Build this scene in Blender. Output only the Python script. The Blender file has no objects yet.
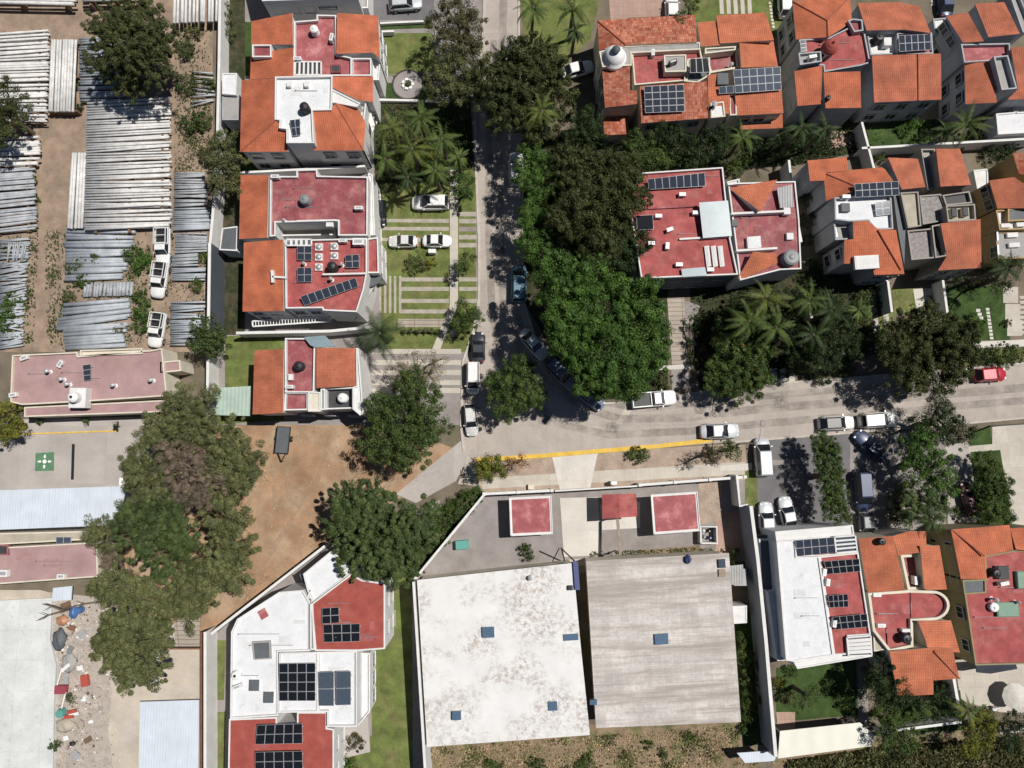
import bpy, bmesh, math, random
import numpy as np
from mathutils import Vector, Matrix
random.seed(7); rng = np.random.default_rng(11)
SC = bpy.context.scene; COL = SC.collection
R = math.radians
# ---------------------------------------------------------------- camera model
CAMH, FPX, TILT = 84.0, 692.0, math.atan(71/692.0)
CT, ST = math.cos(TILT), math.sin(TILT)
def W(px, py, z=0.0):
    dx, dy = (px-512)/FPX, (384-py)/FPX
    y, zz = dy*CT+ST, dy*ST-CT
    t = (CAMH-z)/(-zz)
    return Vector((dx*t, y*t, z))
MPP = 0.1214                                     # metres per pixel on the ground
def pp(s, z=0.0, o=None):
    out = []
    for tok in s.split():
        v = [float(a) for a in tok.split(',')]
        x, y = v[0], v[1]
        if o: x, y = o[0]+x/4, o[1]+y/4
        out.append(W(x, y, v[2] if len(v) > 2 else z))
    return out
def px_list(s, o=None):
    out = []
    for tok in s.split():
        x, y = [float(a) for a in tok.split(',')[:2]]
        if o: x, y = o[0]+x/4, o[1]+y/4
        out.append((x, y))
    return out
# ---------------------------------------------------------------- tagging
def tag(o, label=None, cat=None, group=None, kind=None):
    if label: o['label'] = label
    if cat: o['category'] = cat
    if group: o['group'] = group
    if kind: o['kind'] = kind
    return o
ORG = {}
def thing(name, label, cat, loc=(0, 0, 0), rz=0.0, group=None):
    o = bpy.data.objects.new(name, None); COL.objects.link(o)
    o.empty_display_size = .3
    o.location = loc; o.rotation_euler = (0, 0, rz)
    return tag(o, label, cat, group)
def copy_tree(o, parent=None):
    c = o.copy(); COL.objects.link(c)
    if parent is not None: c.parent = parent
    for ch in list(o.children): copy_tree(ch, c)
    return c
# ---------------------------------------------------------------- mesh builder
def area_n(pts):
    n = Vector((0, 0, 0))
    for i in range(len(pts)):
        a, b = pts[i], pts[(i+1) % len(pts)]
        n += a.cross(b)
    return n
def ccw(pts):
    pts = [Vector(p) for p in pts]
    a = sum(pts[i].x*pts[(i+1) % len(pts)].y-pts[(i+1) % len(pts)].x*pts[i].y for i in range(len(pts)))
    return pts if a > 0 else pts[::-1]
def inset(pts, d):
    """2-D inset (d>0 inwards) of a counter-clockwise outline, heights kept."""
    n = len(pts); out = []
    for i in range(n):
        p0, p, p1 = pts[i-1], pts[i], pts[(i+1) % n]
        e0 = (p-p0).xy; e1 = (p1-p).xy
        if e0.length < 1e-6 or e1.length < 1e-6: out.append(p.copy()); continue
        e0.normalize(); e1.normalize()
        n0 = Vector((-e0.y, e0.x)); n1 = Vector((-e1.y, e1.x))
        m = n0+n1
        if m.length < .2: m = n0.copy()
        m.normalize()
        k = d/max(.45, m.dot(n0))
        out.append(Vector((p.x+m.x*k, p.y+m.y*k, p.z)))
    return out
class MB:
    def __init__(s): s.v = []; s.f = []; s.m = []; s.uv = []
    def face(s, pts, mi=0, uv=None):
        b = len(s.v); s.v += [tuple(p) for p in pts]
        s.f.append(list(range(b, b+len(pts)))); s.m.append(mi); s.uv.append(uv)
    def solid(s, vs, fs, mi=0):
        b = len(s.v); s.v += [tuple(p) for p in vs]
        for f in fs: s.f.append([b+i for i in f]); s.m.append(mi); s.uv.append(None)
    def prism(s, bot, top, mi=0, mtop=None, bottom=True):
        n = len(bot)
        fs = [[i, (i+1) % n, n+(i+1) % n, n+i] for i in range(n)]
        s.solid(list(bot)+list(top), fs, mi)
        b = len(s.v)-2*n
        s.f.append([b+n+i for i in range(n)]); s.m.append(mi if mtop is None else mtop); s.uv.append(None)
        if bottom: s.f.append([b+i for i in range(n)][::-1]); s.m.append(mi); s.uv.append(None)
    def box(s, c, d, rz=0.0, mi=0, taper=1.0, mtop=None):
        c = Vector(c); x, y, z = d[0]/2, d[1]/2, d[2]/2
        ca, sa = math.cos(rz), math.sin(rz)
        def q(a, b, h): return Vector((c.x+a*ca-b*sa, c.y+a*sa+b*ca, c.z+h))
        bot = [q(-x, -y, -z), q(x, -y, -z), q(x, y, -z), q(-x, y, -z)]
        x *= taper; y *= taper
        top = [q(-x, -y, z), q(x, -y, z), q(x, y, z), q(-x, y, z)]
        s.prism(bot, top, mi, mtop)
    def bar(s, a, b, w, h, mi=0):
        a, b = Vector(a), Vector(b); d = (b-a)
        if d.length < 1e-6: return
        d.normalize()
        up = Vector((0, 0, 1)) if abs(d.z) < .95 else Vector((1, 0, 0))
        u = d.cross(up).normalized()*w/2; t = u.cross(d).normalized()*h/2
        s.solid([a-u-t, a+u-t, a+u+t, a-u+t, b-u-t, b+u-t, b+u+t, b-u+t],
                [[3, 2, 1, 0], [4, 5, 6, 7], [0, 1, 5, 4], [1, 2, 6, 5], [2, 3, 7, 6], [3, 0, 4, 7]], mi)
    def cyl(s, a, b, r0, r1=None, n=10, mi=0, caps=True):
        r1 = r0 if r1 is None else r1
        a, b = Vector(a), Vector(b); d = (b-a).normalized()
        up = Vector((0, 0, 1)) if abs(d.z) < .95 else Vector((1, 0, 0))
        u = d.cross(up).normalized(); t = u.cross(d).normalized()
        ring = lambda c, r: [c+(u*math.cos(2*math.pi*i/n)+t*math.sin(2*math.pi*i/n))*r for i in range(n)]
        fs = [[i, n+i, n+(i+1) % n, (i+1) % n] for i in range(n)]
        if caps: fs += [list(range(n)), [n+i for i in range(n)][::-1]]
        s.solid(ring(a, r0)+ring(b, r1), fs, mi)
    def tube(s, pts, rs, n=8, mi=0):
        for i in range(len(pts)-1): s.cyl(pts[i], pts[i+1], rs[i], rs[i+1], n, mi, True)
    def lathe(s, c, prof, n=20, mi=0, mis=None):
        c = Vector(c); vs = []; fs = []
        for (r, z) in prof:
            vs += [c+Vector((r*math.cos(2*math.pi*i/n), r*math.sin(2*math.pi*i/n), z)) for i in range(n)]
        b = len(s.v); s.v += [tuple(p) for p in vs]
        for k in range(len(prof)-1):
            for i in range(n):
                s.f.append([b+k*n+i, b+k*n+(i+1) % n, b+(k+1)*n+(i+1) % n, b+(k+1)*n+i])
                s.m.append(mis[k] if mis else mi); s.uv.append(None)
        s.f.append([b+i for i in range(n)][::-1]); s.m.append(mi); s.uv.append(None)
        s.f.append([b+(len(prof)-1)*n+i for i in range(n)]); s.m.append(mis[-1] if mis else mi); s.uv.append(None)
    def build(s, name, mats, parent=None, org=None, smooth=False, recalc=True):
        me = bpy.data.meshes.new(name)
        o3 = Vector(org) if org is not None else Vector((0, 0, 0))
        me.from_pydata([tuple(Vector(p)-o3) for p in s.v], [], s.f)
        if not isinstance(mats, (list, tuple)): mats = [mats]
        for m in mats: me.materials.append(m)
        me.polygons.foreach_set('material_index', s.m)
        if any(u is not None for u in s.uv):
            lay = me.uv_layers.new(name='UVMap')
            for p, u in zip(me.polygons, s.uv):
                for k, li in enumerate(p.loop_indices):
                    lay.data[li].uv = u[k] if u is not None else (0, 0)
        if recalc:
            bm = bmesh.new(); bm.from_mesh(me)
            bmesh.ops.recalc_face_normals(bm, faces=bm.faces)
            bm.to_mesh(me); bm.free()
        if smooth:
            me.polygons.foreach_set('use_smooth', [True]*len(me.polygons))
        ob = bpy.data.objects.new(name, me); COL.objects.link(ob)
        if parent is not None: ob.parent = parent
        elif org is not None: ob.location = o3
        return ob
# ---------------------------------------------------------------- materials
def nt_new(name):
    m = bpy.data.materials.new(name); m.use_nodes = True
    nt = m.node_tree; b = nt.nodes['Principled BSDF']
    return m, nt, b
def L(nt, a, b): nt.links.new(a, b)
def N(nt, t, **kw):
    n = nt.nodes.new(t)
    for k, v in kw.items():
        if k.startswith('i_'): n.inputs[k[2:].replace('_', ' ')].default_value = v
        else: setattr(n, k, v)
    return n
def noise(nt, vec, scale, detail=5, rough=.6):
    n = N(nt, 'ShaderNodeTexNoise'); n.inputs['Scale'].default_value = scale
    n.inputs['Detail'].default_value = detail; n.inputs['Roughness'].default_value = rough
    L(nt, vec, n.inputs['Vector']); return n.outputs['Fac']
def ramp(nt, fac, a, b, lo=0.0, hi=1.0):
    n = N(nt, 'ShaderNodeMapRange'); n.inputs[1].default_value = a; n.inputs[2].default_value = b
    n.inputs[3].default_value = lo; n.inputs[4].default_value = hi
    L(nt, fac, n.inputs[0]); return n.outputs[0]
def mix(nt, fac, a, b, mode='MIX'):
    n = N(nt, 'ShaderNodeMix', data_type='RGBA', blend_type=mode)
    for s, v in ((n.inputs[0], fac), (n.inputs[6], a), (n.inputs[7], b)):
        if hasattr(v, 'is_linked') or hasattr(v, 'links'): L(nt, v, s)
        elif isinstance(v, (int, float)): s.default_value = v
        else: s.default_value = (*v[:3], 1)
    return n.outputs[2]
def math_(nt, op, a, b=None):
    n = N(nt, 'ShaderNodeMath', operation=op)
    for i, v in enumerate((a, b)):
        if v is None: continue
        if isinstance(v, (int, float)): n.inputs[i].default_value = v
        else: L(nt, v, n.inputs[i])
    return n.outputs[0]
def world_pos(nt, stretch=None):
    g = N(nt, 'ShaderNodeNewGeometry')
    if stretch is None: return g.outputs['Position']
    mp = N(nt, 'ShaderNodeMapping'); mp.inputs['Scale'].default_value = stretch
    L(nt, g.outputs['Position'], mp.inputs['Vector']); return mp.outputs['Vector']
def bump(nt, bsdf, h, strength=.4, dist=.05):
    n = N(nt, 'ShaderNodeBump'); n.inputs['Strength'].default_value = strength; n.inputs['Distance'].default_value = dist
    L(nt, h, n.inputs['Height']); L(nt, n.outputs['Normal'], bsdf.inputs['Normal'])
def sc3(c, k): return tuple(min(1, a*k) for a in c)
def mat(name, col, var=.22, scale=.7, rough=.85, col2=None, s2=.25, t2=(.5, .62), f2=.8, stretch=None, bscale=0, bstr=.4, spec=.3,
        metal=0.0, grain=.12, gscale=9.0):
    m, nt, b = nt_new(name)
    pos = world_pos(nt, stretch)
    f = ramp(nt, noise(nt, pos, scale), .3, .7, 1-var, 1+var)
    c = mix(nt, 1.0, col, (1, 1, 1), 'MULTIPLY')
    if col2 is not None:
        k = ramp(nt, noise(nt, pos, s2, 8, .65), t2[0], t2[1], 0, f2)
        c = mix(nt, k, c, col2)
    c = mix(nt, 1.0, c, f, 'MULTIPLY')
    if grain:
        g = ramp(nt, noise(nt, world_pos(nt), gscale, 3), .25, .75, 1-grain, 1+grain)
        c = mix(nt, 1.0, c, g, 'MULTIPLY')
    L(nt, c, b.inputs['Base Color'])
    b.inputs['Roughness'].default_value = rough; b.inputs['Metallic'].default_value = metal
    b.inputs['Specular IOR Level'].default_value = spec
    if bscale: bump(nt, b, noise(nt, world_pos(nt), bscale, 4), bstr, .06)
    return m
def tile_mat(name, c1, c2, mottled=False, dirt=.35):
    m, nt, b = nt_new(name)
    uvn = N(nt, 'ShaderNodeUVMap', uv_map='UVMap')
    br = N(nt, 'ShaderNodeTexBrick'); br.offset = 0 if not mottled else .5
    br.inputs['Scale'].default_value = 1.0
    br.inputs['Brick Width'].default_value = .24 if not mottled else .3; br.inputs['Row Height'].default_value = .40 if not mottled else .42
    br.inputs['Mortar Size'].default_value = .02; br.inputs['Mortar Smooth'].default_value = .6
    br.inputs['Color1'].default_value = (*c1, 1); br.inputs['Color2'].default_value = (*c2, 1)
    br.inputs['Mortar'].default_value = (*sc3(c1, .8), 1)
    L(nt, uvn.outputs['UV'], br.inputs['Vector'])
    pos = world_pos(nt)
    f = ramp(nt, noise(nt, pos, .55, 6), .3, .7, 1-dirt, 1+dirt*.6)
    c = mix(nt, 1.0, br.outputs['Color'], f, 'MULTIPLY')
    f2 = ramp(nt, noise(nt, pos, 2.2, 8, .7), .54, .7, 0, .5)
    c = mix(nt, f2, c, sc3(c1, .5))
    c = mix(nt, ramp(nt, noise(nt, pos, 5, 4), .6, .72, 0, .35), c, (.5, .3, .2))
    L(nt, c, b.inputs['Base Color'])
    b.inputs['Roughness'].default_value = .82; b.inputs['Specular IOR Level'].default_value = .25
    sp = N(nt, 'ShaderNodeSeparateXYZ'); L(nt, uvn.outputs['UV'], sp.inputs[0])
    w = math_(nt, 'ABSOLUTE', math_(nt, 'SINE', math_(nt, 'MULTIPLY', sp.outputs[0], math.pi/.24)))
    st = math_(nt, 'FRACT', math_(nt, 'DIVIDE', sp.outputs[1], .40))
    bump(nt, b, math_(nt, 'SUBTRACT', w, math_(nt, 'MULTIPLY', st, .5)), .4, .06)
    return m
def corr_mat(name, col, pitch=.3, var=.15, rough=.5, metal=0.0, col2=None, strength=.6):
    m, nt, b = nt_new(name)
    uvn = N(nt, 'ShaderNodeUVMap', uv_map='UVMap')
    sp = N(nt, 'ShaderNodeSeparateXYZ'); L(nt, uvn.outputs['UV'], sp.inputs[0])
    w = math_(nt, 'SINE', math_(nt, 'MULTIPLY', sp.outputs[0], 2*math.pi/pitch))
    pos = world_pos(nt)
    c = mix(nt, 1.0, col, ramp(nt, noise(nt, pos, .5, 6), .3, .7, 1-var, 1+var), 'MULTIPLY')
    if col2: c = mix(nt, ramp(nt, noise(nt, pos, 1.1, 7), .5, .68, 0, .7), c, col2)
    L(nt, c, b.inputs['Base Color']); b.inputs['Roughness'].default_value = rough; b.inputs['Metallic'].default_value = metal
    bump(nt, b, w, strength, .05); return m
def leaf_mat(name, c1, c2, c3=None, trans=.14):
    m, nt, b = nt_new(name)
    g = N(nt, 'ShaderNodeNewGeometry')
    pos = g.outputs['Position']
    c = mix(nt, g.outputs['Random Per Island'], c1, c2)
    n0 = ramp(nt, noise(nt, pos, 1.3, 2), .52, .68, 0, .55)
    c = mix(nt, n0, c, (min(1, c2[0]*1.45), min(1, c2[1]*1.3), c2[2]*1.1))
    n1 = ramp(nt, noise(nt, pos, .45, 3), .42, .62, 0, .75)
    c = mix(nt, n1, c, c3 if c3 else sc3(c2, .75))
    r2 = math_(nt, 'FRACT', math_(nt, 'MULTIPLY', g.outputs['Random Per Island'], 17.3))
    c = mix(nt, 1.0, c, ramp(nt, r2, 0, 1, .6, 1.35), 'MULTIPLY')
    L(nt, c, b.inputs['Base Color']); b.inputs['Roughness'].default_value = .6
    b.inputs['Specular IOR Level'].default_value = .25
    tr = N(nt, 'ShaderNodeBsdfTranslucent'); L(nt, mix(nt, 1.0, c, (1.3, 1.35, .6), 'MULTIPLY'), tr.inputs['Color'])
    mx = N(nt, 'ShaderNodeMixShader'); mx.inputs[0].default_value = trans
    L(nt, b.outputs[0], mx.inputs[1]); L(nt, tr.outputs[0], mx.inputs[2])
    L(nt, mx.outputs[0], nt.nodes['Material Output'].inputs['Surface'])
    return m
def slab_mat(name, col, w, h, joint, var=.15, offset=.0, rough=.85, mort=.02, streak=0.0, rot=0.0, c2=None, bands=0):
    m, nt, b = nt_new(name)
    pos = world_pos(nt)
    mp = N(nt, 'ShaderNodeMapping'); mp.inputs['Rotation'].default_value = (0, 0, rot); L(nt, pos, mp.inputs['Vector'])
    br = N(nt, 'ShaderNodeTexBrick'); br.offset = offset
    br.inputs['Scale'].default_value = 1.0; br.inputs['Brick Width'].default_value = w; br.inputs['Row Height'].default_value = h
    br.inputs['Mortar Size'].default_value = mort; br.inputs['Mortar Smooth'].default_value = .3
    br.inputs['Color1'].default_value = (*col, 1); br.inputs['Color2'].default_value = (*(c2 or sc3(col, .9)), 1); br.inputs['Mortar'].default_value = (*joint, 1)
    L(nt, mp.outputs[0], br.inputs['Vector'])
    c = mix(nt, 1.0, br.outputs['Color'], ramp(nt, noise(nt, pos, .35, 7, .65), .3, .7, 1-var, 1+var), 'MULTIPLY')
    c = mix(nt, 1.0, c, ramp(nt, noise(nt, pos, 7, 4), .25, .75, .9, 1.1), 'MULTIPLY')
    if bands:
        m2 = N(nt, 'ShaderNodeMapping'); m2.inputs['Scale'].default_value = (.07, 1, 1); L(nt, mp.outputs[0], m2.inputs['Vector'])
        c = mix(nt, ramp(nt, noise(nt, m2.outputs[0], .75, 9, .78), .45, .6, 0, bands), c, (col[0]*.60, col[1]*.56, col[2]*.53))
        c = mix(nt, ramp(nt, noise(nt, mp.outputs[0], 2.4, 8, .75), .5, .66, 0, .6), c, (col[0]*.62, col[1]*.57, col[2]*.54))
    if streak:
        c = mix(nt, ramp(nt, noise(nt, pos, 1.3, 8, .7), .56, .75, 0, streak), c, sc3(col, .5))
    L(nt, c, b.inputs['Base Color']); b.inputs['Roughness'].default_value = rough; b.inputs['Specular IOR Level'].default_value = .25
    bump(nt, b, noise(nt, pos, 25, 3), .2, .03); return m
def plain(name, col, rough=.5, metal=0.0, spec=.5, coat=0.0):
    m, nt, b = nt_new(name)
    pos = N(nt, 'ShaderNodeTexCoord').outputs['Object']
    c = mix(nt, 1.0, col, ramp(nt, noise(nt, pos, 2.5, 4), .3, .7, .9, 1.08), 'MULTIPLY')
    L(nt, c, b.inputs['Base Color'])
    b.inputs['Roughness'].default_value = rough; b.inputs['Metallic'].default_value = metal
    b.inputs['Specular IOR Level'].default_value = spec; b.inputs['Coat Weight'].default_value = coat
    b.inputs['Coat Roughness'].default_value = .08
    return m
T = {}
T['tile'] = tile_mat('terracotta_tile', (.50, .15, .076), (.45, .13, .066))
T['tile_b'] = tile_mat('worn_terracotta_tile', (.45, .145, .082), (.40, .125, .07))
T['tile_r'] = tile_mat('bright_terracotta_tile', (.46, .142, .074), (.51, .165, .088), dirt=.3)
T['tile_m'] = tile_mat('mottled_barrel_tile', (.33, .075, .04), (.50, .23, .15), True)
T['red'] = mat('red_roof_coating', (.32, .074, .072), .26, .9, .8, (.40, .14, .125), .5, (.46, .68), .75, grain=.18)
T['maroon'] = mat('faded_maroon_coating', (.25, .066, .075), .26, .5, .7, (.40, .19, .18), .7, (.46, .68), .75, grain=.2)
T['pink'] = mat('dusty_pink_coating', (.36, .235, .235), .15, .5, .85, (.38, .24, .22), .22, (.5, .7), .7)
T['rose'] = mat('rose_red_coating', (.34, .10, .105), .22, .8, .75, (.46, .22, .21), .8, (.5, .68), .7, grain=.16)
T['ridge'] = mat('clay_ridge', (.36, .115, .07), .2, 2, .85)
T['brick'] = mat('matt_brick_red_coating', (.31, .07, .055), .16, .8, .8, (.36, .12, .1), .9, (.5, .7), .5)
T['white'] = mat('white_plaster', (.66, .655, .645), .08, .8, .85, (.5, .48, .45), .9, (.58, .75), .4)
T['cream'] = mat('cream_plaster', (.62, .57, .47), .1, .8, .85)
T['grey'] = mat('grey_plaster', (.36, .37, .39), .14, .7, .85)
T['olive'] = mat('olive_plaster', (.26, .23, .13), .1, .7, .85)
T['ochre'] = mat('ochre_plaster', (.40, .28, .14), .1, .7, .85)
T['whiteroof'] = mat('white_roof_coating', (.66, .67, .69), .06, .7, .8, (.45, .43, .41), 1.2, (.56, .72), .5)
def ribbed_mat(name, col, pitch=.32, col2=(.46, .47, .47), rough=.55):
    m, nt, b = nt_new(name); pos = world_pos(nt); sp = N(nt, 'ShaderNodeSeparateXYZ'); L(nt, pos, sp.inputs[0])
    s_ = math_(nt, 'SINE', math_(nt, 'MULTIPLY', sp.outputs[0], 2*math.pi/pitch))
    seam = math_(nt, 'FRACT', math_(nt, 'DIVIDE', sp.outputs[0], pitch*4))
    c = mix(nt, 1.0, col, ramp(nt, noise(nt, pos, .6, 6), .3, .7, .92, 1.06), 'MULTIPLY')
    c = mix(nt, ramp(nt, noise(nt, world_pos(nt, (3, .5, 1)), .9, 8, .7), .5, .68, 0, .6), c, col2)
    c = mix(nt, ramp(nt, seam, .95, .98, 0, .2), c, sc3(col, .55))
    L(nt, c, b.inputs['Base Color']); b.inputs['Roughness'].default_value = rough; bump(nt, b, s_, .12, .04); return m
T['metalroof'] = ribbed_mat('pale_metal_roof', (.57, .63, .70), col2=(.50, .54, .58))
T['taupe'] = mat('taupe_plaster', (.31, .285, .25), .1, .7, .85)
def stain_mat(name, col, stain):
    m, nt, b = nt_new(name); pos = world_pos(nt)
    big = ramp(nt, noise(nt, pos, .2, 4), .43, .6, 0, 1)
    fine = ramp(nt, noise(nt, pos, 1.9, 10, .78), .46, .60, 0, 1)
    st = ramp(nt, noise(nt, world_pos(nt, (.5, 2.2, 1)), 1.6, 7, .7), .56, .68, 0, .6)
    c = mix(nt, math_(nt, 'MULTIPLY', math_(nt, 'MULTIPLY', big, fine), .85), col, stain)
    c = mix(nt, math_(nt, 'MULTIPLY', st, ramp(nt, big, 0, 1, .25, .8)), c, sc3(stain, 1.25))
    c = mix(nt, 1.0, c, ramp(nt, noise(nt, pos, .5, 5), .3, .7, .93, 1.05), 'MULTIPLY')
    L(nt, c, b.inputs['Base Color']); b.inputs['Roughness'].default_value = .85; return m
T['stainwhite'] = stain_mat('stained_white_roof', (.69, .685, .675), (.33, .265, .215))
T['paver'] = mat('grey_paver', (.36, .325, .28), .18, 1.5, .9)
T['fibre'] = slab_mat('weathered_fibre_cement', (.55, .52, .495), 1.1, 1.6, (.60, .575, .55), .22, mort=.03, streak=.45, rot=-.055, c2=(.49, .46, .435), bands=.9)
T['greyroof'] = mat('grey_cement_roof', (.34, .33, .32), .2, .8, .9, (.22, .2, .19), .8, (.5, .68), .6)
T['beigeroof'] = mat('beige_cement_roof', (.40, .36, .29), .15, .7, .9)
T['gravel'] = mat('gravel_roof', (.26, .24, .23), .3, 3.0, .95, (.5, .5, .5), 4, (.6, .66), .6)
T['oldroof'] = slab_mat('old_white_roof', (.60, .615, .61), 3.4, 3.4, (.50, .51, .5), .14, mort=.03, streak=.55, c2=(.57, .585, .58))
T['glassroof'] = mat('tinted_sheet_roof', (.22, .29, .32), .1, .6, .35, (.3, .38, .4), .8, (.5, .7), .5, spec=.5)
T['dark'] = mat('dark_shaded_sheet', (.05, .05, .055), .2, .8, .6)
T['navy'] = mat('navy_glass_canopy', (.03, .035, .05), .2, .8, .25, spec=.6)
T['darkwall'] = mat('dark_blue_grey_paint', (.085, .095, .115), .1, .6, .8)
T['slate'] = mat('slate_grey_sheet', (.10, .11, .12), .15, .8, .6)
T['greensheet'] = corr_mat('pale_green_fibreglass', (.36, .46, .40), .45, .12, .5, 0, (.42, .5, .42), .22)
T['corrgrey'] = corr_mat('grey_corrugated_sheet', (.36, .36, .36), .3, .15, .5)
T['cream_corr'] = corr_mat('cream_sheet_roof', (.72, .71, .62), 1.9, .05, .5, strength=.3)
# ground
T['earth'] = mat('dry_earth', (.17, .14, .105), .3, .25, .95, (.07, .08, .035), .12, (.5, .65), .6, bscale=3, bstr=.5, grain=.25)
T['lot'] = mat('bare_brown_lot', (.32, .20, .122), .3, .3, .95, (.37, .275, .19), .22, (.45, .6), .8, bscale=4, bstr=.5, grain=.22)
T['yard'] = mat('yard_dirt', (.29, .215, .16), .25, .6, .95, (.20, .16, .12), .5, (.5, .66), .7, bscale=4, bstr=.6, grain=.25)
T['paledirt'] = mat('pale_dust', (.48, .42, .35), .15, .4, .95, (.48, .45, .42), .3, (.5, .66), .7, bscale=3, bstr=.4, grain=.18)
T['rubble'] = mat('rubble_ground', (.40, .355, .31), .22, 1.2, .95, (.30, .27, .25), .6, (.55, .62), .8, bscale=6, bstr=.9, grain=.3)
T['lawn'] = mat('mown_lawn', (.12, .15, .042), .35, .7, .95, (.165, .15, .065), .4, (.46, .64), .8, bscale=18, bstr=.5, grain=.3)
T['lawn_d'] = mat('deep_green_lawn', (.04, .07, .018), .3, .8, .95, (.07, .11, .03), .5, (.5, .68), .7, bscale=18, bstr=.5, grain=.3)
T['bed'] = mat('shade_toned_planting_bed', (.035, .042, .018), .4, 1.2, .95, (.07, .055, .035), .6, (.46, .62), .8, bscale=12, bstr=.6, grain=.35)
T['shadewall'] = mat('blue_grey_wall_paint', (.26, .29, .34), .1, .6, .85)
T['verge'] = mat('dry_verge', (.36, .28, .22), .2, .7, .95, (.16, .15, .06), .8, (.58, .7), .6, bscale=8, bstr=.5, grain=.2)
T['scrub'] = mat('scrubby_soil', (.24, .175, .115), .3, .8, .95, (.10, .11, .04), .5, (.48, .6), .85, bscale=5, bstr=.7, grain=.3)
T['paving'] = mat('grey_paving', (.27, .245, .235), .15, .5, .9, (.20, .17, .15), .35, (.5, .66), .5, bscale=14, bstr=.2)
T['street'] = slab_mat('concrete_street', (.405, .358, .32), 4.2, 3.6, (.33, .29, .26), .15, mort=.03, streak=.4)
T['court'] = slab_mat('courtyard_concrete', (.41, .375, .35), 3.5, 3.5, (.35, .32, .295), .12, mort=.02, streak=.2)
T['pave_pale'] = slab_mat('pale_concrete', (.50, .46, .40), 1.5, 1.5, (.4, .36, .31), .14, mort=.02, streak=.2)
T['drive'] = slab_mat('white_concrete_drive', (.60, .57, .52), 3, 3, (.5, .46, .42), .1, mort=.02, streak=.15)
T['steps'] = slab_mat('striped_paver', (.38, .33, .28), 3.0, .55, (.2, .16, .13), .12, mort=.05)
T['plaza'] = slab_mat('terracotta_plaza', (.40, .27, .22), .6, .6, (.3, .2, .16), .15, mort=.02)
T['asphalt'] = mat('grey_asphalt', (.15, .145, .15), .15, .5, .9, bscale=20, bstr=.2)
T['kerb'] = mat('kerb_concrete', (.46, .42, .37), .15, 1.2, .9)
T['yellow'] = mat('yellow_kerb_paint', (.66, .43, .07), .15, 1.5, .8, (.5, .42, .3), 2, (.55, .7), .6)
T['edge'] = mat('planter_edge_brick', (.06, .055, .05), .2, 2, .9)
# misc
T['pole_w'] = mat('pale_concrete_pole', (.62, .61, .595), .18, 1.2, .8)
T['pole_g'] = mat('galvanised_pole', (.36, .38, .405), .25, 1.0, .6, spec=.4)
T['pole_b'] = mat('blue_grey_pipe', (.37, .40, .435), .2, .8, .5, spec=.4)
T['timber'] = mat('old_timber', (.17, .11, .07), .25, 2, .9)
T['rust'] = mat('rusty_steel', (.20, .10, .06), .25, 3, .8)
T['steel'] = plain('painted_steel', (.45, .46, .47), .45, .3)
T['alu'] = plain('aluminium', (.52, .54, .56), .5, .2)
T['blackp'] = plain('black_plastic', (.018, .018, .02), .5)
T['greyp'] = plain('grey_plastic', (.2, .21, .22), .5)
T['whitep'] = plain('white_plastic', (.75, .75, .74), .45)
T['bluep'] = plain('blue_plastic', (.06, .15, .34), .45)
T['bluesky'] = plain('blue_skylight_sheet', (.075, .13, .20), .3)
T['bluetarp'] = plain('blue_tarp', (.035, .05, .15), .55)
T['tealp'] = plain('teal_plastic', (.10, .32, .28), .5)
T['redp'] = plain('red_plastic', (.42, .085, .06), .45)
T['orangep'] = plain('orange_plastic', (.42, .21, .12), .55)
T['mar_p'] = plain('maroon_plastic', (.3, .06, .08), .5)
T['greenp'] = plain('sage_green_paint', (.16, .27, .2), .6)
T['glass'] = plain('dark_window_glass', (.02, .025, .03), .08, 0, .6)
T['carglass'] = plain('car_glass', (.015, .018, .022), .06, 0, .6)
T['solar'] = plain('solar_cell_glass', (.034, .042, .06), .12, 0, .5)
T['solar_k'] = plain('black_solar_glass', (.012, .013, .018), .14, 0, .5)
T['solar_b'] = plain('blue_solar_glass', (.065, .082, .11), .1, 0, .6)
T['tyre'] = plain('tyre_rubber', (.02, .02, .02), .85)
T['rim'] = plain('wheel_rim', (.4, .4, .42), .35, .7)
T['lamp_w'] = plain('headlight_lens', (.7, .72, .74), .15)
T['lamp_r'] = plain('tail_light_lens', (.4, .02, .02), .25)
T['bark'] = mat('tree_bark', (.13, .10, .075), .25, 3, .95)
T['wood'] = mat('timber_slats', (.30, .24, .18), .2, 2, .85)
T['dome_w'] = mat('white_dome_plaster', (.76, .77, .77), .06, 1, .6)
T['mark_w'] = mat('white_floor_paint', (.78, .8, .76), .08, 2, .7)
T['mark_g'] = mat('green_floor_paint', (.095, .205, .115), .15, 1.5, .75)
T['stone'] = mat('rubble_stone', (.45, .41, .38), .25, 3, .95)
# foliage
F = {}
F['bright'] = leaf_mat('bright_green_leaves', (.058, .128, .022), (.095, .165, .032), (.036, .08, .018))
F['mid'] = leaf_mat('mid_green_leaves', (.06, .10, .023), (.09, .13, .032), (.042, .076, .02))
F['dark'] = leaf_mat('dark_green_leaves', (.026, .05, .016), (.042, .066, .02), (.02, .036, .012))
F['olive'] = leaf_mat('olive_leaves', (.105, .122, .045), (.15, .158, .065), (.075, .086, .032))
F['deepolive'] = leaf_mat('deep_olive_leaves', (.05, .064, .02), (.075, .088, .027), (.034, .045, .014))
F['brown'] = leaf_mat('brownish_leaves', (.08, .08, .032), (.115, .105, .045), (.052, .052, .02))
F['purple'] = leaf_mat('purple_brown_leaves', (.15, .11, .085), (.20, .155, .12), (.095, .09, .05))
F['yellow'] = leaf_mat('yellow_green_leaves', (.14, .155, .022), (.19, .19, .03), (.09, .11, .02))
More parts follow.
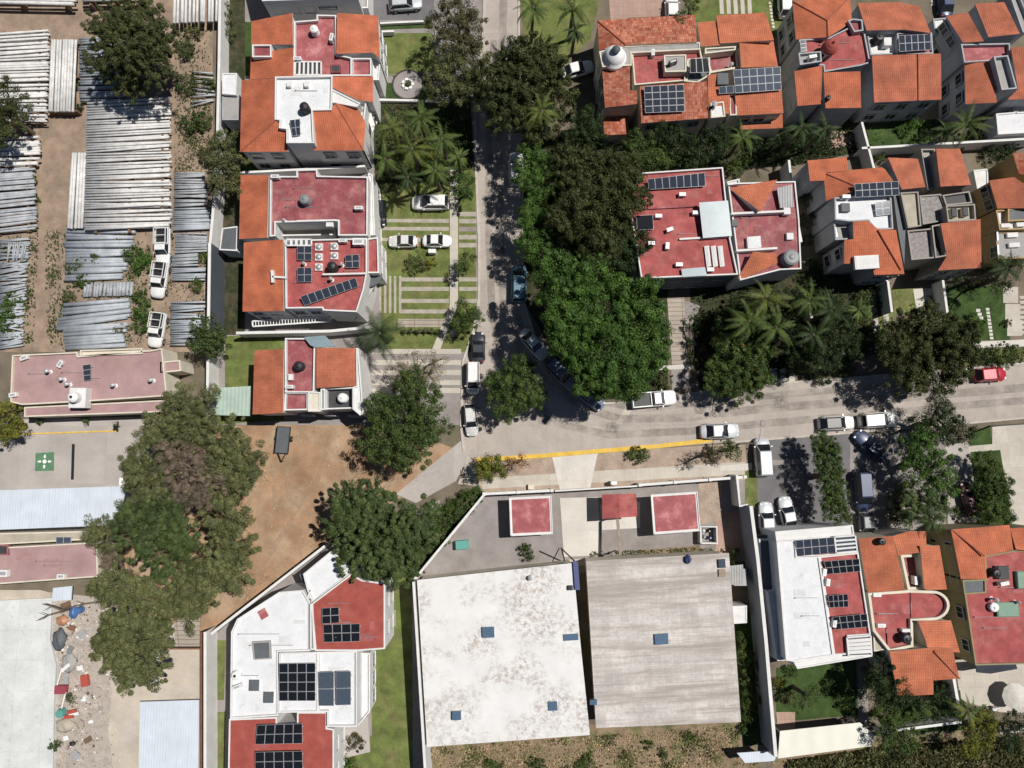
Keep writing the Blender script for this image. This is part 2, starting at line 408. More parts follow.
F['feather'] = leaf_mat('feathery_green_leaves', (.058, .092, .028), (.088, .12, .038), (.042, .066, .02))
F['palm'] = leaf_mat('palm_leaves', (.075, .115, .028), (.11, .15, .035), (.05, .085, .02))
F['palmd'] = leaf_mat('dark_palm_leaves', (.035, .06, .02), (.055, .085, .028), (.025, .045, .014))
F['palmy'] = leaf_mat('yellowish_palm_leaves', (.10, .135, .03), (.145, .165, .038), (.06, .095, .024))
F['orange'] = leaf_mat('dry_orange_leaves', (.28, .13, .06), (.34, .19, .09), (.18, .1, .05))
F['straw'] = leaf_mat('straw_blades', (.42, .32, .2), (.5, .4, .26), (.34, .25, .14))
F['flower'] = leaf_mat('red_blossom', (.5, .05, .02), (.6, .08, .03))
F['pale'] = leaf_mat('pale_blossom_leaves', (.22, .20, .12), (.30, .26, .17), (.14, .13, .07))

T['patch_r'] = mat('patched_red_sealant', (.32, .10, .095), .2, 1.2, .8, (.40, .17, .16), 1.5, (.5, .65), .6)
T['patch_p'] = mat('patched_pink_sealant', (.36, .22, .215), .15, 1.2, .85)
T['patch_w'] = mat('patched_white_sealant', (.60, .60, .60), .08, 1.2, .8)
# ---------------------------------------------------------------- ground zones
_layer = []
def zone(name, s, m, o=None, lift=None, kind='structure'):
    pts = ccw([Vector((p.x, p.y, 0)) for p in pp(s, 0, o)])
    bb = (min(p.x for p in pts), min(p.y for p in pts), max(p.x for p in pts), max(p.y for p in pts))
    tier = 1+max([t for b, t in _layer if b[0] < bb[2] and bb[0] < b[2] and b[1] < bb[3] and bb[1] < b[3]] or [0])
    _layer.append((bb, tier)); z = .004*tier if lift is None else lift
    mb = MB()
    mb.prism([Vector((p.x, p.y, -.05)) for p in pts], [Vector((p.x, p.y, z)) for p in pts], bottom=False)
    return tag(mb.build(name, T[m] if isinstance(m, str) else m), kind=kind)
def line_strip(pts, w):
    """outline left/right of a polyline"""
    l, r = [], []
    for i, p in enumerate(pts):
        d = Vector((0, 0))
        if i > 0: d += (p-pts[i-1]).xy.normalized()
        if i < len(pts)-1: d += (pts[i+1]-p).xy.normalized()
        d.normalize(); n = Vector((-d.y, d.x, 0))*w/2
        l.append(p+n); r.append(p-n)
    return l, r
def ribbon(mb, pts, w, z0, z1, mi=0):
    l, r = line_strip(pts, w)
    for i in range(len(pts)-1):
        q = [l[i], r[i], r[i+1], l[i+1]]
        mb.prism([Vector((p.x, p.y, z0)) for p in q], [Vector((p.x, p.y, z1 if isinstance(z1, (int, float)) else z1)) for p in q], mi)
def strip(name, s, w, h, m, o=None, kind='structure'):
    mb = MB(); ribbon(mb, pp(s, 0, o), w, -.05, h); return tag(mb.build(name, T[m]), kind=kind)
def wall(label, s, z, thick=.22, m='white', o=None, cap='white', name='boundary_wall', cat='wall', pil=0, group=None):
    pts = pp(s, z, o)
    org = sum(pts, Vector())/len(pts); org.z = 0
    mb = MB(); ribbon(mb, pts, thick, 0, z-.1)
    w = mb.build(name, T[m], org=org)
    mb = MB(); ribbon(mb, pts, thick+.08, z-.1, z)
    ORG[w.name] = org
    mb.build('coping', T[cap], w, org)
    if pil:
        pb = MB()
        for a, b in zip(pts, pts[1:]):
            n = max(1, int((b-a).xy.length/pil))
            for k in range(n+1):
                p = a.lerp(b, k/n); pb.box((p.x, p.y, (z+.12)/2), (thick+.14, thick+.14, z+.12))
        pb.build('pilaster', T[m], w, org)
    return tag(w, label, cat, group)
# ---------------------------------------------------------------- houses
def plane_z(px, zl, zh, d):
    """heights over a pixel outline, low end towards d (N,S,E,W)"""
    xs = [p[0] for p in px]; ys = [p[1] for p in px]
    out = []
    for x, y in px:
        if d == 'S': t = (max(ys)-y)/(max(ys)-min(ys))
        elif d == 'N': t = (y-min(ys))/(max(ys)-min(ys))
        elif d == 'E': t = (max(xs)-x)/(max(xs)-min(xs))
        else: t = (x-min(xs))/(max(xs)-min(xs))
        out.append(zl+(zh-zl)*t)
    return out
class House:
    def __init__(s, label, cx, cy, wallm='white', cat='house', name='house', o=None):
        if o: cx, cy = o[0]+cx/4, o[1]+cy/4
        p = W(cx, cy, 0); s.org = p; s.o = o
        s.t = thing(name, label, cat, p); s.wm = wallm; s.walls = MB(); s.wcol = []
        s.extra = []
    def _pts(s, q, z): return pp(q, z, s.o)
    def part(s, name, mb, m, smooth=False, parent=None, label=None):
        ob = mb.build(name, [T[k] if isinstance(k, str) else k for k in (m if isinstance(m, (list, tuple)) else [m])], parent or s.t, s.org, smooth)
        if label: ob['label'] = label
        return ob
    def flat(s, q, z, m='red', par=.35, pw=.16, base=0, name='flat_roof', open_sides=''):
        """flat roof deck behind a parapet; the outline is that of the parapet's top"""
        pts = ccw(s._pts(q, z+par)); n = len(pts)
        deck = inset(pts, pw*.6 if par else 0)
        mb = MB(); mb.prism([Vector((p.x, p.y, z-.18)) for p in deck], [Vector((p.x, p.y, z)) for p in deck])
        r = s.part(name, mb, m)
        xs = [p.x for p in deck]; ys = [p.y for p in deck]; A_ = (max(xs)-min(xs))*(max(ys)-min(ys))
        if par and A_ > 28 and m in ('red', 'maroon', 'rose', 'pink', 'brick', 'whiteroof'):
            rs = random.Random(int(A_*1000)); big = inset(pts, .55)
            def inn_(x, y):
                c_ = False; j = n-1
                for i in range(n):
                    a_, b_ = big[i], big[j]
                    if (a_.y > y) != (b_.y > y) and x < (b_.x-a_.x)*(y-a_.y)/(b_.y-a_.y)+a_.x: c_ = not c_
                    j = i
                return c_
            fm = 'metalroof' if m == 'whiteroof' else m
            npt = 0; tb_ = MB()
            for k in range(60):
                x, y = rs.uniform(min(xs), max(xs)), rs.uniform(min(ys), max(ys)); w_, h_ = rs.uniform(.5, 1.8), rs.uniform(.4, 1.2); pb_ = MB()
                if npt < 3 and all(inn_(x+a_*w_/2, y+b_*h_/2) for a_ in (-1, 1) for b_ in (-1, 1)): npt += 1; pb_.box((x, y, z+.004+.002*npt), (w_, h_, .008+.003*npt), 0); s.part('roof_patch', pb_, 'patch_'+('w' if m == 'whiteroof' else 'p' if m == 'pink' else 'r'))
                L_ = rs.uniform(1.5, 5); dx, dy = ((L_, 0), (0, L_))[k % 2]
                if k % 4 == 0 and len(tb_.f) < 40 and inn_(x, y) and inn_(x+dx, y+dy) and inn_(x+dx/2, y+dy/2): tb_.bar((x, y, z+.06), (x+dx, y+dy, z+.06), .05, .05); tb_.cyl((x, y, z), (x, y, z+.3), .05, n=8)
            if tb_.f: s.part('roof_conduit', tb_, 'greyp')
        bp = inset(pts, .02)
        w = s.walls
        w.prism([Vector((p.x, p.y, base-.05)) for p in bp], [Vector((p.x, p.y, z-.19)) for p in bp])
        if par:
            inn = inset(pts, pw); pb = MB()
            A = [Vector((p.x, p.y, z-.15)) for p in pts]; B = [Vector((p.x, p.y, z+par)) for p in pts]
            C = [Vector((p.x, p.y, z+par)) for p in inn]; D = [Vector((p.x, p.y, z-.15)) for p in inn]
            vs = A+B+C+D; fs = []
            for i in range(n):
                j = (i+1) % n
                fs += [[i, j, n+j, n+i], [n+i, n+j, 2*n+j, 2*n+i], [2*n+i, 2*n+j, 3*n+j, 3*n+i], [3*n+i, 3*n+j, j, i]]
            pb.solid(vs, fs); s.part('parapet', pb, s.wm)
        return r
    def tile(s, q, zl=None, zh=None, d=None, m='tile', base=0, eave=.12, name='tile_roof', ridge=None, walls=True):
        """q: one outline or several separated by '|'. heights from a plane or per vertex"""
        mb = MB()
        for one in q.split('|'):
            if d:
                px = px_list(one, s.o); zs = plane_z(px, zl, zh, d)
                pts = [W(x, y, z) for (x, y), z in zip(px, zs)]
            else: pts = s._pts(one, zl or 0)
            pts = ccw(pts)
            nrm = area_n(pts).normalized()
            if abs(nrm.z) < .999:
                h = Vector((nrm.x, nrm.y, 0)).normalized()
            else: h = Vector((0, -1, 0))
            up = -h; side = Vector((-up.y, up.x, 0)); c = pts[0]
            k = 1/max(.3, nrm.z)
            uv = [((p-c).dot(side), (p-c).xy.dot(up.xy)*k) for p in pts]
            top = [p.copy() for p in pts]; bot = [p-Vector((0, 0, .16)) for p in pts]
            mb.face(top, 0, uv)
            nn = len(pts)
            for i in range(nn): mb.face([bot[i], bot[(i+1) % nn], top[(i+1) % nn], top[i]], 1)
            mb.face(bot[::-1], 1)
            if walls:
                ins = inset(pts, eave)
                s.walls.prism([Vector((p.x, p.y, base-.05)) for p in ins], [Vector((p.x, p.y, p.z-.3)) for p in ins])
        r = s.part(name, mb, [m, s.wm])
        if ridge:
            rb = MB()
            for one in ridge.split('|'):
                pr = s._pts(one, 0)
                for a, b in zip(pr, pr[1:]): rb.cyl(a+Vector((0, 0, .02)), b+Vector((0, 0, .02)), .10, .10, 8)
            s.part('ridge_tiles', rb, 'ridge')
        return r
    def slats(s, q, z, n, m='white', w=.12, along='x', h=.12, name='pergola', posts=False, under=None):
        p = s._pts(q, z); mb = MB(); a, b, c, d = p[:4]
        for e in ((a, b), (b, c), (c, d), (d, a)): mb.bar(*e, .16, .16)
        for k in range(1, n):
            t = k/n
            if along == 'x': mb.bar(a.lerp(d, t), b.lerp(c, t), w, h)
            else: mb.bar(a.lerp(b, t), d.lerp(c, t), w, h)
        if posts:
            for e in p[:4]: mb.box((e.x, e.y, posts/2), (.15, .15, posts))
        o = s.part(name, mb, m)
        if under:
            ub = MB(); ub.face([v-Vector((0, 0, .12)) for v in p[:4]]); s.part('glass_panel', ub, under, parent=o)
        return o
    def coping(s, q, z, h=.4, w=.18, m=None, name='parapet'):
        mb = MB(); ribbon(mb, s._pts(q, z+h), w, z-.1, z+h); return s.part(name, mb, m or s.wm)
    def slab(s, q, z, t, m, name='roof_slab'):
        pts = ccw(s._pts(q, z)); mb = MB()
        mb.prism([p-Vector((0, 0, t)) for p in pts], pts); return s.part(name, mb, m)
    def sheet(s, q, m, name='sheet_roof', t=.06, along=0, z=0):
        pts = ccw(s._pts(q, z)); mb = MB(); c = pts[0]
        ax = Vector((math.cos(along), math.sin(along))); ay = Vector((-ax.y, ax.x))
        mb.face(pts, 0, [((p-c).xy.dot(ax), (p-c).xy.dot(ay)) for p in pts])
        bot = [p-Vector((0, 0, t)) for p in pts]; n = len(pts)
        for i in range(n): mb.face([bot[i], bot[(i+1) % n], pts[(i+1) % n], pts[i]], 0)
        mb.face(bot[::-1], 0); return s.part(name, mb, m)
    def skylight(s, q, z, h=.35, fm='white', gm='bluesky'):
        pts = ccw(s._pts(q, z+h)); mb = MB()
        mb.prism([Vector((p.x, p.y, z-.05)) for p in pts], pts)
        o = s.part('skylight', mb, fm)
        ins = inset(pts, .14); g = MB(); g.prism([p+Vector((0, 0, -.03)) for p in ins], [p+Vector((0, 0, .025)) for p in ins])
        s.part('pane', g, gm, parent=o); return o
    def windows(s, q, z, n, floors=(1.5, 4.3), w=1.3, h=1.2, side=None, off=.1, door=None):
        a, b = s._pts(q, z); d = (b-a); d.z = 0; ln = d.length; d.normalize()
        nr = Vector((d.y, -d.x, 0))
        mid = (a+b)/2
        if nr.dot(Vector((s.org.x-mid.x, s.org.y-mid.y, 0))) > 0: nr = -nr
        ang = math.atan2(d.y, d.x)
        for zc in floors:
            for k in range(n):
                c = a+d*ln*(k+.5)/n; c.z = zc; c -= nr*off
                fb = MB()
                for sx in (-1, 1): fb.box(c+d*sx*(w/2)+nr*.03, (.1, .16, h+.1), ang)
                for sz in (-1, 1): fb.box(c+Vector((0, 0, sz*h/2))+nr*.03, (w-.1, .16, .1), ang)
                fb.box(c+nr*.04, (.05, .1, h-.1), ang)
                f = s.part('window', fb, 'steel')
                g = MB(); g.box(c+nr*.025, (w-.1, .05, h-.1), ang); s.part('pane', g, 'glass', parent=f)
                sb = MB(); sb.box(c+Vector((0, 0, -h/2-.09))+nr*.08, (w+.2, .22, .07), ang); s.part('sill', sb, s.wm, parent=f)
    def done(s):
        if s.walls.v: s.part('wall', s.walls, getattr(s, 'wallonly', None) or s.wm)
        return s.t
# ---------------------------------------------------------------- things on roofs
def solar(label, q, nx, ny, o=None, z=0, m='solar', legs=.3, group=None, gap=.03):
    c = pp(q, z, o); a, b, d2, d = c[:4]
    org = sum(c, Vector())/4
    t = thing('solar_array', label, 'solar panels', org, 0, group)
    rk = MB()
    for k in (.15, .85):
        rk.bar(a.lerp(d, k)-Vector((0, 0, .06)), b.lerp(d2, k)-Vector((0, 0, .06)), .06, .06)
    for p in (a.lerp(d, .15), a.lerp(d, .85), b.lerp(d2, .15), b.lerp(d2, .85)):
        rk.box((p.x, p.y, p.z-.06-legs/2), (.06, .06, legs))
    rk.build('rack', T['alu'], t, org)
    def P(u, v): return a.lerp(b, u).lerp(d.lerp(d2, u), v)
    gu = gap/2/max(.1, (b-a).length); gv = gap/2/max(.1, (d-a).length)
    for i in range(nx):
        for j in range(ny):
            u0, u1, v0, v1 = i/nx+gu, (i+1)/nx-gu, j/ny+gv, (j+1)/ny-gv
            q4 = [P(u0, v0), P(u1, v0), P(u1, v1), P(u0, v1)]
            mb = MB(); dn = Vector((0, 0, .04)); q4 = ccw(q4)
            mb.prism([p-dn for p in q4], q4, 1)
            iu, iv = .022/max(.1, (b-a).length/nx)/nx, .022/max(.1, (d-a).length/ny)/ny
            g4 = ccw([P(u0+iu, v0+iv), P(u1-iu, v0+iv), P(u1-iu, v1-iv), P(u0+iu, v1-iv)])
            up = Vector((0, 0, .006)); mb.prism([p-dn*.3 for p in g4], [p+up for p in g4], 0)
            mb.build('solar_panel', [T[m], T['alu']], t, org)
    return t
def loc(px, py, z, o=None):
    if o: px, py = o[0]+px/4, o[1]+py/4
    return W(px, py, z)
def tank(label, px, py, z, r=.55, h=1.2, m='blackp', o=None, lid=None):
    t = thing('water_tank', label, 'water tank', loc(px, py, z+h*.5, o)*1); t.location.z = z
    mb = MB(); pr = [(r*.96, 0)]
    for k in range(5):
        z0 = h*.8*k/5; pr += [(r, z0+.04), (r, z0+h*.12), (r*.95, z0+h*.145)]
    pr += [(r*.98, h*.82), (r*.75, h*.93), (r*.35, h*.97)]
    mb.lathe((0, 0, 0), pr, 22); mb.build('tank_body', T[m], t, smooth=False)
    lb = MB(); lb.lathe((0, 0, h*.97), [(r*.34, 0), (r*.34, .06), (r*.2, .1), (.05, .11)], 16)
    lb.build('lid', T[lid or m], t)
    pb = MB(); pb.cyl((r*.9, 0, .1), (r*1.15, 0, .1), .03); pb.cyl((r*1.15, 0, .1), (r*1.15, 0, -.0), .03); pb.build('outlet_pipe', T['greyp'], t)
    return t
def ac(label, px, py, z, rz=0, s=(.95, .4, .7), m='whitep', o=None, group=None):
    t = thing('air_conditioner', label, 'air conditioner', loc(px, py, z+s[2]*.5, o)*1, R(rz), group); t.location.z = z
    mb = MB(); mb.box((0, 0, .06+s[2]/2), s, 0, 0, .97)
    mb.box((0, s[1]*.3, .03), (s[0]*.9, .06, .06)); mb.box((0, -s[1]*.3, .03), (s[0]*.9, .06, .06))
    mb.build('casing', T[m], t)
    g = MB(); g.cyl((-s[0]*.12, -s[1]/2-.02, .06+s[2]/2), (-s[0]*.12, -s[1]/2+.06, .06+s[2]/2), s[2]*.36, n=18); g.build('fan_grille', T['greyp'], t)
    l = MB(); l.box((0, 0, .06+s[2]+.012), (s[0]*.7, s[1]*.5, .02)); l.build('top_vent', T['steel'], t)
    return t
def hatch(label, px, py, z, s=(.8, .8, .4), rz=0, m='whitep', o=None, lid='white', group=None, name='roof_hatch', cat='roof hatch'):
    t = thing(name, label, cat, loc(px, py, z+s[2], o)*1, R(rz), group); t.location.z = z
    mb = MB(); mb.box((0, 0, s[2]/2-.02), s, 0, 0, .94); mb.build('curb', T[m], t)
    l = MB(); l.box((0, 0, s[2]+.02), (s[0]*1.06, s[1]*1.06, .08), 0, 0, .9); l.build('lid', T[lid], t)
    return t
def vent(label, px, py, z, h=.6, r=.12, o=None, m='whitep', group=None):
    t = thing('vent_pipe', label, 'vent pipe', loc(px, py, z+h, o)*1, 0, group); t.location.z = z
    mb = MB(); mb.lathe((0, 0, -.02), [(r*1.6, 0), (r*1.6, .05), (r, .08), (r, h)], 14); mb.build('pipe', T[m], t)
    c = MB(); c.lathe((0, 0, h+.04), [(r*1.7, 0), (r*1.7, .04), (.04, .2)], 14); c.build('cap', T['steel'], t)
    return t
def gas(label, px, py, z, rz=0, ln=1.6, r=.38, m='steel', o=None):
    t = thing('gas_tank', label, 'gas tank', loc(px, py, z+.5, o)*1, R(rz)); t.location.z = z
    mb = MB(); prof = [(.05, -ln/2), (r*.6, -ln/2+.06), (r, -ln/2+.25), (r, ln/2-.25), (r*.6, ln/2-.06), (.05, ln/2)]
    mb.lathe((0, 0, 0), prof, 18)
    mb.v = [(z_, y_, x_+r+.12) for (x_, y_, z_) in mb.v]
    mb.build('tank_body', T[m], t, smooth=True)
    f = MB(); f.box((-ln*.28, 0, .08), (.1, r*1.6, .16)); f.box((ln*.28, 0, .08), (.1, r*1.6, .16)); f.build('feet', T['greyp'], t)
    v = MB(); v.cyl((0, 0, 2*r+.1), (0, 0, 2*r+.24), .08); v.build('valve', T['greyp'], t)
    return t
# ---------------------------------------------------------------- foliage
def quads_obj(name, P, D, S, m, parent=None, org=None, asp=.55, U=None):
    """leaf-sized diamonds: centres P, normals D, half size S"""
    n = len(P)
    a = rng.normal(size=(n, 3)); D = D/np.linalg.norm(D, axis=1, keepdims=True)
    u = np.cross(D, a); u /= np.linalg.norm(u, axis=1, keepdims=True)
    if U is not None:
        v = np.cross(D, U); v /= np.linalg.norm(v, axis=1, keepdims=True)+1e-9; u = np.cross(v, D)
    else: v = np.cross(D, u)
    S = S[:, None]
    bend = D*S*.25
    V = np.stack([P-u*S-bend, P-v*S*asp, P+u*S-bend, P+v*S*asp], 1).reshape(-1, 3)
    if org is not None: V = V-np.array(org)
    me = bpy.data.meshes.new(name)
    me.vertices.add(4*n); me.vertices.foreach_set('co', V.astype(np.float32).ravel())
    me.loops.add(4*n); me.loops.foreach_set('vertex_index', np.arange(4*n, dtype=np.int32))
    me.polygons.add(n); me.polygons.foreach_set('loop_start', np.arange(0, 4*n, 4, dtype=np.int32))
    me.update(calc_edges=True); me.materials.append(m)
    ob = bpy.data.objects.new(name, me); COL.objects.link(ob)
    if parent is not None: ob.parent = parent
    return ob
def lobe_points(c, r, rz, leaf, dens, clump, airy=False):
    """clumpy hollow ellipsoid of leaves"""
    area = math.pi*r*r
    ncl = max(6, int(area*1.5/(clump*clump)*.75))
    d = rng.normal(size=(ncl, 3)); d[:, 2] = np.abs(d[:, 2])*.9-.28; d /= np.linalg.norm(d, axis=1, keepdims=True)
    rad = rng.uniform(.35 if airy else .5, 1.28 if airy else 1.2, ncl)**.8
    cc = d*rad[:, None]*np.array([r, r, rz]); cc[:, 2] += rng.normal(size=ncl)*rz*.16
    csz = clump*rng.uniform(.45, 1.3, ncl)*np.where(rad > 1, .75, 1)
    nl = max(6, int(area*dens/ncl))
    idx = np.repeat(np.arange(ncl), nl)
    nf = int(len(idx)*(.05 if airy else .16))
    off = rng.normal(size=(len(idx), 3)); off /= np.linalg.norm(off, axis=1, keepdims=True)
    rr = rng.uniform(.1, 1, len(idx))**.45
    P = cc[idx]+off*(rr*csz[idx])[:, None]*np.array([1, 1, .75])
    Dn = off*1.35+d[idx]*.35+np.array([0, 0, .22])+rng.normal(size=off.shape)*.38
    fd = rng.normal(size=(nf, 3)); fd /= np.linalg.norm(fd, axis=1, keepdims=True)
    if nf: P[:nf] = fd*(rng.uniform(.05, 1, nf)**.4)[:, None]*np.array([r, r, rz])*.86
    S = leaf*rng.uniform(.6, 1.35, len(idx))
    return P+np.array(c), Dn, S, cc+np.array(c)
def tree(label, h, q, m='mid', leaf=.17, name='broadleaf_tree', cat='tree', group=None, dens=85, clump=.62, flat=.72, extra=None, o=None, cname='crown', airy=False):
    """q: 'px,py,radius_px ...' lobes of one crown, traced at the lobes' own heights"""
    leaf *= .55; dens *= 4.6; clump *= 1.05
    lobes = []
    for tok in q.split():
        v = [float(a) for a in tok.split(',')]
        r = v[2]*MPP*.96; hh = v[3] if len(v) > 3 else h*random.uniform(.9, 1.0)
        rz = r*flat; zc = max(hh-rz, rz*.55+.4)
        p = W(v[0], v[1], zc); lobes.append((p, r, rz))
    tot = sum(l[1]**2 for l in lobes)
    base = sum((l[0]*(l[1]**2) for l in lobes), Vector())/tot
    org = Vector((base.x, base.y, 0))
    t = thing(name, label, cat, org, 0, group)
    Ps, Ds, Ss, tips = [], [], [], []
    for (p, r, rz) in lobes:
        a, b, c, cc = lobe_points(p, r, rz, leaf, dens*(.85 if airy else 1), min(clump*(.95 if airy else 1), r*.5), airy); Ps.append(a); Ds.append(b); Ss.append(c); tips.append(cc)
    P = np.concatenate(Ps); P[:, 2] = np.maximum(P[:, 2], .12)
    if airy:
        C_ = np.concatenate([np.repeat(np.array([tuple(l[0])]), len(x), 0) for l, x in zip(lobes, Ps)])
        U_ = P-C_; U_ /= np.linalg.norm(U_, axis=1, keepdims=True)+1e-9; U_ = U_+rng.normal(size=U_.shape)*.32
        quads_obj(cname, P, np.concatenate(Ds)*.6+np.array([0, 0, .5]), np.concatenate(Ss)*1.75, F[m], t, org, .2, U_)
    else: quads_obj(cname, P, np.concatenate(Ds), np.concatenate(Ss), F[m], t, org)
    if extra:
        nm, fm, cnt, spread = extra
        k = rng.choice(len(P), cnt, replace=False)
        quads_obj(nm, P[k]+np.array([0, 0, .15]), np.concatenate(Ds)[k]+np.array([0, 0, .5]), np.concatenate(Ss)[k]*spread, F[fm], t, org)
    tr = MB(); zt = min(l[0].z for l in lobes); rt = min(.32, .09+.028*h+.012*sum(l[1] for l in lobes))
    fork = Vector((org.x+.15, org.y+.1, max(.6, zt*.55)))
    tr.tube([org+Vector((0, 0, -.1)), org+Vector((.08, .02, fork.z*.5)), fork], [rt*1.25, rt, rt*.85], 9)
    for (p, r, rz), cc in zip(lobes, tips):
        e = p+Vector((0, 0, -rz*.1)); mdl = fork.lerp(e, .5)+Vector((random.uniform(-.3, .3), random.uniform(-.3, .3), .2))
        tr.tube([fork, mdl, e], [rt*.65, rt*.45, rt*.28], 7)
        for k in rng.choice(len(cc), min(6, len(cc)), replace=False): tr.cyl(mdl.lerp(e, .6), Vector(cc[k]), rt*.25, .02, 5)
    tr.build('trunk', T['bark'], t, org)
    return t
def shrub(label, q, h=1.0, m='mid', leaf=.13, group=None, dens=110, name='shrub', cat='shrub', z=0):
    leaf *= .62; dens *= 3.2
    lobes = []
    for tok in q.split():
        v = [float(a) for a in tok.split(',')]
        r = v[2]*MPP*.96; hh = v[3] if len(v) > 3 else h
        rz = hh*.55; p = W(v[0], v[1], z+hh*.45); lobes.append((p, r, rz))
    org = sum((l[0] for l in lobes), Vector())/len(lobes); org.z = z
    A = [lobe_points(p, r, rz, leaf, dens, min(.4, r*.5)) for p, r, rz in lobes]
    P = np.concatenate([a[0] for a in A]); P[:, 2] = np.maximum(P[:, 2], z+.04)
    ob = quads_obj(name, P, np.concatenate([a[1] for a in A]), np.concatenate([a[2] for a in A]), F[m], None, org)
    ob.location = org
    st = MB()
    for p, r, rz in lobes: st.cyl(Vector((p.x, p.y, z-.05)), p, .05, .03, 6)
    st.build('stem', T['bark'], ob, org)
    return tag(ob, label, cat, group)
def frond_mesh(ln, m, droop, w=.42, nl=38):
    mb = MB(); pts = []
    for k in range(nl+1):
        t = k/nl; pts.append(Vector((ln*(t-.12*droop*t*t), 0, ln*(.42*t-(.55+.35*droop)*t*t))))
    for k in range(0, nl, 3):
        a, b = pts[k], pts[min(k+3, nl)]; mb.bar(a, b, .045*(1-k/nl)+.012, .03)
    for k in range(2, nl+1):
        t = k/nl; p = pts[k]; lw = w*ln*.42*math.sin(math.pi*min(1, .12+.86*t))**.7
        tang = (pts[k]-pts[k-1]).normalized()
        for sgn in (-1, 1):
            dirv = (Vector((0, sgn, 0))*.85+tang*.55+Vector((0, 0, -.28+random.uniform(-.12, .12)))).normalized()
            e = p+dirv*lw*random.uniform(.6, 1.2); sd = tang*max(.028, ln*.0095)
            mb.face([p-sd*.8, p+sd*.8, p.lerp(e, .6)+sd*.75, e, p.lerp(e, .6)-sd*.75])
    return mb
def palm(label, px, py, rpx, h, m='palm', n=34, group=None, name='palm_tree', droop=.5, w=.42, lean=(0, 0), o=None):
    r = rpx*MPP; top = loc(px, py, h, o)
    org = Vector((top.x-lean[0], top.y-lean[1], 0))
    t = thing(name, label, 'palm', org, 0, group)
    tr = MB(); tp = top-org; pts, rs = [], []
    rt = min(.19, .08+.02*h)
    for k in range(9):
        s_ = k/8; pts.append(Vector((tp.x*s_**1.5, tp.y*s_**1.5, tp.z*s_-.1*(1-s_)))); rs.append(rt*(1.3-.5*s_)*(1.06 if k % 2 else .97))
    tr.tube(pts, rs, 10); tr.lathe(tp+Vector((0, 0, -.25)), [(rt*.8, 0), (rt*1.5, .2), (rt*1.1, .5), (.03, .75)], 10)
    tr.build('trunk', T['bark'], t)
    protos = []
    for k in range(3):
        mb = frond_mesh(r*1.02, F[m], droop+.25*k, w); ob = mb.build('frond', F[m], t, recalc=False); protos.append(ob)
    for k in range(n):
        ob = protos[k % 3] if k < 3 else protos[k % 3].copy()
        if k >= 3: COL.objects.link(ob); ob.parent = t
        ob.location = tp+Vector((0, 0, .1)); s_ = random.uniform(.8, 1.08)
        ob.scale = (s_, s_, s_); el = random.uniform(-.7, .3) if k < n*.7 else random.uniform(.3, .95)
        ob.rotation_euler = (random.uniform(-.5, .5), -el, 2*math.pi*k*.618+random.uniform(-.35, .35))
    return t
